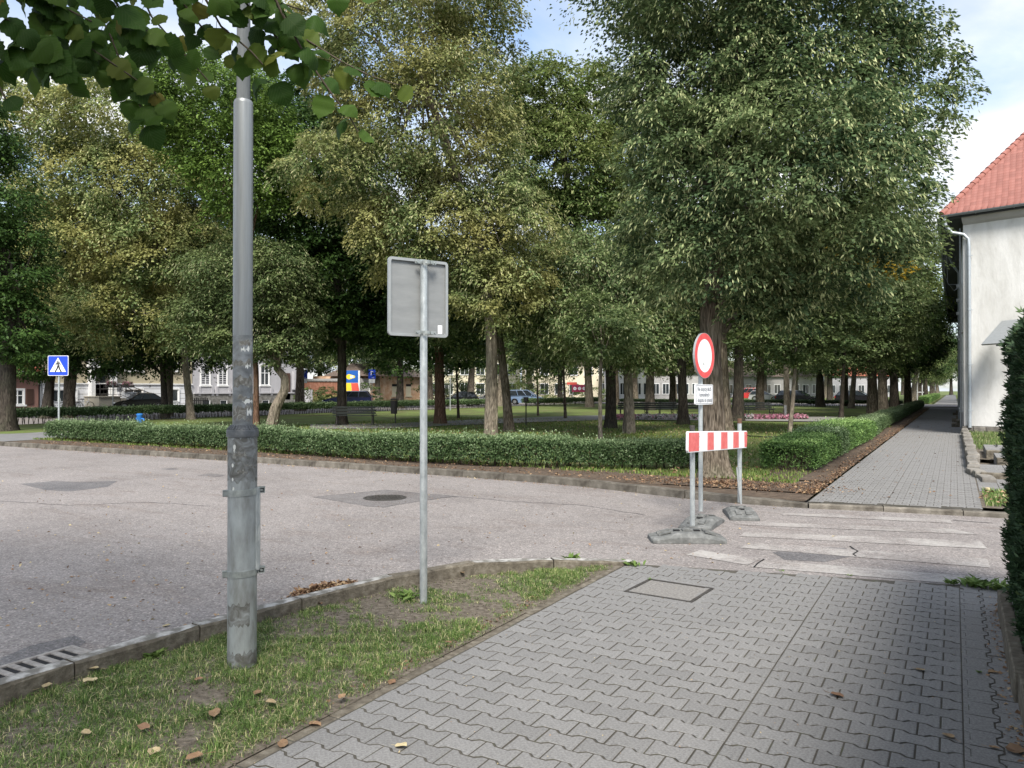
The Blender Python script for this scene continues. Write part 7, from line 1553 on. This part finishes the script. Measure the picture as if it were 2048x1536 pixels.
# brick garden wall and weeds in the gap
gw = empty('brick_garden_wall', (FX - 3, fz(597, 800)[0], 0), 0, 'worn brick garden wall behind the weedy gap', 'wall'); f = MB(); f.box(-.3, .0, 0, fz(722, 800)[0] - fz(597, 800)[0], 0, 2.6); f.build('wall_face', 'brickwall', gw); f = MB(); f.box(-.38, .06, 0, fz(722, 800)[0] - fz(597, 800)[0], 2.6, 2.72); f.build('coping', 'villa_stone', gw)
n = 9000; gy = fz(597, 800)[0] + rng.random(n) * (fz(850, 800)[0] - fz(597, 800)[0]); gx = FX - 2.6 + rng.random(n) * 3.2
M['tallgrass'] = leaf_mat('dry_tall_grass', [(0, (.10, .14, .04)), (.5, (.24, .24, .09)), (1, (.42, .36, .19))], trans=.2, rough=.7)
tag(place('tall_grass', quads_mesh('tall_grass', blades(rng, np.stack([gx, gy, np.zeros(n)], 1), .5 + .9 * rng.random(n) * (gy < fz(715, 800)[0]) , np.full(n, .05), .5), 2, [(0, 1, 2, 3), (3, 2, 4)], 'tallgrass', rng.random(n))), 'tall dry grass in the gap between the villa and the board', 'grass', kind='stuff')
def shrub(x, y, r_, h_, mat, label, seed, n=3500, leaf=.11):
    root = empty('shrub', (x, y, 0), 0, label, 'shrub', 'shrubs along the far street'); me, _ = crown_mesh('foliage', np.random.default_rng(seed), mat, lobes=[(0, 0, h_ * .55, r_, r_, h_ * .5), (r_ * .5, r_ * .4, h_ * .35, r_ * .7, r_ * .7, h_ * .35), (-r_ * .6, -r_ * .5, h_ * .35, r_ * .7, r_ * .7, h_ * .33)], n=n, leaf=leaf, bract=0); place('foliage', me, root)
    f = MB(); f.tube([(0, 0, -.05), (.05, .1, h_ * .6)], [.05, .02], 6); f.tube([(0, 0, -.05), (-.3, -.1, h_ * .5)], [.04, .015], 6); f.build('stem', 'bark', root)
shs = [(632, 74, 1.4, 2.0, 'light', 'pale green shrub by the left parking sign'), (660, 76, 1.3, 1.8, 'linden', 'green shrub left of the advertising board'), (736, 86, 1.2, 2.4, 'linden', 'shrub at the left corner of the worn brick house'),
       (890, 96, 2.6, 3.4, 'light', 'light shrub behind the dark hatchback'), (945, 100, 3.0, 5.0, 'light', 'high light green bush behind the white car'), (1010, 102, 2.6, 4.6, 'light', 'light bush left of the light blue minivan'), (1110, 96, 2.6, 2.6, 'light', 'rounded bush right of the light blue minivan'), (1185, 98, 2.4, 2.2, 'light', 'bush right of the burgundy board'),
       (1090, 104, 3.2, 5.4, 'linden', 'high bush behind the burgundy board')]
for i, (px, zc, r_, h_, mt, lb) in enumerate(shs): p = D(px, 0, zc); shrub(p.x, p.y, r_, h_, mt, lb, 200 + i, n=2600 if h_ < 3 else 6000, leaf=.16)
# advertising board with blue top and yellow and red stripes
ab_ = D(705, 0, 78); ab_.z = 0; adr = empty('advert_board', ab_, facing(-62), 'tall advertising board, blue above with slanting yellow and red stripes', 'board')
def adz(py): return CAM_H + (779 - py) / FPX * 78
hwA = .70
f = MB(); f.box(-hwA, hwA + .05, .0, .12, adz(790), adz(741)); f.build('panel', 'trim', adr)
f = MB(); f.box(-hwA, hwA - .12, -.01, -.002, adz(765.5), adz(741)); f.build('blue_field', 'ad_blue', adr)
f = MB(); f.add([(-hwA + .02 + (hwA * .80) * (1 + math.cos(t)) * .85, -.014, adz(753.5) + .24 * math.sin(t) * (1 + .25 * math.cos(3 * t))) for t in [2 * math.pi * k / 16 for k in range(16)]], [tuple(range(16))]); f.build('yellow_badge', 'ad_yellow', adr)
f = MB(); f.box(-.25, .10, -.018, -.015, adz(756), adz(751)); f.build('white_mark', 'white', adr)
f = MB(); f.add([(-hwA, -.008, adz(788)), (-.05, -.008, adz(788)), (-.16, -.008, adz(766)), (-hwA, -.008, adz(766))], [(0, 1, 2, 3)]); f.build('yellow_stripe', 'ad_yellow', adr)
f = MB(); f.add([(-.04, -.008, adz(788)), (hwA + .04, -.008, adz(788)), (hwA - .14, -.008, adz(766)), (-.15, -.008, adz(766))], [(0, 1, 2, 3)]); f.build('red_stripe', 'ad_red', adr)
for x in (-.6, .6): f = MB(); f.box(x - .05, x + .05, .02, .1, 0, adz(790)); f.build('leg', 'galv', adr)
# worn brick house
h5 = house_root('brick_house', 'low worn peach brick house with blind bricked up windows', 738)
wallbox(h5, 738, 852, 0, 3.35, 'peach'); (wa_, _), (wb_, _) = fz(738, 800), fz(852, 800); wa_ -= h5.location.y; wb_ -= h5.location.y
wallbox(h5, 718, 738, 0, 3.0, 'render_grey', 'side_wall')
f = MB(); f.box(.0, .10, wa_, wa_ + .12, 0, 3.3); f.build('corner_strip', 'trim', h5)
for a_, b_ in ((784, 794), (812, 822), (840, 848)):
    (y0, zt), (y1, _) = fz(a_, 768), fz(b_, 768); zb = fz(a_, 791)[1]; f = MB(); f.box(.0, .07, y0 - h5.location.y - .15, y1 - h5.location.y + .15, zb - .18, zb); o = f.build('window_sill', 'cream', h5); f = MB(); f.box(.002, .012, y0 - h5.location.y, y1 - h5.location.y, zb, zt - .3); f.build('blocked_opening', 'cream', h5); f = MB(); f.box(.002, .02, y0 - h5.location.y, y1 - h5.location.y, zt - .3, zt); f.build('dark_gap', 'black', h5)
f = MB(); f.add([(.6, wa_ - 1.5, 3.3), (.6, wb_ + .4, 3.3), (-6, wb_ + .4, 3.3), (-6, wa_ - 1.5, 3.3), (-3, wa_ + .5, 4.9), (-3, wb_ - 1, 4.9)], [(0, 1, 5, 4), (1, 2, 5), (2, 3, 4, 5), (3, 0, 4), (0, 3, 2, 1)]); f.build('roof', 'darkroof', h5)
# pale houses far behind
def far_house(label, px0, px1, zc, h_, mat, rows, cols, roof, name='far_house'):
    a, b = D(px0, 0, zc), D(px1, 0, zc); a.z = b.z = 0; L_ = (b - a).length; an = math.atan2((b - a).y, (b - a).x); root = empty(name, a, an, label, 'house')
    f = MB(); f.box(0, L_, 0, 8, 0, h_); f.build('wall', mat, root)
    for r_ in range(rows):
        for c_ in range(cols):
            x = L_ * (c_ + .5) / cols; z_ = 1.0 + r_ * 3.0; w_ = min(.6, L_ / cols * .3)
            f = MB(); f.box(x - w_ - .08, x - w_, -.06, -.002, z_, z_ + 1.6); f.box(x + w_, x + w_ + .08, -.06, -.002, z_, z_ + 1.6); f.box(x - w_ - .08, x + w_ + .08, -.06, -.002, z_ + 1.6, z_ + 1.7); f.box(x - w_ - .14, x + w_ + .14, -.10, -.002, z_ - .1, z_); f.box(x - .03, x + .03, -.05, -.012, z_, z_ + 1.6); o = f.build('window', 'winframe', root)
            f = MB(); f.box(x - w_, x + w_, -.012, -.002, z_, z_ + 1.6); f.build('pane', 'pane', o)
    f = MB(); f.add([(-.4, -.5, h_), (L_ + .4, -.5, h_), (L_ + .4, 8.5, h_), (-.4, 8.5, h_), (-.4, 4, h_ + 3.2), (L_ + .4, 4, h_ + 3.2)], [(0, 1, 5, 4), (1, 2, 5), (2, 3, 4, 5), (3, 0, 4), (0, 3, 2, 1)]); f.build('roof', roof, root)
far_house('tall cream house glimpsed behind the trees above the white car', 850, 1040, 118, 9.5, 'cream', 3, 6, 'tile_old')
far_house('cream yellow house behind the burgundy board', 1045, 1220, 122, 5.8, 'cream', 2, 6, 'darkroof')
far_house('white building with dark openings behind the gnarled linden', 1222, 1300, 112, 5.4, 'lime', 2, 5, 'darkroof')
far_house('pale building seen between the trunks behind the benches', 1302, 1440, 124, 4.4, 'render_grey', 1, 7, 'darkroof')
far_house('long pale grey low building beyond the crossing street', 1450, 1640, 150, 4.2, 'render_grey', 1, 10, 'darkroof')
far_house('grey house at the end of the crossing street, left of the white post', 1655, 1790, 165, 4.6, 'villa', 1, 7, 'tile_old')
far_house('grey house left of the small red roofed one, at the picture edge', -140, -75, 62, 7.0, 'villa', 2, 3, 'darkroof')

# bicycles against the beige house
def bicycle(px, label, first=[None]):
    if first[0] is None:
        root = empty('bicycle', (0, 0, 0)); 
        for x in (-.52, .52):
            f = MB(); n = 24; ring = [(x + .33 * math.cos(2 * math.pi * k / n), 0, .34 + .33 * math.sin(2 * math.pi * k / n)) for k in range(n + 1)]; f.tube(ring, .022, 6, cap=False)
            for k in range(10): a = 2 * math.pi * k / 10; f.tube([(x, 0, .34), (x + .32 * math.cos(a), 0, .34 + .32 * math.sin(a))], .004, 3)
            f.build('wheel', 'hosemat', root)
        f = MB(); f.tube([(-.52, 0, .34), (-.12, 0, .32), (.36, 0, .80)], .024, 6); f.tube([(-.12, 0, .32), (-.24, 0, .86)], .024, 6); f.tube([(-.52, 0, .34), (-.22, 0, .74), (.34, 0, .72)], .02, 6); f.tube([(.52, 0, .34), (.38, 0, .70), (.33, 0, .96)], .022, 6); f.build('frame', 'trim', root)
        f = MB(); f.tube([(.28, -.28, 1.0), (.34, -.2, .98), (.34, .2, .98), (.28, .28, 1.0)], .016, 6); f.build('handlebar', 'hosemat', root); f = MB(); f.box(-.36, -.12, -.08, .08, .87, .93); f.build('saddle', 'hosemat', root, bevel=.02)
        f = MB(); f.box(-.80, -.35, -.06, .06, .70, .72); f.build('rack', 'hosemat', root)
        first[0] = root; o = root
    else: o = copy_tree(first[0])
    y, z = plane_X(px, 815, FX + 1.6); o.location = (FX + 1.6, y, .06); o.rotation_euler = (0, R(6) * 0, R(90 + 12)); tag(o, label, 'bicycle', 'bicycles by the beige house'); return o
bicycle(113, 'leftmost white bicycle, half behind the crossing sign pole'); bicycle(143, 'bicycle partly hidden behind the grey brown leaning trunk'); bicycle(170, 'white bicycle leaning by the foot of the stairs')

# ------------------------------------------------------------------ fallen leaves
def curled_leaf(seed):
    r = random.Random(seed); g = MB(); n = 10; V = [(0, 0, .004)]; L_ = .05
    for k in range(n):
        a = 2 * math.pi * k / n; rr = L_ * (.75 + .25 * math.cos(a)) * (1 + r.uniform(-.12, .12)); x, y = rr * math.cos(a), rr * .72 * math.sin(a); V.append((x, y, .004 + .012 * (y / L_) ** 2 * r.uniform(.4, 2.2) + .008 * r.random() + .01 * (x / L_) ** 2 * r.uniform(-.2, 1)))
    g.add(V, [(0, 1 + k, 1 + (k + 1) % n) for k in range(n)]); g.tube([(-.035, 0, .006), (-.062, .004, .004), (-.08, .012, .006)], .0012, 4)
    me = g.mesh('fallen_leaf', 'dead'); a = me.attributes.new('tint', 'FLOAT', 'FACE'); a.data.foreach_set('value', [.5] * len(me.polygons)); return me
def tinted(me, t): 
    m2 = me.copy(); m2.attributes['tint'].data.foreach_set('value', [min(1, max(0, t + random.Random(i).uniform(-.08, .08))) for i in range(len(m2.polygons))]); return m2
CL = [curled_leaf(s) for s in range(5)]
fl = [(430, 1442, 1.25, .62, 'round tan', 'in the middle of the verge grass'), (290, 1474, 1.15, .42, 'pink brown folded', 'on the bare patch low in the verge'), (545, 1422, 1.0, .85, 'pale curled', 'upright in the verge grass left of the pavement edge'), (515, 1400, .9, .55, 'small brown', 'in the grass between lamp post and pavement'),
      (185, 1376, 1.2, .98, 'pale yellow long', 'in the grass by the kerb'), (190, 1352, 1.0, .95, 'yellow spotted', 'by the foot of the kerb'), (90, 1388, .9, .90, 'pale crumpled', 'near the drain end of the kerb'), (175, 1484, .8, .9, 'small yellow', 'low in the left grass'),
      (400, 1373, .8, .45, 'small reddish', 'left of the lamp post foot'), (310, 1520, 1.0, .88, 'cream coloured', 'near the bottom edge in the grass'), (395, 1532, 1.1, .5, 'salmon brown', 'at the bottom edge of the picture'), (565, 1488, 1.1, .55, 'light brown', 'on the pavement edge, lowest of its line'),
      (625, 1450, 1.0, .52, 'pale rust', 'on the verge edge, third from below'), (685, 1408, .9, .6, 'tan', 'on the verge edge by a notch in the stones'), (785, 1365, .9, .35, 'rust red', 'where grass meets the pavement'), (895, 1298, .9, .5, 'rosy', 'on the edge right of the lamp post'),
      (578, 1232, .9, .45, 'brown curled', 'on bare soil beside the kerb'), (640, 1218, .8, .4, 'dark brown', 'on the soil below the kerb joint'), (925, 1155, .9, .75, 'light tan', 'on the soil right of the sign pole'), (800, 494 + 1000 - 0, 1.05, .97, 'pale green yellow', 'lying alone on the pavement near the bottom'),
      (1670, 1392, 1.15, .30, 'rust red', 'alone in the middle of the pavement'), (1838, 1341, 1.0, .78, 'tan', 'on the pavement before the evergreen hedge'), (1990, 1346, .8, .7, 'brown', 'beside the hedge foot'), (1900, 1476, .95, .72, 'beige', 'on the pavement low at the right'),
      (2035, 1507, 1.5, .5, 'large brown', 'in the bottom right corner'), (1985, 1497, .7, .65, 'small tan', 'near the bottom right corner'), (330, 1248, .9, .96, 'pale yellow', 'on the road by the kerb'), (248, 1192, .6, .9, 'small pale', 'on the open road'), (1128, 1068 + 0, .7, .97, 'tiny yellow', 'on the asphalt left of the crossing')]
for i, (px, py, s_, t_, d_, wh_) in enumerate(fl):
    if i == len(fl) - 1: px, py = 1667, 1070
    p = W(px, py, .0); onv = (p.x < -2.86 and p.x > -4.5 and p.y < 7); z_ = .040 if onv else (.002 if (p.x > -2.9 and p.y < 7.2) else -.018)
    o = place('fallen_leaf', tinted(CL[i % 5], t_), None, (p.x, p.y, z_), (rnd.uniform(-.15, .15), rnd.uniform(-.15, .15), rnd.uniform(0, 6.28)), (s_ * .86,) * 3); tag(o, '%s fallen leaf %s' % (d_, wh_), 'leaf', 'fallen leaves in the foreground')
def litter(name, pos, size, label, t0=0, t1=1):
    n = len(pos); d = rng.normal(size=(n, 3)); d[:, 2] *= .25; nr = rng.normal(size=(n, 3)) * .5 + [0, 0, 1.0]; L = size * (.5 + .9 * rng.random(n))
    return tag(place(name, quads_mesh(name, leaf_quads(pos, d, nr, L, L * (.3 + .4 * rng.random(n)), .2), 1, [(0, 1, 2, 3)], 'dead', t0 + (t1 - t0) * rng.random(n))), label, 'leaf litter', kind='stuff')
# heap against the near kerb
pts_ = []
for _ in range(520):
    u = rng.random(); px = 585 + u * 125; p = W(px, 1192 - u * 25 + rng.normal() * 2.2, -.015); pts_.append((p.x - .02, p.y + rng.random() * .05, -.012 + .035 * rng.random() * (1 - abs(2 * u - 1))))
litter('leaf_heap', np.array(pts_), .045, 'small heap of dry brown leaves swept against the near kerb', .2, .8)
# along the far kerb and path edge, under the hedge, on the lawn and the road
n = 2000; xs = -24 + rng.random(n) * 22.2; ys = 12.82 + rng.random(n) ** 1.3 * 1.0; L1_ = np.stack([xs, ys, np.full(n, .105)], 1)
n = 3200; ys = 12.6 + rng.random(n) ** 1.6 * 60; xs = -1.86 - np.abs(rng.normal(size=n)) * .17; L2_ = np.stack([xs, ys, np.full(n, .10)], 1)
n = 420; ys = 12.6 + rng.random(n) ** 1.4 * 40; xs = -1.9 + rng.random(n) ** 2.2 * 2.0; L3_ = np.stack([xs, ys, np.full(n, .064)], 1)
n = 1500; a = rng.random(n) * 6.28; r_ = rng.random(n) * 2.2; L4_ = np.stack([-3.4 + r_ * np.cos(a), 13.0 + .35 * r_ * np.sin(a) + .2, np.full(n, .105)], 1); L4_ = L4_[L4_[:, 1] > 12.3]
litter('kerb_litter', np.concatenate([L1_, L2_, L3_, L4_]), .045, 'dry leaf litter along the park kerb and the path edge', .0, .75)
n = 5200; xs = -25 + rng.random(n) * 22; ys = 14.2 + rng.random(n) ** 1.4 * 22; litter('lawn_litter', np.stack([xs, ys, np.full(n, .11)], 1), .08, 'yellow and brown leaves scattered over the lawn', .3, 1)
n = 900; L5_ = []
for _ in range(n):
    px = rng.random() * 1500; py = 925 + rng.random() ** .8 * 330; p = W(px, py, -.016)
    if not (p.x > -4.75 and p.y < 7.4): L5_.append((p.x, p.y, -.014))
for _ in range(700):
    s_ = rng.random(); x = -24 + s_ * 22; L5_.append((x, 12.6 - abs(rng.normal()) * .16 - max(0, x + 7) * .16 * (x < -2.5) - (.72 if x >= -2.5 else 0), -.014))
litter('road_litter', np.array(L5_), .032, 'scraps of dry leaves scattered over the asphalt', .25, 1)
n = 260; xs = -2.8 + rng.random(n) * 2.9; ys = 2.2 + rng.random(n) * 5; litter('pavement_crumbs', np.stack([xs, ys, np.full(n, .003)], 1), .010, 'tiny leaf crumbs on the foreground pavement', .6, 1)
n = 520; ys = 1.6 + rng.random(n) * 5.4; xs = -2.90 - np.abs(rng.normal(size=n)) * .05; litter('edge_litter', np.stack([xs, ys, np.full(n, .0)], 1), .028, 'brown leaf crumbs along the pavement edge', .1, .6)
n = 260; ys = 3.0 + rng.random(n) * 4.4; xs = .30 - np.abs(rng.normal(size=n)) * .05; litter('hedge_litter', np.stack([xs, ys, np.full(n, .006)], 1), .028, 'dry crumbs along the foot of the evergreen hedge', .2, .8)
n = 160; xs = .36 + rng.random(n) * 1.6; ys = 12.7 + rng.random(n) * 1.9; litter('side_litter', np.stack([xs, ys, np.full(n, .12)], 1), .08, 'orange brown leaves on the grass right of the path end', .4, 1)
